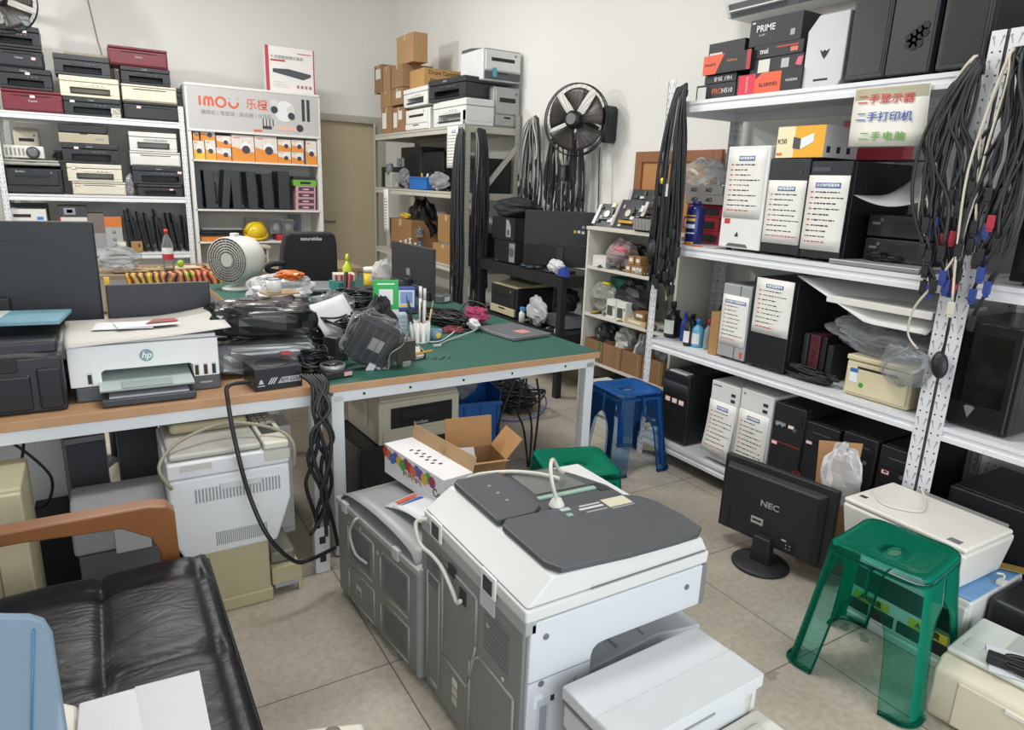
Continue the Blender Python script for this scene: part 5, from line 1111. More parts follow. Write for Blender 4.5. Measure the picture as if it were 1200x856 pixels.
crumpled('black bag of adapters at the near end of the upper cabinet shelf', (3.0, kY(762, 318), z+.002), (.08, .11, .1), 73, mat('191a1d', .5), n=16)
tangle('dark wires heaped at the back of the upper cabinet shelf', (3.1, kY(735, 290, 3.1), z), .07, .3, .16, 74, n=9)
z = KZ[2]
crumpled('clear bag of small parts at the far end of the middle cabinet shelf', (2.98, kY(697, 352), z+.002), (.07, .12, .1), 75, clear('c9c9bf', .3, .2), n=18)
for k in range(2): 
    t = small_box('white box with a dark window, %s of two on the middle cabinet shelf' % ('far', 'near')[k], kY((714, 726)[k], 358), z, .095, .09, .125, 'd7d7d2', group='white boxes with windows'); decal(t, 'window', mat('4d5048', .4), -.035, .02, .02, .085, -.0465); decal(t, 'green_mark', mat('3f8f4a', .5), .03, .04, .07, .09, -.0465)
t = small_box('brown small box with a white sticker on the middle cabinet shelf', kY(748, 360), z+.04, .1, .08, .05, '8a5f3d'); small_box('cream flat carton under the brown small box', kY(742, 372), z, .2, .09, .035, 'bda877')
crumpled('black parts heaped behind the brown small box', (3.06, kY(745, 350, 3.06), z+.002), (.1, .18, .11), 76, mat('1b1c1f', .5), name='spare_parts', cat='parts', n=18)
t = carton('green and dark carton at the back of the middle cabinet shelf', 3.15, kY(738, 335, 3.15), z+.002, .3, .1, .24, RZ, c='3f7f68', tape=False)
bx('yellow_strip', mat('d8c22e', .4), None, 2.96, 2.98, kY(705, 335), kY(701, 335)+.03, z+.21, z+.225).name = 'marker_pen'; o = bpy.data.objects['marker_pen']; o.location.z = -.0; tag(o, 'yellow pen lying on the clear bag of the middle cabinet shelf', 'pen')
z = KZ[1]
ys = [kY(p, 400) for p in (686, 706, 724, 741)]
for k in range(4):
    w = .19; y = 3.66-.2*k
    t = thing('parts_carton', 'open brown carton of parts, %s on the lower cabinet shelf' % ('farthest', 'second', 'third', 'nearest')[k], 'box', (KX0+.14, y, z+.002), RZ, 'open cartons on the lower cabinet shelf'); m = mat('8a6846', .8, 0, .05); h = .15
    MB().box(-w/2, w/2, -.13, -.126, 0, h).box(-w/2, w/2, .126, .13, 0, h).box(-w/2, -w/2+.004, -.126, .126, 0, h).box(w/2-.004, w/2, -.126, .126, 0, h).box(-w/2+.004, w/2-.004, -.126, .126, 0, .004).obj('body', m, t)
    decal(t, 'green_tape', mat('3f6f4a', .5) if k == 0 else mat('9b7a52', .5), w*.3, w*.4, 0, h, -.13)
    crumpled(('dark clear bag in the farthest open carton', 'white round plate and coiled wire in the second open carton', 'clear crumpled bag in the third open carton', 'clear bag in the nearest open carton')[k], (KX0+.14, y, z+.05), (.085, .075, .10), 80+k, (mat('2b2d31', .35), mat('a9a9a4', .5), clear('b9bcbd', .25, .15), clear('b9bcbd', .2, .15))[k], n=20)
z = KZ[0]
t = carton('brown carton scrap on the bottom cabinet shelf', 3.0, 3.68, z+.002, .16, .12, .12, RZ+R(12), c='8a6846'); crumpled('dark green cloth on the bottom cabinet shelf', (3.08, 3.50, z+.002), (.1, .12, .09), 85, mat('20342f', .7), name='cloth', cat='cloth', n=16)
crumpled('black cables in a bag on the bottom cabinet shelf', (3.0, 3.22, z+.002), (.08, .13, .08), 86, mat('1b1c1f', .5), n=14)
# fan carton on the floor behind the blue stool
a = P(687, 500, z=0)
t = thing('fan_carton', 'white and black carton with two coloured fan rings on the floor behind the blue stool', 'box', (2.78, 2.99, .0), RZ)
w, h = .34, .16; t.location = (2.80, P(708, 478, x=2.72).y, .0); hz = P(708, 452, x=2.72).z
h = hz
bx('body', mat('c9c8c5', .5), t, -w/2, w/2, -.07, .07, 0, h, .002); decal(t, 'black_print', mat('24262a', .5), -w/2+.01, w/2-.01, h*.4, h*.86, -.07)
for s in (-1, 1):
    for k, cc in enumerate(('7d4a9a', 'c9c9d6', '4a9a8a')): MB().lathe([(.042-k*.008, 0), (.05-k*.008, 0), (.05-k*.008, .001), (.042-k*.008, .001)], (s*.075, -.0735, h*.63), 22, 'y', False).obj('ring_print', mat(cc, .5, 0, 0), t)
text('RAINBOW RGB', .03, ink, t, (0, -.0715, h*.24), FRONT, 'lettering')
# ================================================================== cables over the double post
rg = random.Random(99)
L6 = 'black monitor cable hanging left of the double post'
L7 = 'black monitor cable hanging right of the double post'
for i in range(12): hang(L6, (2.638-.004*(i % 4), 1.335+rg.uniform(-.015, .01), 1.99-.012*(i % 5)), rg.uniform(.62, .85), .06, rg, 'cables left of the double post', r=.0062, plug=VGA if i % 2 == 0 else (REDP if i % 5 == 1 else None), bow=-.03-rg.uniform(0, .055))
for i in range(12): hang(L7, (2.638-.004*(i % 4), 1.215+rg.uniform(-.02, .01), 2.0-.012*(i % 5)), rg.uniform(.65, .92), .06, rg, 'cables right of the double post', r=.0062, plug=VGA if i % 2 == 0 else (REDP if i % 5 == 1 else None), bow=.01+rg.uniform(0, .05))
for i, (y, b, d) in enumerate(((1.335, -.08, .85), (1.335, -.04, .72), (1.225, -.02, .95), (1.225, .03, .8))):
    hang('cream cable among the black ones %s of the double post' % ('left', 'left', 'right', 'right')[i], (2.625, y, 1.995), d, .05, rg, 'cream cables %s of the double post' % ('left', 'left', 'right', 'right')[i], m=CABW, r=.0045, plug=CABW, bow=b, both=i % 2 == 0)
o = MB().tube([P(1120, 300, x=2.60), P(1098, 330, x=2.60), P(1072, 360, x=2.61), P(1064, 390, x=2.63), P(1074, 408, x=2.63)], .0045, 6).obj('hanging_cable', CABW); tag(o, 'cream cable curving down in front of the clear plastic bags', 'cable')
o = MB().tube([P(1113, 355, x=2.62), P(1112, 385, x=2.62), P(1104, 412, x=2.622)], .004, 6).obj('mouse_cable', CABK[0])
t = thing('computer_mouse', 'black computer mouse hanging by its cable on the double post', 'mouse', P(1101, 428, x=2.625), R(-90), None, (R(84), R(-12))); MB().ball((0, 0, 0), .03, .052, .02, 16).obj('body', mat('1b1d20', .45), t)
MB().ball((0, .028, .016), .005, .01, .008, 8).obj('wheel', mat('3a3c40', .5), t)
tag(o, 'thin black cable that holds the mouse on the double post', 'cable')
# ================================================================== the work tables
TZ = .75
wood = mat('b08965', .5, 0, .08, 8); green = mat('24564a', .6, 0, .05, 5); steel = mat('d3d6d8', .4, 0, .02); steelg = mat('8d9092', .45, 0, .02)
tb = thing('work_table', 'long work table with a green top, wooden edge and white steel legs', 'table', (2.056, 2.530, 0), R(1.5)); LW, LD = 1.345, 2.80
bx('table_top', wood, tb, -LW, 0, 0, LD, .718, .748, .002); bx('green_mat', green, tb, -LW+.004, -.004, .004, LD-.004, .748, TZ)
for nm, q in (('frame_rail', (-LW+.02, -.02, .012, .05)), ('frame_rail', (-LW+.02, -.02, LD-.05, LD-.012)), ('frame_rail', (-LW+.02, -.02, 1.30, 1.34))): bx(nm, steel, tb, q[0], q[1], q[2], q[3], .672, .718, .002)
for x in (-.06, -LW+.02): bx('side_rail', steelg, tb, x, x+.04, .05, LD-.05, .672, .718, .002)
for x in (-.072, -LW+.012):
    for y in (.012, 1.29, LD-.062): 
        l = bx('leg', steel, tb, x, x+.05, y, y+.05, .006, .70, .003); bx('leg_pad', mat('2a2c2e', .6), l, x+.004, x+.046, y+.004, y+.046, 0, .007)
for x in (-.2, -.5, -.75, -1.0, -1.2): MB().disc((x, .012, .695), .006, (0, -1, 0), 10, .0015).obj('bolt', mat('3a3c3e', .4, .5), tb)
tl = thing('work_table', 'wooden-edged work table carrying the white ink tank printer', 'table', (.690, 2.497, 0), 0)
bx('table_top', wood, tl, -1.75, 0, 0, .72, .718, TZ, .002); bx('frame_rail', steel, tl, -1.73, -.03, .012, .05, .672, .718, .002); bx('frame_rail', steel, tl, -1.73, -.03, .66, .70, .672, .718, .002)
for x in (-.045, -1.73):
    for y in (.012, .65): bx('leg', steel, tl, x, x+.04, y, y+.05, 0, .70, .003)
for x in (-.045, -1.73): bx('side_rail', steelg, tl, x, x+.04, .05, .66, .672, .718, .002)
# further desk with a patterned cloth
tp = thing('desk', 'low desk under a colourful patterned cloth before the printer rack', 'desk', (.35, 6.35, 0)); bx('desk_top', mat('8d7a62', .5), tp, -1.0, 1.75, -.3, .35, .70, .735, .003)
for x in (-.98, 1.69):
    for y in (-.28, .29): bx('leg', steelg, tp, x, x+.04, y, y+.04, 0, .70)
def cloth_material():
    m = bpy.data.materials.new('patterned_cloth'); m.use_nodes = True; nt = m.node_tree; b = nt.nodes['Principled BSDF']
    tc = nt.nodes.new('ShaderNodeTexCoord'); w = nt.nodes.new('ShaderNodeTexWave'); w.inputs['Scale'].default_value = 6; w.inputs['Distortion'].default_value = 6; w.inputs['Detail'].default_value = 1
    v = nt.nodes.new('ShaderNodeTexVoronoi'); v.inputs['Scale'].default_value = 5
    for n in (w, v): nt.links.new(tc.outputs['Object'], n.inputs['Vector'])
    r = nt.nodes.new('ShaderNodeValToRGB'); r.color_ramp.interpolation = 'CONSTANT'
    for p, c in ((0, '2a1a1c'), (.2, 'b8862f'), (.42, '8a2f52'), (.6, '5f7a35'), (.78, 'c9a24a')):
        e = r.color_ramp.elements[0] if p == 0 else r.color_ramp.elements.new(p); e.color = (*lin(c), 1); e.position = p
    nt.links.new(w.outputs['Fac'], r.inputs[0]); mx = nt.nodes.new('ShaderNodeMix'); mx.data_type = 'RGBA'; mx.blend_type = 'SOFT_LIGHT'; mx.inputs[0].default_value = .7
    nt.links.new(r.outputs[0], mx.inputs[6]); nt.links.new(v.outputs['Color'], mx.inputs[7]); nt.links.new(mx.outputs[2], b.inputs['Base Color']); b.inputs['Roughness'].default_value = .8
    return m
xa, xb = P(148, 330, y=6.05).x, P(262, 330, y=6.05).x
def cl(u, v):
    x = xa+(xb-xa)*u
    if v < .5: return (x, 6.04-.012*math.sin(u*22)*(1-v*2)-.01, .46+(v*2)*.277)
    return (x, 6.03+(v-.5)*2*.5, .738+.004*math.sin(u*9+v*14))
o = MB().grid(cl, 44, 24).obj('tablecloth', cloth_material(), None, solid=.003); tag(o, 'multicoloured striped and flowered cloth over the further desk', 'cloth')
for k, (px, c, w_, rz_) in enumerate(((150, 'b49a78', .24, .1), (178, 'a3906f', .3, -.15), (214, 'c9b79a', .22, .2))):
    p = P(px, 312, z=.745); o = bx('paper_sheet', mat(c, .7), None, -w_/2, w_/2, -.08, .08, 0, .004+.003*k); o.location = (p.x, 6.22+.05*k, .744); o.rotation_euler.z = rz_; tag(o, ('tan paper sheet at the left of the patterned cloth', 'brownish paper sheet in the middle of the patterned cloth', 'pale paper sheet at the right of the patterned cloth')[k], 'paper')
x, w = spanx(188, 204, 290, 6.2); t = thing('water_bottle', 'clear water bottle with a red cap and red label on the patterned cloth', 'bottle', (x, 6.2, .742)); r = w*.42
MB().lathe([(r*.9, 0), (r, .01), (r, .10), (r*.94, .13), (r, .16), (r, .20), (r*.6, .26), (r*.3, .29), (r*.3, .30)], n=22).obj('body', clear('c9d2d4', .12, .05), t)
MB().lathe([(r*.38, .298), (r*.38, .33), (.001, .332)], n=16).obj('cap', mat('c2303f', .4), t); MB().lathe([(r*1.02, .09), (r*1.02, .135)], n=22, caps=False).obj('red_label', mat('b52f3c', .5), t); MB().lathe([(r*1.02, .135), (r*1.02, .185)], n=22, caps=False).obj('white_label', mat('dcdcd8', .5), t)
crumpled('clear bag at the left end of the patterned cloth', (P(140, 318, z=.745).x, 6.2, .745), (.16, .12, .09), 91, clear('c5c8c9', .2, .15), n=18)
o = MB().ball((P(211, 303, y=6.3).x, 6.3, .785), .03, n=12).obj('ball', mat('8fae3a', .6)); tag(o, 'small green ball lying at the back of the patterned cloth', 'ball')
# ------------------------------------------------------------------ on the left table
# black printer at the left edge
t = thing('multifunction_printer', 'large black printer at the left edge of the table', 'printer', (-.40, 2.76, TZ)); c1 = mat('26292e', .38, 0, .04); c2 = mat('1b1d21', .35, 0, .03)
w = .54; bx('body', c1, t, -w/2, w/2, -.2, .2, 0, .19, .012, seg=3); bx('front_door', c2, t, -w/2+.02, w/2-.09, -.207, -.19, .012, .13, .012); bx('side_panel', c2, t, w/2-.075, w/2-.008, -.207, -.19, .012, .15, .008)
bx('scanner_unit', c1, t, -w/2, w/2-.01, -.19, .2, .193, .235, .01); bx('upper_slot', mat('0c0d0f', .5), t, -w/2+.08, w/2-.12, -.203, -.19, .14, .185, .004); bx('control_panel', mat('31353a', .3), t, -w/2+.06, w/2-.2, -.206, -.198, .195, .225, .003)
for k in range(4): MB().cyl((-.02+k*.03, -.206, .21), (-.02+k*.03, -.209, .21), .008, n=12).obj('button', mat('5a5e62', .4), t)
def cover(u, v): return (-.67+.55*u, 2.56+.4*v, .99+.018*math.sin(u*5+v*3)+.006*math.sin(u*17+v*11)-.045*max(0, (.12-v)/.12)**1.5)
o = MB().grid(cover, 26, 18).obj('black_plastic_cover', mat('3a3835', .45, 0, .08, 5, .2), None, solid=.002); tag(o, 'dark wrinkled plastic film spread over the black printer', 'plastic film')
t = thing('picture_folder', 'blue and white printed folder lying on the black printer', 'folder', (-.32, 2.80, 1.02), R(-8)); bx('cover', mat('6f9aa8', .4, 0, .12, 14), t, -.22, .21, -.12, .1, 0, .012, .001); bx('white_band', mat('c9cfcf', .4), t, -.05, .03, -.1205, .1, .0121, .0126)
# white ink tank printer
t = thing('ink_tank_printer', 'white ink tank printer with a round logo and four level windows on the table', 'printer', (.112, 2.79, TZ)); w = .465; h = .205
bx('base', mat('4f5357', .4, 0, .03), t, -w/2+.012, w/2+.003, -.17, .2, .0, .055, .008); wh = mat('e2e3e2', .35, 0, .02); dkk = mat('17191b', .5, 0, 0)
MB().prism([(-w/2, .055), (-.14, .055), (-.14, .1), (-.13, .108), (.135, .108), (.145, .1), (.145, .055), (w/2, .055), (w/2, .195), (-w/2, .195)], 'y', -.175, -.02).box(-w/2, w/2, -.02, .2, .055, .195).obj('body', wh, t, .004)
bx('scanner_lid', mat('d0d1cf', .4), t, -w/2+.004, w/2-.004, -.165, .2, .196, .21, .004)
bx('tray_base', mat('3a3d41', .4), t, -.148, .140, -.27, -.03, .004, .03, .006); bx('paper', mat('a9abb3', .6), t, -.125, .118, -.262, -.04, .031, .036); MB().prism([(-.255, .052), (-.03, .072), (-.03, .080), (-.262, .062)], 'x', -.150, .138).obj('output_tray', mat('b5c2bd', .35, 0, .02), t, .003)
MB().prism([(-.262, .0635), (-.2, .068), (-.2, .071), (-.262, .0665)], 'x', -.085, .07).obj('tray_stop', mat('9aa8a3', .35), t, .002); bx('tray_opening', dkk, t, -.138, .143, -.03, -.025, .056, .106)
lg = MB().disc((0, -.1755, .150), .0215, (0, -1, 0), 32, .0008).obj('round_logo', mat('7f9aa0', .4, 0, 0), t); text('hp', .032, mat('e8eaea', .4, 0, 0), lg, (0, -.1772, .151), FRONT, 'logo_lettering', shear=.25, bold=.0006)
for k, (x, cc) in enumerate(((-.174, '8a8f8d'), (.157, 'c99a3a'), (.186, 'b56a7d'), (.214, '6f9ac0'))):
    a = decal(t, 'ink_window', mat('c9cccc', .3, 0, 0), x-.008, x+.008, .060 if k else .064, .105, -.175, .001); decal(a, 'ink_level', dkk, x-.0065, x+.0045, .062 if k else .066, .098, -.176, .001); decal(a, 'ink_colour', mat(cc, .4, 0, 0), x+.0045, x+.0065, .062, .098, -.176, .001)
decal(t, 'model_strip', mat('9a9ea0', .5), .165, .205, .028, .034, -.17)
# curling sheet on top, prints on it
o = MB().grid(lambda u, v: (.112-.24+.52*u, 2.60+.42*v, .966+.055*max(0, u-.55)**1.5*1.8*(.35+.65*v)+.006*math.sin(v*4+u*2)-.02*max(0, (.1-v)/.1)*(1-u)), 24, 16).obj('paper_sheet', mat('bdb9b2', .7, 0, .03, 4), None, solid=.0015); tag(o, 'large greyish sheet of paper curling up on the white ink tank printer', 'paper')
for k, (x, y, w_, d_, rz_, c, lb) in enumerate(((.06, 2.77, .19, .12, -.15, 'd2d2d3', 'white leaflet on the grey sheet above the printer'), (.13, 2.755, .2, .1, .12, 'cfd0d4', 'second white leaflet under the red and green picture'),)):
    o = bx('leaflet', mat(c, .6), None, -w_/2, w_/2, -d_/2, d_/2, 0, .003); o.location = (x, y, .978+.0045*k); o.rotation_euler.z = rz_; tag(o, lb, 'paper')
o = MB().prism([(0, 0), (.11, .02), (.10, .075), (.03, .07)], 'z', 0, .002).obj('picture_leaflet', mat('9c2f33', .5)); o.location = (.125, 2.73, .988); tag(o, 'small red printed leaflet with green on the white papers', 'paper'); 
MB().prism([(.02, .012), (.06, .022), (.05, .05)], 'z', .002, .003).obj('green_picture', mat('3f5f35', .5), o)
# monitors seen from behind
t = thing('monitor', 'large dark monitor seen from behind at the left edge of the photo', 'monitor', (-.31, 3.12, TZ), R(-3)); h = .575
bx('back_shell', mat('24272c', .55, 0, .04, 30), t, -.32, .31, -.02, .02, .06, h, .008); bx('screen', mat('0a0b0d', .15, 0, 0), t, -.31, .30, .0202, .021, .07, h-.01); bx('upper_groove', mat('15171a', .5), t, -.32, .12, -.0215, -.019, h-.075, h-.068)
MB().tube([(-.2, -.022, .42), (-.12, -.022, .31), (.0, -.022, .225), (.18, -.022, .21)], .005, 6).obj('groove_line', mat('15171a', .5), t); bx('stand_neck', mat('1d1f23', .5), t, -.06, .02, -.05, -.02, 0, .3, .008); bx('stand_foot', mat('1d1f23', .5), t, -.15, .11, -.09, .08, 0, .012, .004); bx('side_port_panel', mat('15171a', .6), t, -.31, -.25, -.03, -.02, .12, .26, .003)
t = monitor('smaller dark monitor seen from behind above the white ink tank printer', .20, 3.04, TZ, .37, .22, 0, c='26292e', lift=.12, bulge=0)
o = bx('folding_rule', mat('d6a82c', .5), None, 0, .02, 0, .012, 0, .36, .002); o.location = (.012, 3.10, TZ); tag(o, 'yellow ruler standing between the two dark monitors', 'ruler')
# ------------------------------------------------------------------ power supplies
def psu(label, loc, rz=0, name='power_supply'):
    t = thing(name, label, 'power supply', loc, rz); m = mat('24262b', .35, .2, .03); w, d, h = .175, .15, .086
    bx('case', m, t, -w/2, w/2, -d/2, d/2, 0, h, .003); MB().lathe([(.001, h+.0005), (.055, h+.0005), (.06, h+.003), (.064, h+.0005)], n=28, caps=False).obj('fan_ring', mat('17191c', .5, 0, 0), t); return t, w, d, h
t, w, d, h = psu('black power supply with a pale model plate at the front of the table', (.527, 2.595, TZ), R(5))
pl = MB().prism([(-.005, .024), (.082, .024), (.082, .046), (.01, .046)], 'y', -d/2-.001, -d/2).obj('model_plate', mat('a7a9ab', .4, 0, 0), t); text('RM 650x', .021, mat('1a1b1e', .5, 0, 0), pl, (.043, -d/2-.0016, .0345), FRONT, 'lettering', sx=.95)
for k in range(3): MB().prism([(-.042+k*.009, .024), (-.037+k*.009, .024), (-.022+k*.009, .048), (-.027+k*.009, .048)], 'y', -d/2-.001, -d/2).obj('slash_mark', mat('b9bbbd', .4, 0, 0), t)
MB().prism([(-.074, .028), (-.056, .028), (-.062, .044), (-.068, .044)], 'y', -d/2-.001, -d/2).obj('sail_logo', mat('b9bbbd', .4, 0, 0), t)
decal(t, 'logo_line', mat('b9bbbd', .4, 0, 0), -.078, -.052, .019, .022, -d/2, .001)
bagk = mat('1a1a1c', .25, 0, .05, 8, .35); bags = mat('85888a', .25, .45, .12, 6, .4)
crumpled('glossy black plastic bag lying on the silver bag beside the printer', (.55, 2.88, .878), (.20, .15, .07), 101, bagk, amp=.15, n=34, sq=.5)
crumpled('silver and black antistatic bag under the glossy black one', (.53, 2.83, TZ+.002), (.20, .13, .062), 102, bags, amp=.13, n=34, sq=.5)
o = bx('bag_sticker', mat('b53a3c', .5), None, -.02, .02, -.002, .0, -.006, .006); o.location = (.60, 2.685, .845); tag(o, 'small red sticker on the silver bag', 'sticker')
# cooling fan, adapters and wires by the clear bag
t = thing('cpu_fan', 'black computer cooler with a silver ring near the front of the table', 'cooler', (.765, 2.62, TZ), R(12)); bx('frame', mat('1b1d20', .45), t, -.06, .06, -.055, .055, 0, .03, .006); MB().lathe([(.044, .03), (.05, .03), (.05, .05), (.044, .05)], n=28, caps=False).obj('ring', mat('a5a7a8', .3, .6), t)
for k in range(7):
    a = 2*math.pi*k/7; MB().hexa([(.012*math.cos(a), .012*math.sin(a), .03), (.042*math.cos(a), .042*math.sin(a), .03), (.042*math.cos(a+.4), .042*math.sin(a+.4), .044), (.012*math.cos(a+.4), .012*math.sin(a+.4), .044)], [(.012*math.cos(a), .012*math.sin(a), .032), (.042*math.cos(a), .042*math.sin(a), .032), (.042*math.cos(a+.4), .042*math.sin(a+.4), .046), (.012*math.cos(a+.4), .012*math.sin(a+.4), .046)]).obj('blade', mat('26282c', .4), t)
decal(t, 'pink_label', mat('c9a0a0', .5), .02, .055, .008, .024, -.055)
tangle('black cables spilling round the cooler at the front of the table', (.73, 2.72, TZ), .10, .12, .10, 104, n=14, r=.0045)
tangle('heap of black wires and parts behind the clear bag on the table', (.95, 3.15, TZ), .17, .22, .16, 105, n=18, r=.005)
t = thing('hard_drive', 'silver and black drive standing among the wires', 'drive', (.86, 2.86, TZ), R(30)); bx('case', mat('3c3f42', .35, .3), t, -.05, .05, -.04, .04, 0, .11, .008); MB().lathe([(.02, -.042), (.038, -.042), (.038, -.04), (.02, -.04)], (0, 0, .07), 20, 'y', False).obj('ring', mat('8e9092', .3, .5), t)
p = P(380, 362, z=.86); o = MB().grid(lambda u, v: (-.1+.2*u, .02*math.sin(u*2.5), .17*v), 6, 4).obj('white_card', mat('c9c9cc', .6), None, solid=.001); o.location = (.93, 2.98, TZ+.10); o.rotation_euler = (R(-35), R(-12), R(18)); tag(o, 'white sheet leaning on the wire heap', 'paper')
# clear antistatic bag with a black part
c = P(420, 402, z=.86); t = thing('wrapped_part', 'black part in a clear and silver plastic bag leaning at the front of the table', 'package', (.915, 2.68, TZ+.015), R(-14), None, (R(8), R(28)))
bx('part', mat('2b2d30', .5, 0, .1, 20), t, -.075, .075, -.03, .03, .01, .165, .008); bx('part_label', mat('a9a5a0', .5), t, -.01, .035, -.032, -.03, .07, .115)
for k in range(5): bx('scratch_strip', mat('56595c', .4), t, -.07+k*.028, -.067+k*.028, -.032, -.03, .02, .155)
crumpled(None, (0, 0, -.005), (.098, .05, .09), 106, clear('d9dcdd', .0, .04, (.93, .93, .93)), n=28, amp=.14, parent=t, sq=.55)
MB().grid(lambda u, v: (.078+.028*math.sin(v*9)*.4+.02*u, -.05+.09*u, .17*v), 8, 14).obj('foil_fold', mat('b9bbbd', .2, .6, .1, 9, .3), t, solid=.002)
bx('small_tag', mat('c9c4c6', .5), t, .02, .045, -.045, -.035, .0, .03); t.scale = (1.2, 1.2, 1.2); t.location = (.905, 2.70, TZ+.02)
tangle('black plug wires lying over the top of the clear bag', (.99, 2.92, TZ), .08, .08, .2, 161, n=9, r=.004)
crumpled('black glove-like bundle between the clear bag and the dotted box', (1.10, 2.98, TZ+.001), (.07, .08, .11), 162, mat('17181b', .6), name='cloth_bundle', cat='bundle', n=16)
# tower cooler and a brass-coloured board
t = thing('heat_sink', 'tall finned heat sink with copper pipes standing on the green mat', 'cooler', (1.085, 2.66, TZ), R(8)); 
for k in range(22): bx('fin', mat('77736b', .35, .6, .03), t, -.045+k*.0041, -.0435+k*.0041, -.028, .028, .025, .11)
for x in (-.03, -.01, .01, .03): MB().tube([(x, -.0, .0), (x, -.006, .02), (x, -.012, .06), (x, -.012, .122)], .004, 8).obj('heat_pipe', mat('8f6f4f', .3, .7), t)
bx('top_plate', mat('8f8c84', .35, .5), t, -.047, .047, -.03, .03, .110, .114, .001); bx('base', mat('a3a29c', .3, .6), t, -.02, .02, -.03, .03, .0, .025, .003)
circuit('small brass and orange circuit board beside the heat sink', (1.19, 2.72, TZ), R(20), R(-62), .07, .1, 33, True)
for k in range(4): 
    o = MB().cyl((0, 0, 0), (.016, .006*k, .003), .0025, n=6).obj('screw', mat('4a4b4d', .4, .6)); o.location = (1.245+.022*k, 2.70-.016*(k % 2), TZ+.002); tag(o, 'loose dark screw on the green mat beside the circuit board', 'screw', 'loose screws')
# sign, blue box, perforated box
p = P(437, 356, z=.90)
t = thing('payment_sign', 'green and white upright payment card on the blue-topped box', 'sign', (1.19, 3.14, .885), R(-16)); bx('card', mat('2aa850', .45, 0, .01), t, -.062, .062, 0, .006, .02, .165, .003); bx('white_foot', mat('d9dbda', .45), t, -.062, .062, -.001, .006, .0, .0195)
decal(t, 'white_panel', mat('dfe1df', .5, 0, 0), -.034, .034, .045, .12, 0, .001); decal(t, 'white_line', mat('d5e8d9', .5, 0, 0), -.042, .042, .142, .149, 0, .001)
t = thing('perforated_box', 'pale blue-grey box printed with dotted rows, behind the heat sink', 'box', (1.235, 3.16, TZ), R(-14)); bx('body', mat('b4bfcb', .5, 0, .02), t, -.075, .065, -.035, .05, 0, .132, .004)
for k in range(5):
    mb = MB()
    for i in range(12): mb.box(-.068+i*.0105, -.062+i*.0105, -.0362, -.035, .03+k*.02, .034+k*.02)
    mb.obj('dotted_row', mat('5f6b7a', .5, 0, 0), t)
bx('teal_corner', mat('2f8f7a', .4), t, -.01, .055, -.04, -.035, .005, .024)
t = thing('blue_carton', 'dark blue carton with a white panel and a yellow strip, beside the green payment card', 'box', (1.315, 3.20, .886), R(-14)); bx('body', mat('2a3f86', .4), t, -.05, .05, -.03, .04, 0, .115, .004); decal(t, 'white_panel', mat('c9d0dd', .5, 0, 0), -.038, .042, .018, .105, -.03, .001); decal(t, 'yellow_strip', mat('d6b63a', .5, 0, 0), -.034, .03, .022, .03, -.031, .001); decal(t, 'blue_square', mat('7d93c4', .5, 0, 0), -.028, .032, .038, .096, -.031, .001)
# pen holder
t = thing('pen_holder', 'white ribbed pen holder full of pens on the green mat', 'pen holder', (1.33, 3.05, TZ)); MB().lathe([(.05, 0), (.05, .006), (.046, .01), (.046, .10), (.041, .10), (.041, .012), (.001, .012)], n=30).obj('cup', mat('cfcfca', .4), t)
for k in range(10):
    a = 2*math.pi*k/10; MB().cyl((.047*math.cos(a), .047*math.sin(a), .01), (.047*math.cos(a), .047*math.sin(a), .104), .006, n=8).obj('rib', mat('cfcfca', .4), t)
for k, (x, y, hh, c, lean, nm) in enumerate(((-.025, -.01, .20, '1b1c1f', -.03, 'black pen at the left'), (-.015, .015, .22, '2f3f55', -.04, 'dark blue pen at the left'), (.0, -.02, .19, '24262a', .0, 'short black pen at the middle'), (.008, .01, .26, 'd2d0cb', .0, 'tall white screwdriver handle'), (.02, .0, .25, 'c9c5bd', .005, 'second tall white tool'), (.028, -.012, .19, 'b59a6b', .03, 'brown wooden brush'), (.022, .02, .18, '6b6e72', .02, 'grey tweezers'), (-.03, .012, .16, '3a2a2d', -.025, 'short dark red pen'))):
    o = MB().cyl((0, 0, 0), (lean, 0, hh*.78), .005 if k not in (3, 4) else .008, n=8).cyl((lean, 0, hh*.78), (lean*1.25, 0, hh), .0035 if k not in (3, 4) else .0085, .002 if k not in (3, 4) else .008, n=8).obj('pen', mat(c, .4)); o.location = (1.33+x, 3.05+y, TZ+.014); tag(o, nm+' in the ribbed holder', 'pen', 'pens in the ribbed holder')
t = thing('plastic_tub', 'small pale blue tub with a yellow sticker beside the pen holder', 'tub', (1.425, 3.07, TZ)); MB().lathe([(.026, 0), (.032, .004), (.034, .05), (.031, .05), (.029, .006), (.001, .006)], n=22).obj('cup', clear('8fb0cc', .45, .2), t); MB().disc((0, -.034, .028), .014, (0, -1, 0), 18, .001).obj('yellow_sticker', mat('d8b92a', .5, 0, 0), t)
# monitor in the middle of the green table
t = thing('monitor', 'black flat monitor seen from behind in the middle of the green table', 'monitor', (1.63, 3.85, TZ), R(-88)); w, h = .58, .30
bx('back_shell', mat('26282b', .55, 0, .03), t, -w/2, w/2, -.012, .012, .10, .10+h, .004); bx('lower_bar', mat('44474a', .4), t, -w/2, w/2-.06, -.022, -.012, .155, .17, .003); bx('lower_housing', mat('1a1b1e', .5), t, -w/2+.02, w/2-.02, -.03, -.012, .103, .155, .005); decal(t, 'mount_plate', mat('8e9092', .4), -.06, -.01, .215, .255, -.012); bx('stand_neck', mat('1a1b1e', .5), t, -.03, .03, -.05, -.015, .006, .2, .006); bx('stand_foot', mat('1a1b1e', .5), t, -.12, .12, -.11, .09, 0, .01, .004); bx('screen', mat('0a0b0d', .15, 0, 0), t, -w/2+.008, w/2-.008, .0122, .0128, .11, .10+h-.008)
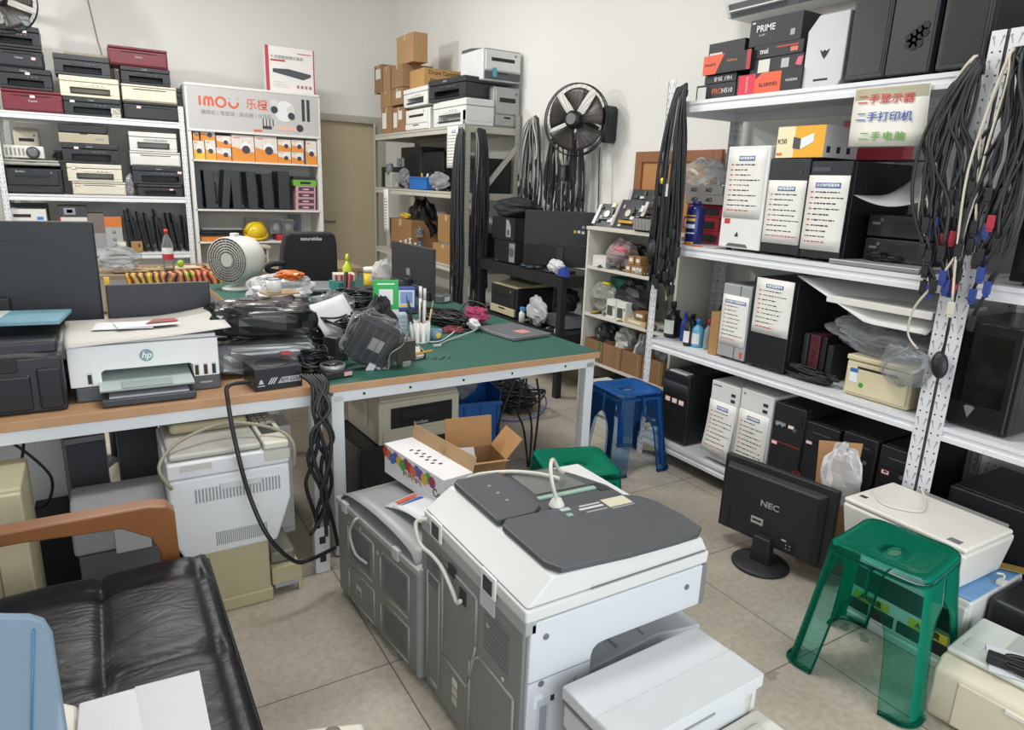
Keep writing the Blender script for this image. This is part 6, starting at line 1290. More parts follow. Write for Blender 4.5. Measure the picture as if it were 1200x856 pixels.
tangle('tangle of black cables on the green mat between monitor and laptop', (1.66, 3.40, TZ), .14, .26, .06, 110, n=16, r=.005)
tangle('thin red and grey wires at the edge of the black tangle', (1.57, 3.18, TZ), .08, .08, .03, 111, mat('8a3f44', .5, 0, .1), n=3, r=.003)
crumpled('crumpled pink cloth on the green mat by the laptop', (1.80, 3.33, TZ+.001), (.06, .09, .04), 112, mat('8f2f52', .8, 0, .08), name='cloth', cat='cloth', n=18, amp=.35)
crumpled('white plastic connector lump between the cables and the laptop', (1.70, 3.18, TZ+.001), (.03, .05, .03), 113, mat('c5c5c2', .45), name='connector', cat='connector', n=12)
o = MB().tube([(1.38, 2.93, TZ+.006), (1.46, 3.0, TZ+.006), (1.56, 3.03, TZ+.02), (1.64, 3.06, TZ+.03), (1.70, 3.14, TZ+.03)], .0045, 6).obj('cable', mat('9c9d9c', .5)); bx('plug', mat('b5b3ad', .4), o, 1.345, 1.385, 2.915, 2.93, TZ+.001, TZ+.011, .002); tag(o, 'grey cable with a light plug lying on the green mat', 'cable')
o = MB().tube([(1.36, 3.0, TZ+.006), (1.42, 3.0, TZ+.006), (1.52, 3.1, TZ+.006), (1.62, 3.2, TZ+.02)], .004, 6).obj('cable', mat('b9bab8', .5)); tag(o, 'light grey cable running from the pen holder to the tangle', 'cable')
t = thing('laptop', 'closed grey laptop with an orange sticker on the green mat', 'laptop', (1.872, 3.05, TZ), R(8)); bx('base', mat('77797c', .35, .4), t, -.13, .125, -.165, .165, .003, .012, .003); bx('lid', mat('84868a', .3, .4, .02), t, -.13, .125, -.165, .165, .0125, .019, .003); bx('sticker', mat('c98a7d', .5), t, -.02, .05, -.09, -.02, .019, .0194); 
for x in (-.1, .1): bx('rubber_foot', ink, t, x-.01, x+.01, -.14, .14, 0, .004)
# ------------------------------------------------------------------ far half of the green table
bk_ = [('grey boxed device lowest in the pile behind the black bag', 'b3b1ad', .30, .2, .045), ('brown and white magazine box in the pile behind the black bag', '7a5a3c', .29, .2, .035), ('dark grey flat case in the pile behind the black bag', '4a4c50', .28, .2, .03), ('white and red booklet on top of the pile', 'c9c6c3', .22, .15, .012), ('tan booklet on top of the pile', 'a98f6b', .18, .13, .01)]
z = TZ+.001
for k, (lb, c, w, d, h) in enumerate(bk_):
    t = thing('flat_box' if k < 3 else 'booklet', lb, 'box' if k < 3 else 'booklet', (.84+.006*k, 3.95, z), R((4, 2, 6, -5, 12)[k])); bx('body', mat(c, .5, 0, .03), t, -w/2, w/2, -d/2, d/2, 0, h, .002)
    if k < 3: decal(t, 'print', mat(('8e4c3a', 'd5d0c6', '9ea0a2')[k], .5), -w*.4, w*.35, h*.2, h*.8, -d/2, .001)
    else: bx('print', mat(('b03a40', '8a7350')[k-3], .5), t, .02, .08, -.05, .03, h, h+.0006)
    z += h+.001
t = thing('enamel_mug', 'white enamel mug with a dark rim on the pile of booklets', 'mug', (.83, 3.93, z), R(170)); MB().lathe([(.036, 0), (.04, .003), (.042, .075), (.039, .075), (.037, .005), (.001, .005)], n=26).obj('cup', mat('dcdcd9', .25), t); MB().lathe([(.041, .073), (.0435, .076), (.041, .079), (.0385, .076)], n=26, caps=False).obj('rim', mat('3a3030', .3), t); MB().tube([(.04, 0, .06), (.062, 0, .06), (.066, 0, .035), (.042, 0, .015)], .005, 8).obj('handle', mat('dcdcd9', .25), t)
crumpled('white and clear plastic bag behind the mug', (.95, 4.32, TZ+.001), (.2, .14, .085), 121, clear('dcdedf', .4, .2), n=24)
crumpled('orange crisp packet among the white bags behind the mug', (1.0, 4.27, TZ+.15), (.085, .07, .03), 122, mat('c9682c', .35, 0, .05), name='crisp_packet', cat='packet', n=18)
crumpled('grey clear bag beside the wire heap', (1.10, 3.72, TZ+.001), (.12, .1, .07), 123, clear('aeb1b1', .3, .2), n=20)
t = thing('laptop', 'silver laptop lying beyond the white bags on the green table', 'laptop', (1.22, 4.72, TZ+.03), R(-14), None, (R(3), 0)); bx('base', mat('8a8c8e', .35, .5), t, -.2, .2, -.14, .14, 0, .014, .003); bx('lid', mat('a5a7a8', .3, .5), t, -.2, .2, -.14, .14, .0145, .022, .003); o = bx('flat_carton', mat('4a4c4f', .6), None, 1.05, 1.4, 4.6, 4.84, TZ, TZ+.028); tag(o, 'dark flat box under the silver laptop', 'box')
t = carton('teal carton among the tools on the far half of the green table', 1.40, 4.52, TZ+.001, .12, .14, .10, R(10), c='2c7f78', tape=False); t2_ = carton('red and white striped carton on the teal one', 1.42, 4.54, TZ+.103, .14, .12, .045, R(-12), c='c9b3a8', tape=False); 
for k in range(4): decal(t2_, 'red_stripe', mat('a8323c', .5), -.06+k*.034, -.045+k*.034, .004, .04, -.06)
o = MB().tube([(1.36, 4.35, TZ+.01), (1.38, 4.38, TZ+.09), (1.40, 4.42, TZ+.17)], .014, 8).obj('pliers', mat('1b1c1f', .5)); tag(o, 'black handled pliers leaning on the teal carton', 'pliers'); o = MB().tube([(1.385, 4.33, TZ+.01), (1.40, 4.36, TZ+.09), (1.42, 4.40, TZ+.16)], .010, 8).obj('pliers', mat('a02a34', .5)); tag(o, 'red handled pliers leaning on the teal carton', 'pliers')
t = thing('spray_bottle', 'bright yellow-green spray bottle on the far half of the green table', 'bottle', (1.60, 5.02, TZ+.001)); MB().lathe([(.034, 0), (.036, .005), (.036, .13), (.016, .155), (.014, .17)], n=20).obj('body', mat('b9c832', .3), t); MB().lathe([(.014, .168), (.014, .2), (.008, .225)], n=14).obj('cap', mat('c2cf3a', .3), t)
for k, (x, y) in enumerate(((1.69, 4.75), (1.80, 4.86))):
    t = thing('cleaning_tub', '%s yellow tub with a white top beside the spray bottle' % ('nearer', 'farther')[k], 'tub', (x, y, TZ+.001), R(20)); MB().lathe([(.05, 0), (.055, .005), (.055, .12)], n=24).obj('body', mat('d6b52c', .35), t); MB().lathe([(.054, .12), (.057, .12), (.057, .15), (.05, .155), (.001, .155)], n=24).obj('lid', mat('d9d7cc', .4) if k == 0 else mat('cfae35', .4), t)
bx('cap_knob', mat('1a1b1e', .4), t, -.02, .02, -.02, .02, .155, .175, .004)
crumpled('white dusty cloth heap before the yellow tubs', (1.62, 4.30, TZ+.001), (.085, .09, .12), 125, mat('a9a6a0', .8, 0, .04), name='cloth', cat='cloth', n=20, amp=.2)
t = thing('remote_control', 'pale grey remote control standing by the white cloth', 'remote', (1.74, 4.45, TZ+.05), R(20), None, (R(-20), R(12))); bx('body', mat('b5b6b6', .4), t, -.025, .025, -.01, .01, 0, .17, .008)
for i in range(5):
    for j in range(3): bx('button', mat('7f8386', .5), t, -.018+j*.013, -.009+j*.013, -.012, -.01, .03+i*.025, .042+i*.025)
t = tower('flat black case with cables at the far end of the green table', 1.90, 4.95, TZ+.001, .28, .2, .09, R(0), bays=0, buttons=False, foot=False); tangle('grey cables heaped on the flat black case', (1.90, 4.95, TZ+.092), .1, .08, .05, 126, mat('5a5c5e', .5, 0, .1), n=6)
tangle('black wires heaped on the far half of the green table', (1.28, 3.95, TZ), .2, .22, .12, 127, n=14, r=.005)
o = MB().cyl((0, 0, 0), (.05, .03, .13), .009, n=10).obj('screwdriver', mat('c96a2c', .4)); o.location = (1.27, 3.55, TZ+.02); tag(o, 'orange handled screwdriver in the wire heap', 'screwdriver')
t = tower('dark multimeter-like box between the white cloth and the green card'.replace('multimeter-like ', ''), 1.45, 4.15, TZ+.001, .16, .12, .11, R(15), bays=0, buttons=False, foot=False, c='27292d', name='tool_box'); t['category'] = 'box'
crumpled('milky plastic sack behind the black monitor', (1.86, 4.20, TZ+.001), (.07, .1, .12), 128, clear('c3c6c4', .5, .3), n=18)
t = thing('adapter', 'grey adapter box at the right edge of the green table', 'adapter', (1.93, 4.06, TZ+.001), R(30)); bx('body', mat('5f6266', .5), t, -.06, .06, -.04, .04, 0, .05, .006); bx('label', mat('c9c9c5', .5), t, -.03, .03, -.041, -.04, .01, .04)
o = MB().tube([(1.88, 3.7, TZ+.005), (1.95, 3.72, TZ+.06), (2.0, 3.60, TZ+.05), (1.95, 3.50, TZ+.006), (1.85, 3.52, TZ+.006)], .005, 8).obj('cable', CABK[0]); tag(o, 'black cable looping up at the right edge of the green table', 'cable')
# white circulator fan on the far left corner of the green table
c = P(276, 304, y=5.0); t = thing('circulator_fan', 'white round circulator fan on the far end of the green table', 'fan', (c.x, 5.0, TZ), R(-46)); wf = mat('d3d2cc', .4, 0, .02); r = .155; zc = c.z-TZ
hd = MB().lathe([(r*.97, -.09), (r, -.08), (r*1.01, .06), (r*.95, .13), (r*.75, .16), (.001, .165)], (0, 0, zc), 36, 'y', False).obj('housing', wf, t)
g = MB()
for q in (.97, .86, .75, .64, .53, .42, .3): g.lathe([(r*q-.003, -.092), (r*q+.003, -.092), (r*q+.003, -.088), (r*q-.003, -.088), (r*q-.003, -.092)], (0, 0, zc), 32, 'y', False)
for k in range(28):
    a = 2*math.pi*k/28; g.tube([(math.cos(a)*r*.28, -.089, zc+math.sin(a)*r*.28), (math.cos(a+.25)*r*.97, -.089, zc+math.sin(a+.25)*r*.97)], .0018, 4, smooth_path=False)
g.obj('front_grille', mat('b5b4ae', .4), hd); MB().disc((0, -.09, zc), r*.27, (0, -1, 0), 24, .006).obj('centre_cap', mat('c5c4be', .4), hd); MB().disc((0, -.06, zc), r*.95, (0, -1, 0), 30, .002).obj('fan_depth', mat('6b6a66', .6), hd)
for k in range(4):
    a = 2*math.pi*k/4+.3; MB().hexa([(math.cos(a+d)*r*q, -.078+.014*e, zc+math.sin(a+d)*r*q) for q, d, e in ((.25, -.2, 0), (.9, -.35, 0), (.9, .5, 1), (.25, .3, 1))], [(math.cos(a+d)*r*q, -.075+.014*e, zc+math.sin(a+d)*r*q) for q, d, e in ((.25, -.2, 0), (.9, -.35, 0), (.9, .5, 1), (.25, .3, 1))]).obj('blade', mat('8f8e89', .4), hd)
bx('top_button', wf, hd, -.02, .02, -.02, .03, zc+r*.98, zc+r+.022, .004); bx('stand_arm', wf, t, -.03, .03, .02, .07, .02, zc-r*.6, .01); MB().lathe([(.1, 0), (.1, .012), (.06, .026), (.001, .028)], n=28).obj('stand_foot', wf, t)
t = thing('side_shelf', 'small beige shelf unit standing behind the circulator fan', 'shelf', (1.22, 6.72, .735)); bs = mat('a9a595', .5, 0, .03); h = P(315, 290, y=6.72).z-.735
for x in (-.15, .13): bx('side_panel', bs, t, x, x+.02, -.1, .1, 0, h, .002)
bx('shelf_board', bs, t, -.17, .17, -.11, .1, h, h+.02, .002); bx('lower_board', bs, t, -.13, .13, -.1, .1, h*.4, h*.4+.015)
# ================================================================== under the tables
WC = mat('e6e8e9', .5, 0, .02)
t = thing('metal_cabinet', 'white low cabinet standing back under the tables behind the white copier', 'cabinet', (.62, 3.18, 0)); a = P(212, 497, y=3.0).x
x0, x1 = P(212, 540, y=3.0).x, .632; zt = P(300, 500, y=3.0).z
t.location = ((x0+x1)/2, 3.0, 0); w = x1-x0
bx('body', WC, t, -w/2, w/2, -.19, .2, 0, .50, .003); bx('door', WC, t, -w/2+.012, w/2-.012, -.2, -.19, .03, .48, .004)
t = thing('pedestal', 'white panel end of the desk at the left under the wooden-edged table', 'desk pedestal', (0, 0, 0))
x0, x1 = P(-10, 540, y=3.03).x, P(99, 540, y=3.03).x; bx('body', WC, t, x0-.4, x1, 3.03, 3.12, 0, .66, .002); bx('edge_strip', mat('b5b8ba', .5), t, x1-.02, x1, 3.022, 3.03, 0, .66)
# office chair base
p = P(136, 512, y=3.6); t = thing('office_chair', 'black office chair base with castors seen beyond the speakers under the table', 'chair', (p.x, 3.75, 0)); bkc = mat('1a1b1e', .4)
MB().cyl((0, 0, .1), (0, 0, .46), .03).obj('gas_column', bkc, t); bx('seat', bkc, t, -.22, .22, -.2, .22, .46, .53, .03)
for k in range(5):
    a = 2*math.pi*k/5+.3; l = MB().tube([(0, 0, .12), (.15*math.cos(a), .15*math.sin(a), .10), (.28*math.cos(a), .28*math.sin(a), .07)], .018, 8).obj('leg', mat('6a6c6e', .35, .4), t); MB().lathe([(.001, -.015), (.028, -.015), (.028, .015), (.001, .015)], (.28*math.cos(a), .28*math.sin(a), .029), 18, 'y').obj('castor', bkc, l)
# speakers
for lb, p0, p1, py, hz, Y, rz in (('dark wooden loudspeaker at the left under the table', 76, 126, 560, .31, 2.75, .1), ('black loudspeaker under the table, right one of the pair', 139, 190, 545, .33, 2.82, .0)):
    a, b = P(p0, py, y=Y), P(p1, py, y=Y); w = b.x-a.x; t = thing('loudspeaker', lb, 'loudspeaker', ((a.x+b.x)/2, Y+.1, .27), rz)
    bx('cabinet', mat('66686a', .5, 0, .1, 14), t, -w/2, w/2, -.085, .1, 0, hz, .006); bx('grille', mat('34363a', .8, 0, .05, 80), t, -w/2+.006, w/2-.006, -.095, -.085, .008, hz-.02, .004)
o = bx('equipment_case', mat('222427', .6, 0, .05), None, -.30, .19, 2.66, 3.0, 0, .269, .004); tag(o, 'dark case on the floor carrying the pair of loudspeakers', 'case')
x0, x1 = P(86, 600, y=2.45).x, P(194, 600, y=2.45).x; w = x1-x0; t = thing('flatbed_scanner', 'grey-white printer with a sloping cover lying before the loudspeakers', 'printer', ((x0+x1)/2, 2.50, .0), 0); z1 = P(140, 572, y=2.40).z-.06
bx('lower_case', mat('5d5f60', .5), t, -w/2, w/2, -.10, .14, 0, z1-.16, .006); MB().prism([(-.12, z1-.15), (.14, z1-.15), (.14, z1-.01), (-.02, z1+.005), (-.12, z1-.04)], 'x', -w/2-.01, w/2+.01).obj('cover', mat('8f9193', .4, 0, .03), t, .012)
MB().prism([(-.13, z1-.16), (-.10, z1-.16), (-.06, z1-.06), (-.122, z1-.05)], 'x', -w*.1, w*.3).obj('paper_guide', mat('a5a6a6', .4), t, .004)
# beige tower at the left by the armrest
x1 = P(26, 590, y=2.28).x; z1 = P(20, 575, y=2.28).z; t = thing('beige_computer', 'old beige computer case at the left edge behind the wooden armrest', 'computer', (x1-.17, 2.42, 0)); bg = mat('b3ab8d', .5, 0, .04)
bx('case', bg, t, -.17, .17, -.12, .14, .0, z1, .008); bx('front_frame', mat('bcb495', .5, 0, .04), t, -.17, .17, -.14, -.12, 0, z1-.01, .006); decal(t, 'seam', mat('7c765f', .6), .09, .094, .0, z1-.02, -.14); decal(t, 'dark_inset', mat('3a3b3c', .5), -.15, .07, z1*.2, z1*.72, -.14)
# white laser copier on a cream printer
Y0 = 2.32; xa, xb = P(194, 545, y=Y0).x, P(340, 555, y=Y0).x; w = xb-xa; zb = .245
t = thing('cream_printer', 'cream printer base under the white copier on the floor', 'printer', (.33, 2.48, 0)); cr = mat('b9b08e', .5, 0, .04)
bx('body', cr, t, -.14, .10, -.14, .2, 0, zb-.004, .008); bx('foot_step', cr, t, -.145, .105, -.15, .2, 0, .05, .006); bx('side_door', cr, t, .10, .106, -.1, .15, .07, zb-.03, .003)
bx('side_tray', cr, t, .106, .21, -.12, .1, .09, .11, .004); bx('tray_front', cr, t, .106, .215, -.13, -.12, .045, .115, .004); bx('tray_leg', cr, t, .20, .215, -.13, -.11, 0, .05, .003); bx('tray_inner', mat('9fa6ab', .4), t, .115, .2, -.128, -.121, .03, .05); bx('tray_hood', mat('7d7a70', .5), t, .11, .2, -.1, .1, .115, .16, .01)
t = thing('laser_copier', 'white laser copier with louvred front vents and a beige keypad under the table', 'copier', ((xa+xb)/2, Y0+.2, zb)); wc = mat('d9dbdd', .4, 0, .02); zt = P(265, 545, y=Y0).z-zb
MB().prism([(-w/2, .07), (-w*.42, 0), (w*.36, 0), (w/2, .16), (w/2, zt-.03), (-w/2, zt-.03)], 'y', -.2, .2).obj('body', wc, t, .01)
bx('scanner_base', mat('cdced0', .4), t, -w/2, w/2, -.205, .2, zt-.028, zt+.03, .008); bx('scanner_lid', mat('a9a79e', .45, 0, .03), t, -w/2+.01, w*.27, -.19, .19, zt+.033, zt+.055, .010); bx('document_feeder', mat('9a9274', .5, 0, .03), t, -w*.42, w*.25, .0, .19, zt+.055, zt+.095, .016)
bx('control_panel', mat('c9c6b6', .45), t, w*.28, w/2, -.21, .16, zt+.032, zt+.06, .008); bx('display', mat('3b3d3f', .3), t, w*.31, w*.45, -.12, -.02, zt+.06, zt+.062)
for i in range(3):
    for j in range(5): bx('key', mat('a09d90', .5), t, w*.3+i*.022, w*.3+i*.022+.016, .0+j*.03, .02+j*.03, zt+.06, zt+.066)
bx('front_strip', mat('b9b9ae', .5), t, w*.28, w/2+.002, -.207, -.2, zt-.01, zt+.028, .003)
for z0, z1, u0, u1 in ((.20, .25, -.3, .42), (.03, .08, -.16, .28)):
    mb = MB(); n = 26
    for k in range(n): mb.box(w*u0+k*(w*(u1-u0))/n, w*u0+k*(w*(u1-u0))/n+w*(u1-u0)/n*.5, -.2015, -.199, z0, z1)
    mb.obj('vent', mat('8f9294', .5), t)
bx('grip', mat('c4c6c8', .4), t, -w*.1, w*.25, -.206, -.2, .235, .262, .004); decal(t, 'info_label', mat('b5b4ac', .5), -w*.4, -w*.15, zt-.0, zt+.022, -.205)
o = MB().tube([(xa+.01, Y0-.02, .52), (xa-.02, Y0-.01, .60), (xa+.05, Y0+.05, .655), (xa+.2, Y0+.1, .68), (xb-.05, Y0+.05, .66), (xb+.01, Y0-.01, .62), (xb+.012, Y0-.01, .52)], .006, 8).obj('power_cable', mat('8a8370', .5)); tag(o, 'beige cable arching over the white copier', 'cable')
# cables
o = MB().tube([P(293, 448, y=2.45), P(268, 452, y=2.42), P(267, 470, y=2.40), P(276, 520, y=2.30), P(292, 580, y=2.26), P(315, 630, y=2.2), P(345, 658, y=2.2), P(366, 655, y=2.22), P(393, 642, y=2.28)], .0075, 8).obj('power_cable', CABK[0]); tag(o, 'thick black power cable sagging from the power supply to the floor', 'cable')
rg = random.Random(4)
for i in range(7):
    y = 2.44-.012*(i % 3); xs = [370+i*2.2+rg.uniform(-6, 6) for _ in range(6)]
    o = MB().tube([P(352+i*4, 440, y=2.49), P(366+i*3, 452, y=2.455)]+[P(xs[k]+8*math.sin(k*1.7+i), 480+k*(30+rg.uniform(-2, 3)), y=y) for k in range(6)], .0075, 8).obj('hanging_cable', CABK[i % 3]); tag(o, 'thick black cable in the bundle hanging over the table edge at the seam', 'cable', 'cables hanging at the table seam')
a = P(382, 660, z=.02); t = thing('power_strip', 'white power strip standing on end by the table leg', 'power strip', (.645, 2.44, 0)); bx('body', mat('cfd0d0', .4), t, -.03, .03, -.02, .02, 0, .20, .006)
for z in (.05, .13): bx('socket', ink, t, -.012, .012, -.0215, -.02, z, z+.03)
for k, pts in enumerate(([(0, 512), (30, 530), (60, 560), (55, 590), (30, 598)], [(28, 508), (25, 540), (8, 575)])):
    o = MB().tube([P(px, py, y=2.80) for px, py in pts], .005, 8).obj('cable', CABK[0]); tag(o, ('black cable looping before the white panel under the table', 'black cable hanging straight before the white panel under the table')[k], 'cable')
# brother-type multifunction printer on a black case
t = thing('multifunction_printer', 'cream multifunction printer with a black front window under the green table', 'printer', (1.22, 3.0, .335), R(3)); cm = mat('bdb7a2', .45, 0, .04); w = .42
MB().prism([(-.19, .0), (.2, .0), (.2, .25), (-.10, .25), (-.19, .20)], 'x', -w/2, w/2).obj('body', cm, t, .008); bx('front_window', mat('1b1d21', .25), t, -w*.36, w*.4, -.196, -.19, .075, .175, .004); bx('window_slot', mat('0e0f11', .5), t, -w*.24, w*.22, -.199, -.196, .12, .16); text('brother', .024, mat('aaaaa6', .4, 0, 0), t, (.0, -.1975, .09), FRONT, 'maker_lettering', bold=.0005)
bx('paper_tray', cm, t, -w*.46, w*.46, -.197, -.19, .008, .06, .004); bx('side_handle', mat('cbc6b4', .4), t, -w/2-.006, -w/2, -.06, -.03, .06, .18, .003)
MB().hexa([(-w/2+.01, -.185, .208), (w/2-.01, -.185, .208), (w/2-.01, -.1, .256), (-w/2+.01, -.1, .256)], [(-w/2+.01, -.188, .216), (w/2-.01, -.188, .216), (w/2-.01, -.1, .264), (-w/2+.01, -.1, .264)]).obj('control_panel', mat('c4bfae', .45), t)
bx('scanner_lid', cm, t, -w/2+.01, w/2-.01, -.09, .2, .252, .272, .008); MB().hexa([(-.03, -.16, .227), (.04, -.16, .227), (.04, -.12, .25), (-.03, -.12, .25)], [(-.03, -.162, .231), (.04, -.162, .231), (.04, -.122, .254), (-.03, -.122, .254)]).obj('display', mat('2b2d2f', .3), t)
for k in range(8): MB().cyl((-.16+k*.014 if k < 5 else .07+(k-5)*.03, -.14, .236), (-.16+k*.014 if k < 5 else .07+(k-5)*.03, -.145, .246), .006, n=8).obj('button', mat('7c786b', .5), t)
t = tower('black case on the floor carrying the cream multifunction printer', 1.15, 3.02, 0, .46, .42, .333, R(3), bays=0, buttons=False, foot=False)
# blue bin
t = thing('storage_bin', 'bright blue plastic storage bin on the floor behind the cream multifunction printer', 'bin', (1.78, 3.42, .0), R(-10)); bl = mat('2462ad', .35, 0, .03); w, d, h = .36, .26, .36
q = .005; MB().box(-w/2, w/2, -d/2, d/2, 0, q).box(-w/2, w/2, d/2-q, d/2, 0, h+.09).box(-w/2, -w/2+q, -d/2, d/2, 0, h).box(w/2-q, w/2, -d/2, d/2, 0, h).box(-w/2, w/2, -d/2, -d/2+q, 0, h-.06).obj('body', bl, t)
bx('rim', bl, t, -w/2-.008, w/2+.008, -d/2-.012, -d/2, h-.085, h-.06, .003)
for k in range(4): bx('rib', bl, t, -w*.4+k*.1, -w*.4+k*.1+.008, -d/2-.008, -d/2, .02, h-.085, .002)
crumpled('clear bag inside the blue storage bin', (1.74, 3.42, h-.07), (.11, .09, .09), 131, clear('c9ccce', .3, .15), n=18)
tangle('black net of cables lying on the floor behind the white table leg', (2.36, 3.88, 0), .22, .25, .2, 132, n=18, r=.005)
o = MB().tube([(2.12, 3.75, .01), (2.25, 3.62, .01), (2.45, 3.6, .03), (2.58, 3.75, .1), (2.52, 4.0, .16)], .005, 8).obj('network_cable', mat('3a56a8', .5)); tag(o, 'blue network cable round the cable heap on the floor', 'cable')
for k, pts in enumerate(([(605, 440), (590, 480), (583, 505), (580, 560)], [(614, 444), (607, 482), (614, 505), (620, 560)], [(617, 444), (616, 470), (623, 500), (619, 560)], [(629, 444), (632, 470), (630, 495), (622, 560)])):
    o = MB().tube([P(px, py, y=2.95) for px, py in pts], .006, 8).obj('hanging_cable', CABK[0]); tag(o, ('black cable slanting left below the green table', 'black cable bending below the green table, second from the left', 'black cable nearly straight below the green table', 'black cable bowing right below the green table')[k], 'cable')
# ================================================================== stools
def stool(label, c, rz, colr, h=.45, a=.145, b=.205, tint=None):
    t = thing('plastic_stool', label, 'stool', (c[0], c[1], 0), rz); m = clear(colr, .02, .08, tint); r0 = .045
    def ring(s, hw, rr):
        """point of a rounded square; s in quarters, 0 = middle of the front side"""
        q = int(math.floor(s+.5)) % 4; u = s-math.floor(s+.5)         # u in -.5 .. .5 along side q
        L = hw-rr; tot = 2*L+math.pi/2*rr; x = u*tot
        if abs(x) <= L: p = (x, -hw)
        else:
            an = (abs(x)-L)/rr; p = (math.copysign(L+rr*math.sin(an), x), -hw+rr*(1-math.cos(an)))
        for _ in range(q): p = (-p[1], p[0])
        return p
    nr, nc = 22, 14
    def leg(corner):
        vs = []; v0 = .26
        for i in range(nr+1):
            v = i/nr; z = h-.018-(h-.018)*v; hw = a+(b-a)*v**1.1; rr = r0
            k = 0 if v <= v0 else ((v-v0)/(1-v0))
            uo = 0 if k == 0 else (.22*(1-(1-min(1, k*2.2))**3)**.5+.06*k)
            for j in range(nc+1):
                s = corner-.5+uo+(1-2*uo)*j/nc
                x, y = ring(s, hw, rr); vs.append((x, y, z))
        return MB().add(vs, [(i*(nc+1)+j, i*(nc+1)+j+1, (i+1)*(nc+1)+j+1, (i+1)*(nc+1)+j) for i in range(nr) for j in range(nc)], True)
    for k in range(4):
        o = leg(k+.5).obj('leg', m, t, solid=.004)
        pts = [ring(k+.5+(-.22+.44*j/12), b+.004, r0+.004) for j in range(13)]
        MB().tube([(x, y, .008) for x, y in pts], .008, 6, smooth_path=False).obj('foot_rim', m, o)
    vs = []; fs = []; n = 56; rows = ((1.0, -.018), (.99, -.006), (.95, .0), (.8, -.004), (.6, -.012), (.4, -.016), (.27, -.016))
    for q, dz in rows:
        for j in range(n):
            x, y = ring(4*j/n, a*q, min(r0, a*q*.9)); 
            sc = .55 if q < .35 else 1.0
            vs.append((x, y*sc, h+dz-.010*(x/a)**2*0+.006*((abs(x)/a)**2 if q > .5 else 0)))
    for i in range(len(rows)-1):
        for j in range(n): fs.append((i*n+j, i*n+(j+1) % n, (i+1)*n+(j+1) % n, (i+1)*n+j))
    MB().add(vs, fs, True).obj('seat', m, t, solid=.004)
    # hand hole rim
    ov = [(.034*math.cos(2*math.pi*j/20), .016*math.sin(2*math.pi*j/20)) for j in range(20)]
    k0 = [(x, y, h-.016) for x, y in ov]; vs = []
    x1 = [ring(4*j/20, a*.27, a*.24) for j in range(20)]
    import cmath
    out = sorted([(math.atan2(y*.55, x), x, y*.55) for x, y in x1]); inn = sorted([(math.atan2(y, x), x, y) for x, y in ov])
    vs = [(p[1], p[2], h-.0165) for p in out]+[(p[1], p[2], h-.022) for p in inn]
    MB().add(vs, [(j, (j+1) % 20, 20+(j+1) % 20, 20+j) for j in range(20)], True).obj('hand_hole_rim', m, t, solid=.003)
    return t
stool('clear green plastic stool standing in the right foreground', (2.085, 1.02), R(8), '1f8a70', .45, .150, .20, (.64, .91, .87))
stool('clear blue plastic stool beside the white rack', (2.47, 2.78), R(-5), '3a72b0', .45, .150, .195, (.72, .84, .94))
stool('clear green plastic stool behind the grey copier, partly hidden', (1.57, 2.04), R(-18), '1f8a70', .45, .150, .205, (.58, .89, .84))
# ================================================================== the two copiers in front of the table
g1, g2, g3 = mat('757976', .45, 0, .03), mat('8b8f8c', .4, 0, .02), mat('9a9d9b', .4, 0, .02)
def frame_line(t, name, m, pts, x, r=.004, closed=True):
    """raised bead on the side sheet at local x, given by (y, z) corners"""
    mb = MB(); n = len(pts)
    for i in range(n if closed else n-1):
        a, b = pts[i], pts[(i+1) % n]; mb.tube([(x, a[0], a[1]), (x, b[0], b[1])], r, 6, smooth_path=False)
    return mb.obj(name, m, t)
def louvres(t, x, y0, y1, z0, z1, n, m):
    mb = MB()
    for k in range(n):
        z = z0+(z1-z0)*(k+.5)/n; mb.box(x-.0018, x+.001, y0, y1, z-(z1-z0)/n*.24, z+(z1-z0)/n*.24)
    return mb.obj('louvres', m, t)
sl = mat('6a6e6c', .5, 0, 0)
# --- big copier, axis-aligned: x .74-1.30, y 1.10-1.68
t = thing('office_copier', 'large grey and white office copier with a dark lid in the foreground', 'copier', (1.02, 1.39, 0)); w, d = .56, .58
wf = mat('c6c9ce', .4, 0, .02); wl = mat('cccdcb', .38, 0, .02)
bx('left_side_sheet', g1, t, -w/2, -w/2+.012, -d/2+.012, d/2, .03, .535, .004)
bx('upper_side_cover', g3, t, -w/2-.002, -w/2+.03, -d/2, d/2, .535, .57, .004)
MB().prism([(-.268, .02), (-.085, .02), (-.085, .415), (-.08, .433), (-.068, .442), (-.05, .445), (.275, .445), (.275, .565), (-.268, .565)], 'y', -d/2, d/2-.01).obj('front_frame', wf, t, .005)
bx('end_cap', mat('6f7478', .4), t, w/2-.005, w/2+.018, -d/2+.004, d/2-.02, .44, .56, .006)
bx('lower_body', wf, t, -.085, w/2, -d/2+.004, d/2-.01, .02, .33, .006)
bx('inner_wall', mat('6a6e72', .5), t, -.085, w/2-.02, d/2-.06, d/2-.02, .33, .445)
bx('column_inner_face', mat('7b8085', .5), t, -.087, -.083, -d/2+.03, d/2-.06, .335, .443)
MB().prism([(-.083, .331), (w/2+.05, .331), (w/2+.05, .345), (w*.3, .372), (-.083, .345)], 'y', -d/2+.03, d/2-.07).obj('output_tray', mat('b3b8bd', .4, 0, .02), t, .006)
for k in range(3): bx('tray_rib', mat('9ba0a5', .4), t, -.05+k*.09, -.046+k*.09, -d/2+.05, d/2-.09, .352+.004*k, .360+.006*k)
for sx, z in ((-w/2+.02, .01), (w/2-.05, .01)):
    for y in (-d/2+.05, d/2-.06): MB().cyl((sx+.015, y, 0), (sx+.015, y, .022), .02).obj('foot', ink, t)
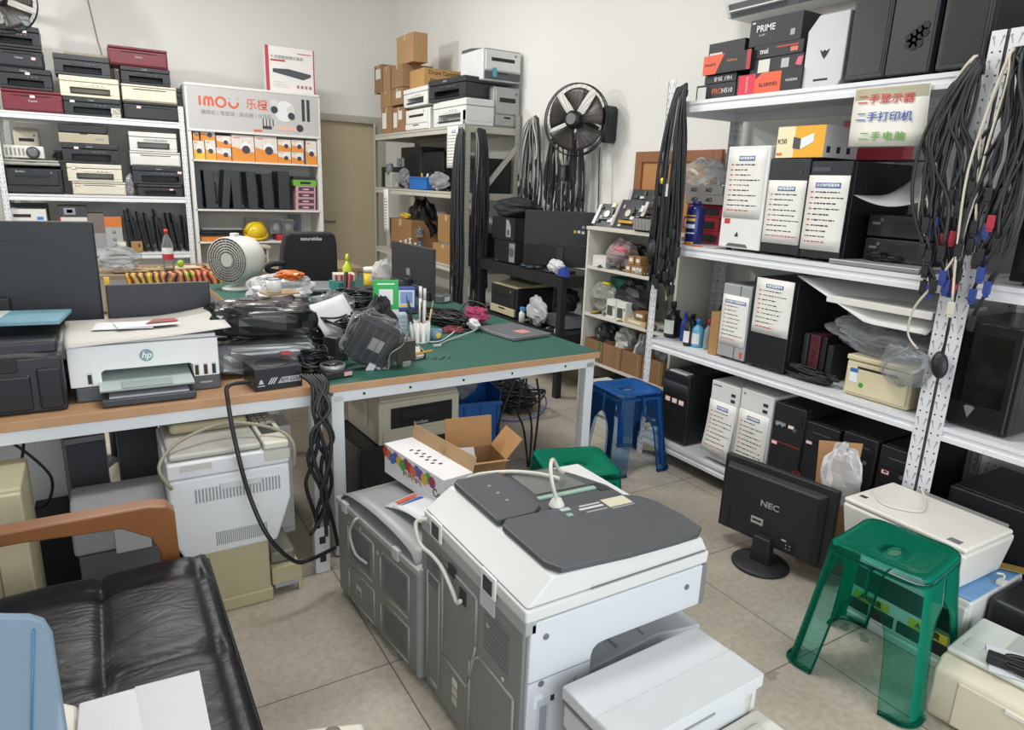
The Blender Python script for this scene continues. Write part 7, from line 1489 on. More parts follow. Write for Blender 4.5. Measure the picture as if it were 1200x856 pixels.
bx('column_seam', mat('8d9196', .5), t, -w/2+.012, -.085, -d/2-.0008, -d/2, .405, .408)
for x, z in ((-w/2+.055, .52), (-w/2+.048, .395), (w/2-.06, .515)): MB().disc((x, -d/2, z), .008, (0, -1, 0), 14, .002).obj('screw_cap', mat('6f7377', .4, .3), t)
pp = bx('port_panel', mat('b4b9bf', .4), t, -w/2+.04, -w/2+.075, -d/2-.0015, -d/2, .23, .35, .001)
bx('port_slot', mat('8a9097', .4), pp, -w/2+.048, -w/2+.067, -d/2-.003, -d/2-.0015, .24, .33); bx('port', ink, pp, -w/2+.078, -w/2+.088, -d/2-.002, -d/2, .335, .35)
bx('label_panel', mat('d9dcdf', .4), t, -w/2+.03, -w/2+.055, -d/2-.001, -d/2, .33, .365); bx('column_groove', mat('8d9196', .5), t, -.135, -.131, -d/2-.001, -d/2, .29, .375)
# beads and louvres of the side sheet; y runs from the front (-) to the rear (+)
x = -w/2-.001
frame_line(t, 'sheet_bead', g2, [(-.25, .06), (-.03, .06), (-.03, .30), (-.08, .34), (-.25, .34)], x); frame_line(t, 'sheet_bead', g2, [(-.06, .36), (-.06, .50), (.14, .50), (.14, .20), (-.02, .20)], x)
frame_line(t, 'sheet_bead', g2, [(.16, .06), (.16, .42), (.24, .42), (.24, .06)], x); louvres(t, x, -.22, -.10, .38, .50, 9, sl); louvres(t, x, .17, .25, .38, .50, 12, sl)
for y, z in ((-.12, .46), (.15, .47), (-.2, .36)): MB().disc((-w/2, y, z), .007, (-1, 0, 0), 12, .003).obj('sheet_screw', mat('b3b6b5', .3, .6), t)
for y, z, c in ((.04, .12, 'c9b7b0'), (.04, .09, 'b5b3a5'), (.04, .15, 'd0cfca')): bx('sheet_sticker', mat(c, .5), t, x-.001, x, y, y+.03, z, z+.024)
bx('socket_plate', mat('b5b8ba', .4), t, -w/2-.004, -w/2, -.15, -.08, .50, .55); bx('socket', ink, t, -w/2-.006, -w/2-.003, .06, .10, .49, .52)
# scanner unit: upright front, broad slope on the left
s = MB().hexa([(-.285, -.294, .57), (.285, -.294, .57), (.285, .262, .57), (-.285, .262, .57)], [(-.287, -.295, .606), (.287, -.295, .606), (.287, .262, .606), (-.287, .262, .606)]).obj('scanner_unit', wl, t, .007)
MB().hexa([(-.285, -.292, .607), (.283, -.292, .607), (.283, .26, .607), (-.285, .26, .607)], [(-.212, -.285, .668), (.262, -.287, .648), (.235, .228, .664), (-.215, .236, .676)]).obj('sloping_cover', wl, s, .007)
bx('ledge_seam', mat('77797b', .5), s, -.105, .268, -.2965, -.293, .6095, .6125)
for y in (-.13, .17): bx('hinge_pocket', mat('dfe0df', .35), t, -.292, -.285, y-.035, y+.035, .555, .615, .003); bx('pocket_inside', mat('33373b', .5), t, -.2935, -.291, y-.022, y+.022, .562, .602)
lidm = mat('4a4d50', .42, 0, .02)
def lz(x, y): return .670+(y+.29)/.53*.010-(x+.21)/.48*.016
def plate(name, pts, z0, z1, m, bev=.004):
    n = len(pts); vs = [(x, y, lz(x, y)+z0) for x, y in pts]+[(x, y, lz(x, y)+z1) for x, y in pts]
    return MB().add(vs, [tuple(range(n))[::-1], tuple(range(n, 2*n))]+[(i, (i+1) % n, n+(i+1) % n, n+i) for i in range(n)]).obj(name, m, t, bev)
plate('lid', [(-.19, -.287), (.0, -.300), (.15, -.300), (.235, -.296), (.268, -.275), (.272, -.20), (.262, -.11), (.235, -.06), (.20, -.04), (-.03, -.035), (-.19, -.035), (-.214, -.06), (-.212, -.25)], 0, .017, lidm)
plate('feeder_cover', [(-.214, -.033), (-.10, -.033), (-.06, .0), (-.06, .225), (-.2, .225), (-.216, .21)], 0, .018, lidm)
plate('feeder_tray', [(-.098, -.034), (-.058, .0), (-.058, .222), (.12, .222), (.165, .15), (.21, .05), (.215, -.034)], -.004, .006, mat('45484b', .45), .003)
plate('feeder_window', [(-.03, .07), (.15, .07), (.115, .205), (-.03, .205)], .006, .009, mat('666966', .35), .001)
plate('pale_ruler', [(-.04, .035), (.16, .035), (.16, .05), (-.04, .05)], .006, .012, mat('8fae9f', .4), .001)
plate('recess', [(.165, .02), (.20, .02), (.19, .07), (.16, .07)], .0055, .0075, mat('26282b', .5), 0)
for k in range(3): q = lz(-.13, .05)+.018; MB().cyl((-.135, .05+k*.05, q), (-.135, .05+k*.05, q+.003), .005, n=12).obj('button', mat('85898b', .4), t)
for x0, x1, y0, y1, c in ((.11, .19, -.09, -.045, 'c9c3ac'), (.02, .10, -.075, -.066, 'c4c5bf'), (.03, .1, -.058, -.052, 'b8b9b3'), (-.03, .0, -.06, -.045, 'a9bdb3'), (-.03, -.012, -.09, -.075, '7fa99a'), (.11, .19, -.10, -.096, '9a9c9a'), (.03, .10, -.092, -.087, '9a9c9a')):
    plate('lid_sticker', [(x0, y0), (x1, y0), (x1, y1), (x0, y1)], .017, .0176, mat(c, .5, 0, .05), 0)
q = lz(-.02, -.03)+.012; o = MB().lathe([(.022, q), (.022, q+.006), (.012, q+.024), (.001, q+.025)], (-.02, -.02, 0), 22).obj('cable_gland', mat('c9c7bd', .4), t)
cw = mat('c5c2b7', .45, 0, .02)
o = MB().tube([(1.0, 1.37, .70), (.985, 1.375, .75), (.995, 1.40, .785), (1.03, 1.44, .785), (1.08, 1.48, .73), (1.12, 1.51, .70)], .0055, 8).obj('power_cable', cw); tag(o, 'pale cable arching up from the dark copier lid', 'cable')
o = MB().tube([(1.10, 1.50, .69), (1.06, 1.56, .69), (.99, 1.61, .69), (.90, 1.64, .685), (.86, 1.66, .66)], .0055, 8).obj('power_cable', cw); tag(o, 'pale cable along the rear edge of the dark copier lid', 'cable')
o = MB().tube([(.732, 1.62, .59), (.705, 1.64, .575), (.70, 1.60, .53), (.715, 1.55, .515), (.722, 1.50, .50), (.722, 1.44, .47), (.728, 1.42, .44), (.728, 1.40, .455)], .006, 8).obj('power_cable', cw); tag(o, 'pale cable on the grey side of the large copier', 'cable')
bx('side_socket', ink, t, -w/2-.003, -w/2, .0, .035, .44, .48)
# --- smaller grey copier behind it, turned a little
t = thing('office_copier', 'smaller grey copier standing between the table and the large copier', 'copier', (.90, 1.985, 0), R(6.5)); w, d, h = .42, .60, .43
bx('body', g3, t, -w/2+.012, w/2, -d/2, d/2, .02, h-.03, .006); bx('left_side_sheet', g1, t, -w/2, -w/2+.012, -d/2+.02, d/2-.01, .03, h-.05, .004); bx('upper_rim', g3, t, -w/2-.004, w/2, -d/2-.002, d/2, h-.05, h-.028, .004)
bx('corner_post', mat('8a8e90', .35), t, -w/2-.001, -w/2+.04, -d/2-.004, -d/2+.022, .02, h-.03, .008)
x = -w/2-.001
for y0, y1, z0, z1 in ((-.24, -.05, .04, .17), (-.24, -.05, .20, .35), (-.0, .20, .04, .17), (.0, .20, .20, .35)): frame_line(t, 'sheet_bead', g2, [(y0, z0), (y1, z0), (y1, z1-.02), (y1-.02, z1), (y0, z1)], x, .0035)
louvres(t, x, -.22, -.07, .055, .155, 12, sl); louvres(t, x, -.22, -.07, .215, .335, 14, sl); louvres(t, x, .03, .18, .215, .335, 14, sl)
bx('sheet_label', mat('b0b0a8', .5), t, x-.001, x, .10, .14, .09, .125); bx('sheet_label', mat('4f5150', .5), t, x-.0015, x-.0008, .105, .135, .095, .105)
for y, z in ((-.03, .33), (.1, .36)): MB().disc((-w/2, y, z), .008, (-1, 0, 0), 12, .003).obj('sheet_screw', mat('b3b6b5', .3, .6), t)
def hump(u, v):
    s = math.sin(math.pi*u); return (-w/2+.005+(w-.01)*v, -d/2+.03+(d-.06)*u, h-.028+.052*s**.35*(1-.75*v)+.0)
MB().grid(hump, 20, 8).obj('top_housing', mat('8f9292', .4, 0, .02), t, solid=.004)
bx('paper_deck', mat('a5a8a8', .4), t, -w/2+.1, w/2-.01, -d/2+.03, d/2-.03, h-.028, h-.014, .004)
for y in (-.18, .2): bx('latch', mat('b4b7b8', .4), t, -w/2-.008, -w/2+.01, y, y+.04, h-.06, h-.02, .004)
for y, z in ((.08, .05), (.14, .2), (.22, .3)): bx('side_port', ink, t, -w/2+.05, -w/2+.07, -d/2-.0015, -d/2+.001, z, z+.03)
o = MB().tube([(.676, 2.06, .40), (.660, 2.06, .395), (.655, 2.10, .33), (.66, 2.06, .27), (.676, 1.99, .265)], .005, 8).obj('power_cable', mat('a3a6a5', .5)); tag(o, 'grey cable looping on the side of the smaller copier', 'cable')
for k, (yy, rz, c) in enumerate(((1.93, .3, 'c9cdd8'), (1.88, .45, 'd0d0d2'))):
    o = MB().grid(lambda u, v: (-.11+.2*u, -.08+.15*v, .012*math.sin(u*3)), 6, 3).obj('leaflet', mat(c, .5), None, solid=.0015); o.location = (.86, yy, .455+.012*k); o.rotation_euler.z = -.9-rz; tag(o, ('colour printed leaflet on the smaller copier', 'white leaflet beside the toner carton')[k], 'paper')
    if k == 0:
        for j, cc in enumerate(('b8502f', '2f4f9a', 'b5a03a', '3f8f6a')): MB().box(-.08+.03*j, -.06+.03*j, -.06, .03, .016, .0175).obj('colour_bar', mat(cc, .5), o)
# toner carton, open flap
t = thing('toner_carton', 'white toner carton with colourful flower print lying on the smaller copier', 'box', (.935, 2.08, .455), R(-82)); w, d, h = .40, .12, .115
bx('body', mat('d9d7d8', .5, 0, .01), t, -w/2, w/2, -d/2, d/2, 0, h, .0015); 
for k in range(14):
    cc = ('b03a3a', 'c96a3a', '3a6fae', '7a4a9a', 'c9a63a', '4f9a4a', '8f2f4f')[k % 7]; u = -w/2+.012+k*.0245
    MB().disc((u, -d/2-.0004*(1+k % 3), h-.028-.006*(k % 3)), .021, (0, -1, 0), 10, .0006).obj('flower_print', mat(cc, .5, 0, 0), t)
for k in range(9): decal(t, 'ink_lettering', mat(('55585a', 'c05a5a', 'b59a3a')[k % 3], .5, 0, 0), -.06+k*.014, -.052+k*.014, .04+.006*(k % 2), .058, -d/2)
for k in range(10): bx('top_print', ink, t, -.09+k*.018, -.08+k*.018, -.02+.02*(k % 2), -.005+.02*(k % 2), h, h+.0006)
MB().hexa([(-w/2, d/2-.002, h), (w/2, d/2-.002, h), (w/2, d/2, h), (-w/2, d/2, h)], [(-w/2, d/2+.012, h+.05), (w/2, d/2+.012, h+.05), (w/2, d/2+.014, h+.05), (-w/2, d/2+.014, h+.05)]).obj('open_flap', mat('a98a66', .8), t)
text('Co', .04, mat('5a5d60', .5, 0, 0), t, (w*.40, -d/2-.0012, .05), FRONT, 'lettering', bold=.001)
# open brown carton
t = thing('open_carton', 'open brown carton with raised flaps on the smaller copier by the green stool', 'box', (1.155, 2.12, .405), R(-8)); cb = mat('a27a4e', .8, 0, .05, 5); w, d, h = .19, .16, .12; q = .003
MB().box(-w/2, w/2, -d/2, d/2, 0, q).box(-w/2, w/2, -d/2, -d/2+q, 0, h).box(-w/2, w/2, d/2-q, d/2, 0, h).box(-w/2, -w/2+q, -d/2, d/2, 0, h).box(w/2-q, w/2, -d/2, d/2, 0, h).obj('body', mat('8f6b46', .8, 0, .05, 5), t)
MB().hexa([(-w/2, d/2-q, h), (w/2, d/2-q, h), (w/2, d/2, h), (-w/2, d/2, h)], [(-w/2, d/2+.01, h+.12), (w/2, d/2+.01, h+.12), (w/2, d/2+.013, h+.12), (-w/2, d/2+.013, h+.12)]).obj('rear_flap', cb, t)
MB().hexa([(-w/2, -d/2, h), (-w/2+q, -d/2, h), (-w/2+q, d/2, h), (-w/2, d/2, h)], [(-w/2-.06, -d/2, h+.07), (-w/2-.057, -d/2, h+.072), (-w/2-.057, d/2, h+.072), (-w/2-.06, d/2, h+.07)]).obj('left_flap', cb, t)
MB().hexa([(w/2-q, -d/2, h), (w/2, -d/2, h), (w/2, d/2, h), (w/2-q, d/2, h)], [(w/2+.06, -d/2, h+.075), (w/2+.063, -d/2, h+.073), (w/2+.063, d/2, h+.073), (w/2+.06, d/2, h+.075)]).obj('right_flap', cb, t)
MB().hexa([(-w/2, -d/2, h-.004), (w/2, -d/2, h-.004), (w/2, -d/2+q, h), (-w/2, -d/2+q, h)], [(-w/2+.01, -d/2-.05, h+.015), (w/2-.01, -d/2-.05, h+.015), (w/2-.01, -d/2-.05, h+.018), (-w/2+.01, -d/2-.05, h+.018)]).obj('front_flap', cb, t)
o = MB().hexa([(-.05, .0, .02), (.03, .0, .02), (.03, .002, .02), (-.05, .002, .02)], [(-.075, .02, .17), (.01, .02, .16), (.01, .022, .16), (-.075, .022, .17)]).obj('leaflet', mat('d5d7da', .6)); o.location = (1.125, 2.08, .405); MB().hexa([(-.03, -.001, .04), (.025, -.001, .04), (.025, .0, .04), (-.03, .0, .04)], [(-.045, .008, .10), (.018, .008, .10), (.018, .009, .10), (-.045, .009, .10)]).obj('blue_picture', mat('2f6fb5', .5), o); tag(o, 'white leaflet with a blue picture standing in the open brown carton', 'paper')
# ------------------------------------------------------------------ white printer before the large copier
t = thing('flatbed_printer', 'white flatbed printer with a folded lid at the bottom edge before the large copier', 'printer', (1.035, .90, 0), R(2)); w = .44; wp = mat('c6c9cb', .4, 0, .02); wo = mat('cfcdc3', .42, 0, .02)
bx('body', wo, t, -w/2+.01, w/2-.01, -.30, .14, 0, .30, .012); bx('scanner_base', wp, t, -w/2+.004, w/2-.004, -.05, .15, .31, .375, .006); bx('lid', wp, t, -w/2, w/2, -.06, .155, .385, .42, .005)
bx('lid_fold', mat('c3c6c8', .4), t, -w/2+.002, w/2-.002, -.06, .04, .4195, .4212, .001); bx('lid_grip', mat('8a8c8c', .4), t, -.05, .05, -.0625, -.059, .384, .389)
bx('side_gap', mat('77797a', .5), t, -w/2-.0005, -w/2+.01, -.06, .15, .377, .383); bx('control_panel', wo, t, -w/2+.03, w/2-.004, -.20, -.055, .30, .325, .008); bx('panel_button', mat('b5b3a8', .4), t, -.02, .05, -.14, -.08, .325, .33, .002); bx('panel_button', mat('bcbab0', .4), t, .12, .17, -.13, -.09, .325, .33, .002)
bx('lid_hinge', wo, t, w/2-.05, w/2-.02, -.05, .0, .30, .386, .003); bx('side_tab', wo, t, w/2-.01, w/2-.004, -.16, -.1, .18, .26, .004)
# ------------------------------------------------------------------ sofa
lm = mat('17181a', .32, 0, .04, 3)
def leather():
    m = bpy.data.materials.new('black_leather'); m.use_nodes = True; nt = m.node_tree; b = nt.nodes['Principled BSDF']; b.inputs['Base Color'].default_value = (.006, .0065, .008, 1); b.inputs['Roughness'].default_value = .38; b.inputs['Specular IOR Level'].default_value = .28
    tc = nt.nodes.new('ShaderNodeTexCoord'); mp = nt.nodes.new('ShaderNodeMapping'); mp.inputs['Scale'].default_value = (3, 9, 3); n = nt.nodes.new('ShaderNodeTexNoise'); n.inputs['Scale'].default_value = 3.2; n.inputs['Detail'].default_value = 5; n.inputs['Distortion'].default_value = 1.2
    bp = nt.nodes.new('ShaderNodeBump'); bp.inputs['Strength'].default_value = .16; bp.inputs['Distance'].default_value = .03
    nt.links.new(tc.outputs['Object'], mp.inputs[0]); nt.links.new(mp.outputs[0], n.inputs['Vector']); nt.links.new(n.outputs['Fac'], bp.inputs['Height']); nt.links.new(bp.outputs[0], b.inputs['Normal']); return m
t = thing('sofa', 'black tufted leather sofa with wooden arms in the lower left corner', 'sofa', (-.35, .95, 0)); lm = leather(); x0, x1, y0, y1 = -.50, .545, -1.05, 1.06
def seat(u, v):
    x, y = x0+(x1-x0)*u, y0+(y1-y0)*v
    e = min(1, min(u, 1-u)*(x1-x0)/.05, min(v, 1-v)*(y1-y0)/.05); z = .40+.045*math.sqrt(max(0, 1-(1-e)**2))
    def g(p, off, pitch): q = (p-off) % pitch; q = min(q, pitch-q); return q
    gx, gy = g(x, .27, .235), g(y, .22, .36); inn = min(1, e*1.0)
    z -= .011*math.exp(-(gx/.009)**2)*inn+.005*math.exp(-(gy/.008)**2)*inn+.016*math.exp(-(gx*gx+gy*gy)/.0009)*inn
    z += .010*math.sin(math.pi*gx/.235)*math.sin(math.pi*gy/.36)*inn
    return (x, y, z)
MB().grid(seat, 100, 150).obj('seat_cushion', lm, t)
bx('cushion_side', lm, t, x0+.005, x1-.002, y0+.005, y1-.004, .29, .405, .02); MB().tube([(x1-.004, y0, .405), (x1-.004, y1-.006, .405), (x0, y1-.006, .405)], .006, 8, smooth_path=False).obj('piping', lm, t)
wd = mat('7d4e2a', .35, 0, .12, 7); bx('seat_frame', wd, t, x0, x1-.03, y0+.02, y1-.02, .22, .288, .004)
for yy in (1.075, -1.13): MB().prism([(-.62, .60), (.40, .60), (.45, .59), (.468, .565), (.47, .41), (.47, .0), (.425, .0), (.42, .45), (.40, .50), (.33, .545), (.1, .56), (-.62, .56)], 'y', yy, yy+.06).obj('arm', wd, t, .006)
for x in (x0+.03,): 
    for yy in (1.075, -1.13): bx('leg', wd, t, x-.05, x, yy, yy+.05, 0, .545, .004)
MB().hexa([(x0-.12, y0, .43), (x0+.04, y0, .43), (x0+.04, y1, .43), (x0-.12, y1, .43)], [(x0-.30, y0, .88), (x0-.17, y0, .88), (x0-.17, y1, .88), (x0-.30, y1, .88)]).obj('backrest', lm, t, .04)
# white printer on the sofa, blue plastic chair at the corner
t = thing('white_printer', 'white printer on the black sofa at the bottom edge of the photo', 'printer', (0, 0, 0)); zz = .60; c = [P(233, 785, z=zz), P(92, 824, z=zz), P(80, 960, z=zz), P(262, 930, z=zz)]
zb = .46; MB().hexa([(p.x, p.y, zb) for p in reversed(c)], [(p.x, p.y, zz-.012) for p in reversed(c)]).obj('body', mat('b5b6b6', .4, 0, .02), t, .012); MB().hexa([(p.x, p.y, zz-.010) for p in reversed(c)], [(p.x, p.y, zz) for p in reversed(c)]).obj('lid', mat('babbbb', .38, 0, .02), t, .004)
m_ = c[0].lerp(c[1], .55); n_ = c[3].lerp(c[2], .42); MB().add([(m_.x, m_.y, zz+.0006), (c[0].x, c[0].y-.004, zz+.0006), (c[3].x, c[3].y, zz+.0006), (n_.x, n_.y, zz+.0006)], [(0, 1, 2, 3)]).obj('lid_panel', mat('b0b1b1', .4), t)
a = P(66, 812, z=.60); MB().hexa([(a.x-.01, a.y-.16, .46), (c[1].x-.003, a.y-.16, .46), (c[1].x-.003, a.y, .46), (a.x-.01, a.y, .46)], [(a.x, a.y-.16, .575), (c[1].x-.003, a.y-.16, .575), (c[1].x-.003, a.y-.02, .575), (a.x, a.y, .585)]).obj('side_flap', mat('c4c0b4', .4), t, .008)
t = thing('plastic_chair', 'pale blue plastic chair back at the lower left corner of the photo', 'chair', (0, 0, 0)); bm_ = clear('93a8b8', .5, .25, (.8, .87, .92)); Yc = 1.02
A = [P(-40, 716, y=Yc), P(35, 717, y=Yc), P(52, 722, y=Yc), P(62, 738, y=Yc), P(68, 780, y=Yc), P(80, 856, y=Yc), P(90, 930, y=Yc), P(-40, 930, y=Yc)]
MB().prism([(p.x, p.z) for p in A], 'y', Yc-.012, Yc, True).obj('backrest', bm_, t, .006); q0, q1 = P(37, 722, y=Yc-.012), P(36, 900, y=Yc-.012)
MB().tube([(q0.x, Yc-.014, q0.z-.02), (q1.x, Yc-.014, q1.z)], .0015, 6).obj('groove', mat('3f6f9a', .5), t)
zl = P(0, 930, y=Yc).z; bx('seat', bm_, t, A[0].x-.1, A[5].x-.01, Yc-.36, Yc-.013, zl-.06, zl-.02, .01)
for x in (A[0].x-.08, A[5].x-.05):
    for y in (Yc-.34, Yc-.05): bx('leg', bm_, t, x, x+.03, y, y+.03, 0.462, zl-.055, .004)
c1_ = P(335, 856, z=.28); t = thing('white_printer', 'cream printer corner with a round grey knob at the bottom edge of the photo', 'printer', (0, 0, 0)); zz = .25
c = [P(426, 845, z=zz), P(318, 858, z=zz), P(300, 960, z=zz), P(450, 960, z=zz)]; MB().hexa([(p.x, p.y, 0) for p in reversed(c)], [(p.x, p.y, zz) for p in reversed(c)]).obj('body', mat('cbc8ba', .45, 0, .02), t, .012); kn = P(388, 858, z=zz); MB().lathe([(.018, zz), (.02, zz+.006), (.001, zz+.008)], (kn.x, kn.y-.01, 0), 18).obj('knob', mat('8a8672', .4), t)
# ------------------------------------------------------------------ right foreground
t = thing('monitor', 'black monitor with silver maker lettering seen from behind, standing on the floor', 'monitor', (2.335, 1.65, 0), R(-81)); w, h, l = .50, .315, .07; mk = mat('202225', .5, 0, .03)
MB().lathe([(.001, 0), (.115, 0), (.118, .008), (.108, .016), (.001, .02)], (0, -.055, 0), 32).obj('stand_foot', mk, t); MB().prism([(-.045, .015), (.045, .015), (.038, .13), (-.038, .13)], 'y', -.075, -.03).obj('stand_neck', mk, t, .008)
bx('front_bezel', mk, t, -w/2, w/2, -.005, .025, l, l+h+.03, .006); bx('screen', mat('0a0b0d', .15, 0, 0), t, -w/2+.015, w/2-.015, .0252, .026, l+.02, l+h+.01); 
MB().hexa([(-w/2+.02, -.005, l+.01), (w/2-.03, -.005, l+.01), (w/2-.03, -.005, l+h+.005), (-w/2+.02, -.005, l+h+.005)], [(-w/2+.035, -.04, l+.02), (w/2-.06, -.04, l+.02), (w/2-.06, -.04, l+h-.01), (-w/2+.035, -.04, l+h-.01)]).obj('back_housing', mk, t, .008)
bx('panel_groove', mat('121315', .5), t, -w/2+.07, -w/2+.074, -.0412, -.039, l+.03, l+h*.4); text('NEC', .036, mat('a9abad', .35, .3, 0), t, (-.0, -.042, l+h*.62), FRONT, 'maker_lettering', bold=.0008, sx=1.2)
decal(t, 'label_plate', mat('a9aaa0', .5), -.075, -.02, l+.095, l+.125, -.0405); decal(t, 'label_print', ink, -.068, -.028, l+.107, l+.116, -.0415); bx('port_panel', mat('15171a', .5), t, .06, .13, -.0415, -.039, l+.025, l+.085); decal(t, 'port_sticker', mat('a9aba9', .5), .07, .09, l+.07, l+.078, -.0415)
for k in range(4): decal(t, 'screw', mat('8a8c8c', .4), .09+.015*(k % 2), .096+.015*(k % 2), l+.04+.015*(k//2), l+.046+.015*(k//2), -.0415)
# open carton with bubble wrap behind it
p = P(985, 555, x=2.56); t = thing('scrap_carton', 'open brown carton with bubble wrap between the black monitor and the black towers', 'box', (2.545, 1.52, 0), R(-70)); w, d, h = .2, .14, .30
MB().box(-w/2, w/2, -d/2, -d/2+.003, 0, h).box(-w/2, w/2, d/2-.003, d/2, 0, h).box(-w/2, -w/2+.003, -d/2, d/2, 0, h).box(w/2-.003, w/2, -d/2, d/2, 0, h).box(-w/2, w/2, -d/2, d/2, 0, .003).obj('body', mat('8a6846', .8, 0, .05), t)
MB().hexa([(-w/2, d/2-.003, h), (w/2-.05, d/2-.003, h), (w/2-.05, d/2, h), (-w/2, d/2, h)], [(-w/2-.02, d/2+.03, h+.20), (w/2-.05, d/2+.03, h+.23), (w/2-.05, d/2+.033, h+.23), (-w/2-.02, d/2+.033, h+.20)]).obj('flap', mat('b0855a', .8, 0, .05), t)
crumpled('clear bubble wrap bulging out of the brown carton behind the monitor', (2.53, 1.50, .24), (.055, .085, .14), 141, clear('d0d1d2', .45, .2), n=26, name='bubble_wrap', cat='wrap', amp=.2)
crumpled('dark red wrapper beside the bubble wrap behind the monitor', (2.46, 1.66, .0), (.03, .05, .17), 142, mat('6f2026', .5), name='wrapper', cat='wrapper', n=14)
# lower white printer with blue top and yellow strips, flatbed on it
t = thing('wide_printer', 'white printer with a blue top and yellow paper tray strips behind the green stool', 'printer', (2.47, 1.065, 0), RZ+R(1)); w, d, h = .40, .40, .27
bx('body', mat('d3d4d2', .4, 0, .02), t, -w/2, w/2, -d/2+.03, d/2, .02, h, .012); bx('base', mat('c9c9c4', .4), t, -w/2-.004, w/2+.004, -d/2, d/2, 0, .03, .006); bx('front_frame', mat('d0d1cd', .4), t, -w/2+.005, w/2-.005, -d/2+.012, -d/2+.03, .03, h-.02, .006)
bx('blue_top', mat('6f9fcf', .35, 0, .04), t, -w/2+.004, w/2-.004, -d/2+.035, d/2-.01, h, h+.006, .003)
for k in range(4): decal(t, 'tray_opening', ink, -w*.46+k*w*.23, -w*.46+k*w*.23+w*.2, .045, .09, -d/2+.012, .002)
decal(t, 'upper_opening', mat('2b2e31', .4), -w*.44, w*.44, .14, .22, -d/2+.012, .002)
for u in (-.25, .25): 
    a = decal(t, 'yellow_strip', mat('d9c02c', .5, 0, 0), w*u-.065, w*u+.065, .094, .126, -d/2+.010, .0015); text('A4纸盒', .026, ink, a, (w*u, -d/2+.0075, .110), FRONT, 'lettering', bold=.0004)
t = thing('flatbed_printer', 'white flatbed printer with a dusty lid stacked on the blue-topped printer', 'printer', (2.455, 1.12, .277), RZ+R(-1)); w, d, h = .44, .33, .165; wq = mat('d9d6cf', .4, 0, .03)
MB().hexa([(-w/2+.018, -d/2+.02, 0), (w/2-.018, -d/2+.02, 0), (w/2-.018, d/2-.02, 0), (-w/2+.018, d/2-.02, 0)], [(-w/2, -d/2, h-.02), (w/2, -d/2, h-.02), (w/2, d/2, h-.02), (-w/2, d/2, h-.02)]).obj('body', wq, t, .014); bx('scanner_lid', mat('dad6ce', .4, 0, .05, 9), t, -w/2+.004, w/2-.004, -d/2+.004, d/2-.02, h-.018, h, .008, seg=3)
bx('rear_tray', mat('8a8985', .4), t, -w*.3, w*.42, d/2-.02, d/2+.02, h-.03, h-.004, .004); decal(t, 'grip', ink, -w*.12, -w*.04, h-.048, h-.040, -d/2+.002, .003); bx('badge', mat('6f7172', .4), t, w*.33, w*.42, -d/2+.02, -d/2+.05, h, h+.0008); bx('badge', ink, t, -w*.44, -w*.38, -d/2+.06, -d/2+.08, h, h+.0008)
o = MB().tube([(2.43, 1.31, .447), (2.36, 1.22, .447), (2.42, 1.13, .447), (2.52, 1.16, .447), (2.60, 1.22, .455), (2.645, 1.24, .44)], .004, 8).obj('power_cable', mat('d0cdc4', .4)); tag(o, 'white cable lying on the dusty flatbed lid', 'cable')
o = MB().tube([(2.52, .895, .30), (2.53, .875, .30), (2.50, .868, .285)], .004, 8).obj('power_cable', mat('d3d0c7', .4)); bx('plug', mat('d6d4cc', .4), o, 2.485, 2.515, .855, .88, .277, .295, .003); tag(o, 'short white cable with a plug on the blue printer top', 'cable')
# black printer and paper strip at the right edge
t = thing('inkjet_printer', 'black printer with a white-printed panel at the right edge behind the floor laser printer', 'printer', (2.53, .69, 0), RZ+R(1)); w, d, h = .34, .25, .27
bx('body', mat('1f2124', .4, 0, .03), t, -w/2, w/2, -d/2, d/2, 0, h, .02, seg=3); MB().hexa([(-w*.2, -d/2+.03, h), (w*.45, -d/2+.03, h), (w*.45, -d/2+.15, h), (-w*.2, -d/2+.15, h)], [(-w*.2, -d/2+.035, h+.004), (w*.45, -d/2+.035, h+.004), (w*.45, -d/2+.15, h+.02), (-w*.2, -d/2+.15, h+.02)]).obj('control_panel', mat('2b2e32', .3), t)
bx('panel_screen', mat('5c6064', .3), t, -.02, .06, -d/2+.06, -d/2+.12, h+.0155, h+.018); tangle('coiled black cable on the black printer at the right edge', (2.57, .62, h+.02), .05, .08, .06, 144, n=4, r=.005)
o = bx('paper_strip', mat('a88a4a', .6), None, -.08, .08, -.025, .025, 0, .002); o.location = (2.62, .93, .284); o.rotation_euler.z = R(-60); text('鼠标', .022, ink, o, (-.02, 0, .0026), (0, 0, R(180)), 'lettering'); tag(o, 'brownish printed card strip lying beside the white plug', 'card')
# cream laser printer on the floor in the corner
t = thing('laser_printer', 'cream laser printer with a coiled black cable on top in the lower right corner', 'printer', (2.197, .64, 0), RZ+R(5)); w, d, h = .38, .32, .215; cq = mat('cfc8b2', .42, 0, .03); cw2 = mat('ced3cb', .4, 0, .02)
MB().prism([(-d/2+.02, 0), (d/2, 0), (d/2, h), (-d/2+.04, h-.012), (-d/2, h-.04), (-d/2, .03)], 'x', -w/2, w/2).obj('body', cq, t, .012); bx('top_cover', cw2, t, -w/2+.006, w/2-.006, -d/2+.05, d/2-.005, h-.006, h+.012, .008)
bx('front_door', cq, t, -w/2+.07, w/2-.02, -d/2-.004, -d/2+.004, .02, h-.05, .004); bx('door_handle', mat('d9d6ca', .4), t, .0, .08, -d/2-.010, -d/2-.002, h-.065, h-.05, .003); bx('output_recess', mat('b5bab2', .4), t, -w*.2, w*.48, -d/2+.10, d/2-.02, h+.012, h+.0135); bx('button_panel', mat('c1c7bf', .4), t, -w*.42, -w*.3, -d/2+.10, -d/2+.16, h+.012, h+.014, .001)
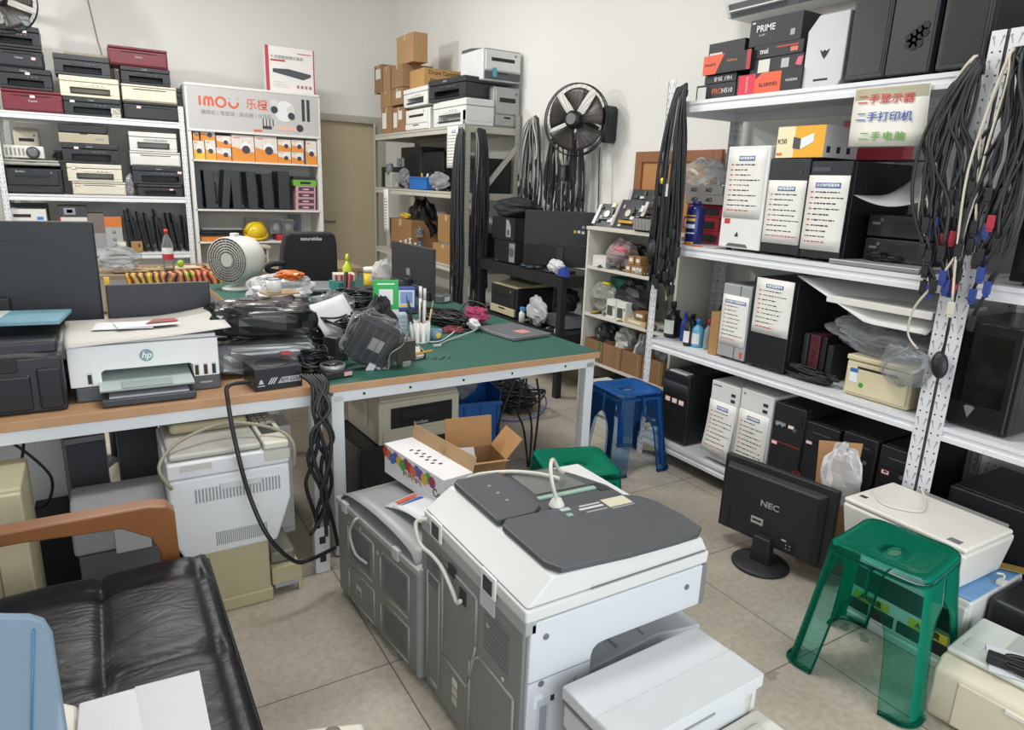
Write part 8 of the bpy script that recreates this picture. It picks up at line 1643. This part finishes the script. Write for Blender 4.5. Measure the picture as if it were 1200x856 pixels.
MB().disc((.07, -d/2-.004, .075), .026, (0, -1, 0), 28, .001).obj('round_logo', mat('c4bda8', .4, 0, 0), t); text('hp', .036, mat('e0dac6', .4, 0, 0), t, (.07, -d/2-.006, .076), FRONT, 'logo_lettering', shear=.25, bold=.0006)
o = bx('paper_sheet', mat('d9dbe0', .6), None, -.12, .10, -.07, .07, 0, .002); o.location = (2.18, .62, h+.0145); o.rotation_euler.z = R(-62); tag(o, 'white printed sheet lying on the cream laser printer', 'paper')
mb = MB(); rg = random.Random(9)
pts = []
for k in range(46):
    a = 2*math.pi*k/9; pts.append((.085*math.cos(a)*(1+.1*math.sin(k)), .035*math.sin(a)+.006*math.sin(k*1.7), .008+.022*(k/46)+.006*math.sin(k*2.1)))
mb.tube(pts, .0055, 6, sub=3); t = mb.obj('power_cable', CABK[0]); t.location = (2.15, .60, h+.0185); t.rotation_euler.z = R(-68); bx('plug', mat('1d1e22', .5), t, -.13, -.08, -.02, .012, .0, .03, .004); bx('cable_tie', mat('d0d0cc', .4), t, .055, .062, -.045, .045, .002, .045, .003); tag(t, 'coiled black power cable with plug on the cream laser printer', 'cable')
# ================================================================== loose spare parts, each its own thing
rg = random.Random(321)
def spare(label, p, kind, group, rz):
    t = thing('spare_part', label, 'part', p, rz, group); c = rg.choice(('26282b', '3a3d40', '8f9192', '6a6c6e', 'b5b3ad', '4b3f35', '2f3f5f', 'c9c7c1')); m = mat(c, .45, 0, .05); s = rg.uniform(.7, 1.15)
    if kind == 0:
        bx('body', m, t, -.035*s, .035*s, -.025*s, .025*s, 0, .035*s, .003); bx('socket', ink, t, -.02*s, .02*s, -.0265*s, -.025*s, .008, .02); bx('label', mat('c9c8c3', .5), t, -.02*s, .02*s, -.015*s, .015*s, .035*s, .0355*s)
    elif kind == 1:
        bx('board', mat('2c4a3c', .5), t, -.05*s, .05*s, -.03*s, .03*s, 0, .003)
        for k in range(4): bx('chip', mat(rg.choice(('1b1c1f', '9a9c9c', 'b59a3a')), .4), t, -.04*s+k*.02, -.028*s+k*.02, -.02*s, .015*s, .003, .012)
    else:
        MB().lathe([(.02*s, 0), (.024*s, .005), (.024*s, .03*s), (.012*s, .04*s), (.012*s, .05*s)], n=14).obj('body', m, t); MB().tube([(0, 0, .045*s), (.03, .01, .05*s), (.05, .03, .02), (.06, .05, .005)], .003, 6).obj('lead', CABK[0], t)
for z, y0, y1, x0, n, nm in ((KZ[3], 3.1, 3.74, 2.93, 9, 'upper cabinet shelf'), (KZ[2], 2.98, 3.74, 2.93, 8, 'middle cabinet shelf'), (KZ[0], 2.98, 3.6, 2.93, 6, 'bottom cabinet shelf')):
    for k in range(n): spare('small spare part lying loose at the front of the '+nm, (x0+rg.uniform(0, .03), y0+(y1-y0)*(k+.5)/n, z+.002+(.004 if k % 2 else 0)), k % 3, 'loose spare parts on the '+nm, rg.uniform(-1.6, 1.6))
for k in range(9): spare('small spare part lying loose on the second shelf of the beige rack', (2.75+rg.uniform(0, .04), 5.55+.18*k, Z2+.002), k % 3, 'loose spare parts on the beige rack', rg.uniform(-1.6, 1.6))
for k in range(8): spare('small spare part lying loose on the top of the black rack', (2.86+rg.uniform(0, .06), 4.05+.13*k, ZB+.001), k % 3, 'loose spare parts on the black rack', rg.uniform(-1.6, 1.6))
for k in range(6): spare('small spare part lying loose on the lower level of the black rack', (2.84+rg.uniform(0, .05), 4.02+.12*k, ZL+.001), k % 3, 'loose spare parts on the lower black level', rg.uniform(-1.6, 1.6))
for k in range(8): spare('small spare part lying loose among the wires in the middle of the green table', (1.08+rg.uniform(0, .2), 3.25+.08*k, TZ+.002), k % 3, 'loose spare parts on the green table', rg.uniform(-1.6, 1.6))
# dark tape marks on the floor under the green stool
for k, (px, py, a) in enumerate(((990, 735, .3), (1012, 748, .9), (905, 792, .2))):
    p = P(px, py, z=0); o = MB().prism([(-.05, -.01), (-.01, -.03), (.02, -.012), (.05, -.02), (.04, .015), (.0, .02), (-.03, .03)], 'z', .0004, .0014).obj('floor_stain', mat('827c70', .7)); o.location = (p.x, p.y, 0); o.rotation_euler.z = a; o.scale = (.6, .6, 1); tag(o, ('dark patch of old tape on the floor behind the green stool', 'second dark patch of old tape on the floor behind the green stool', 'dark patch of old tape on the floor by the green stool\'s near left foot')[k], 'stain')
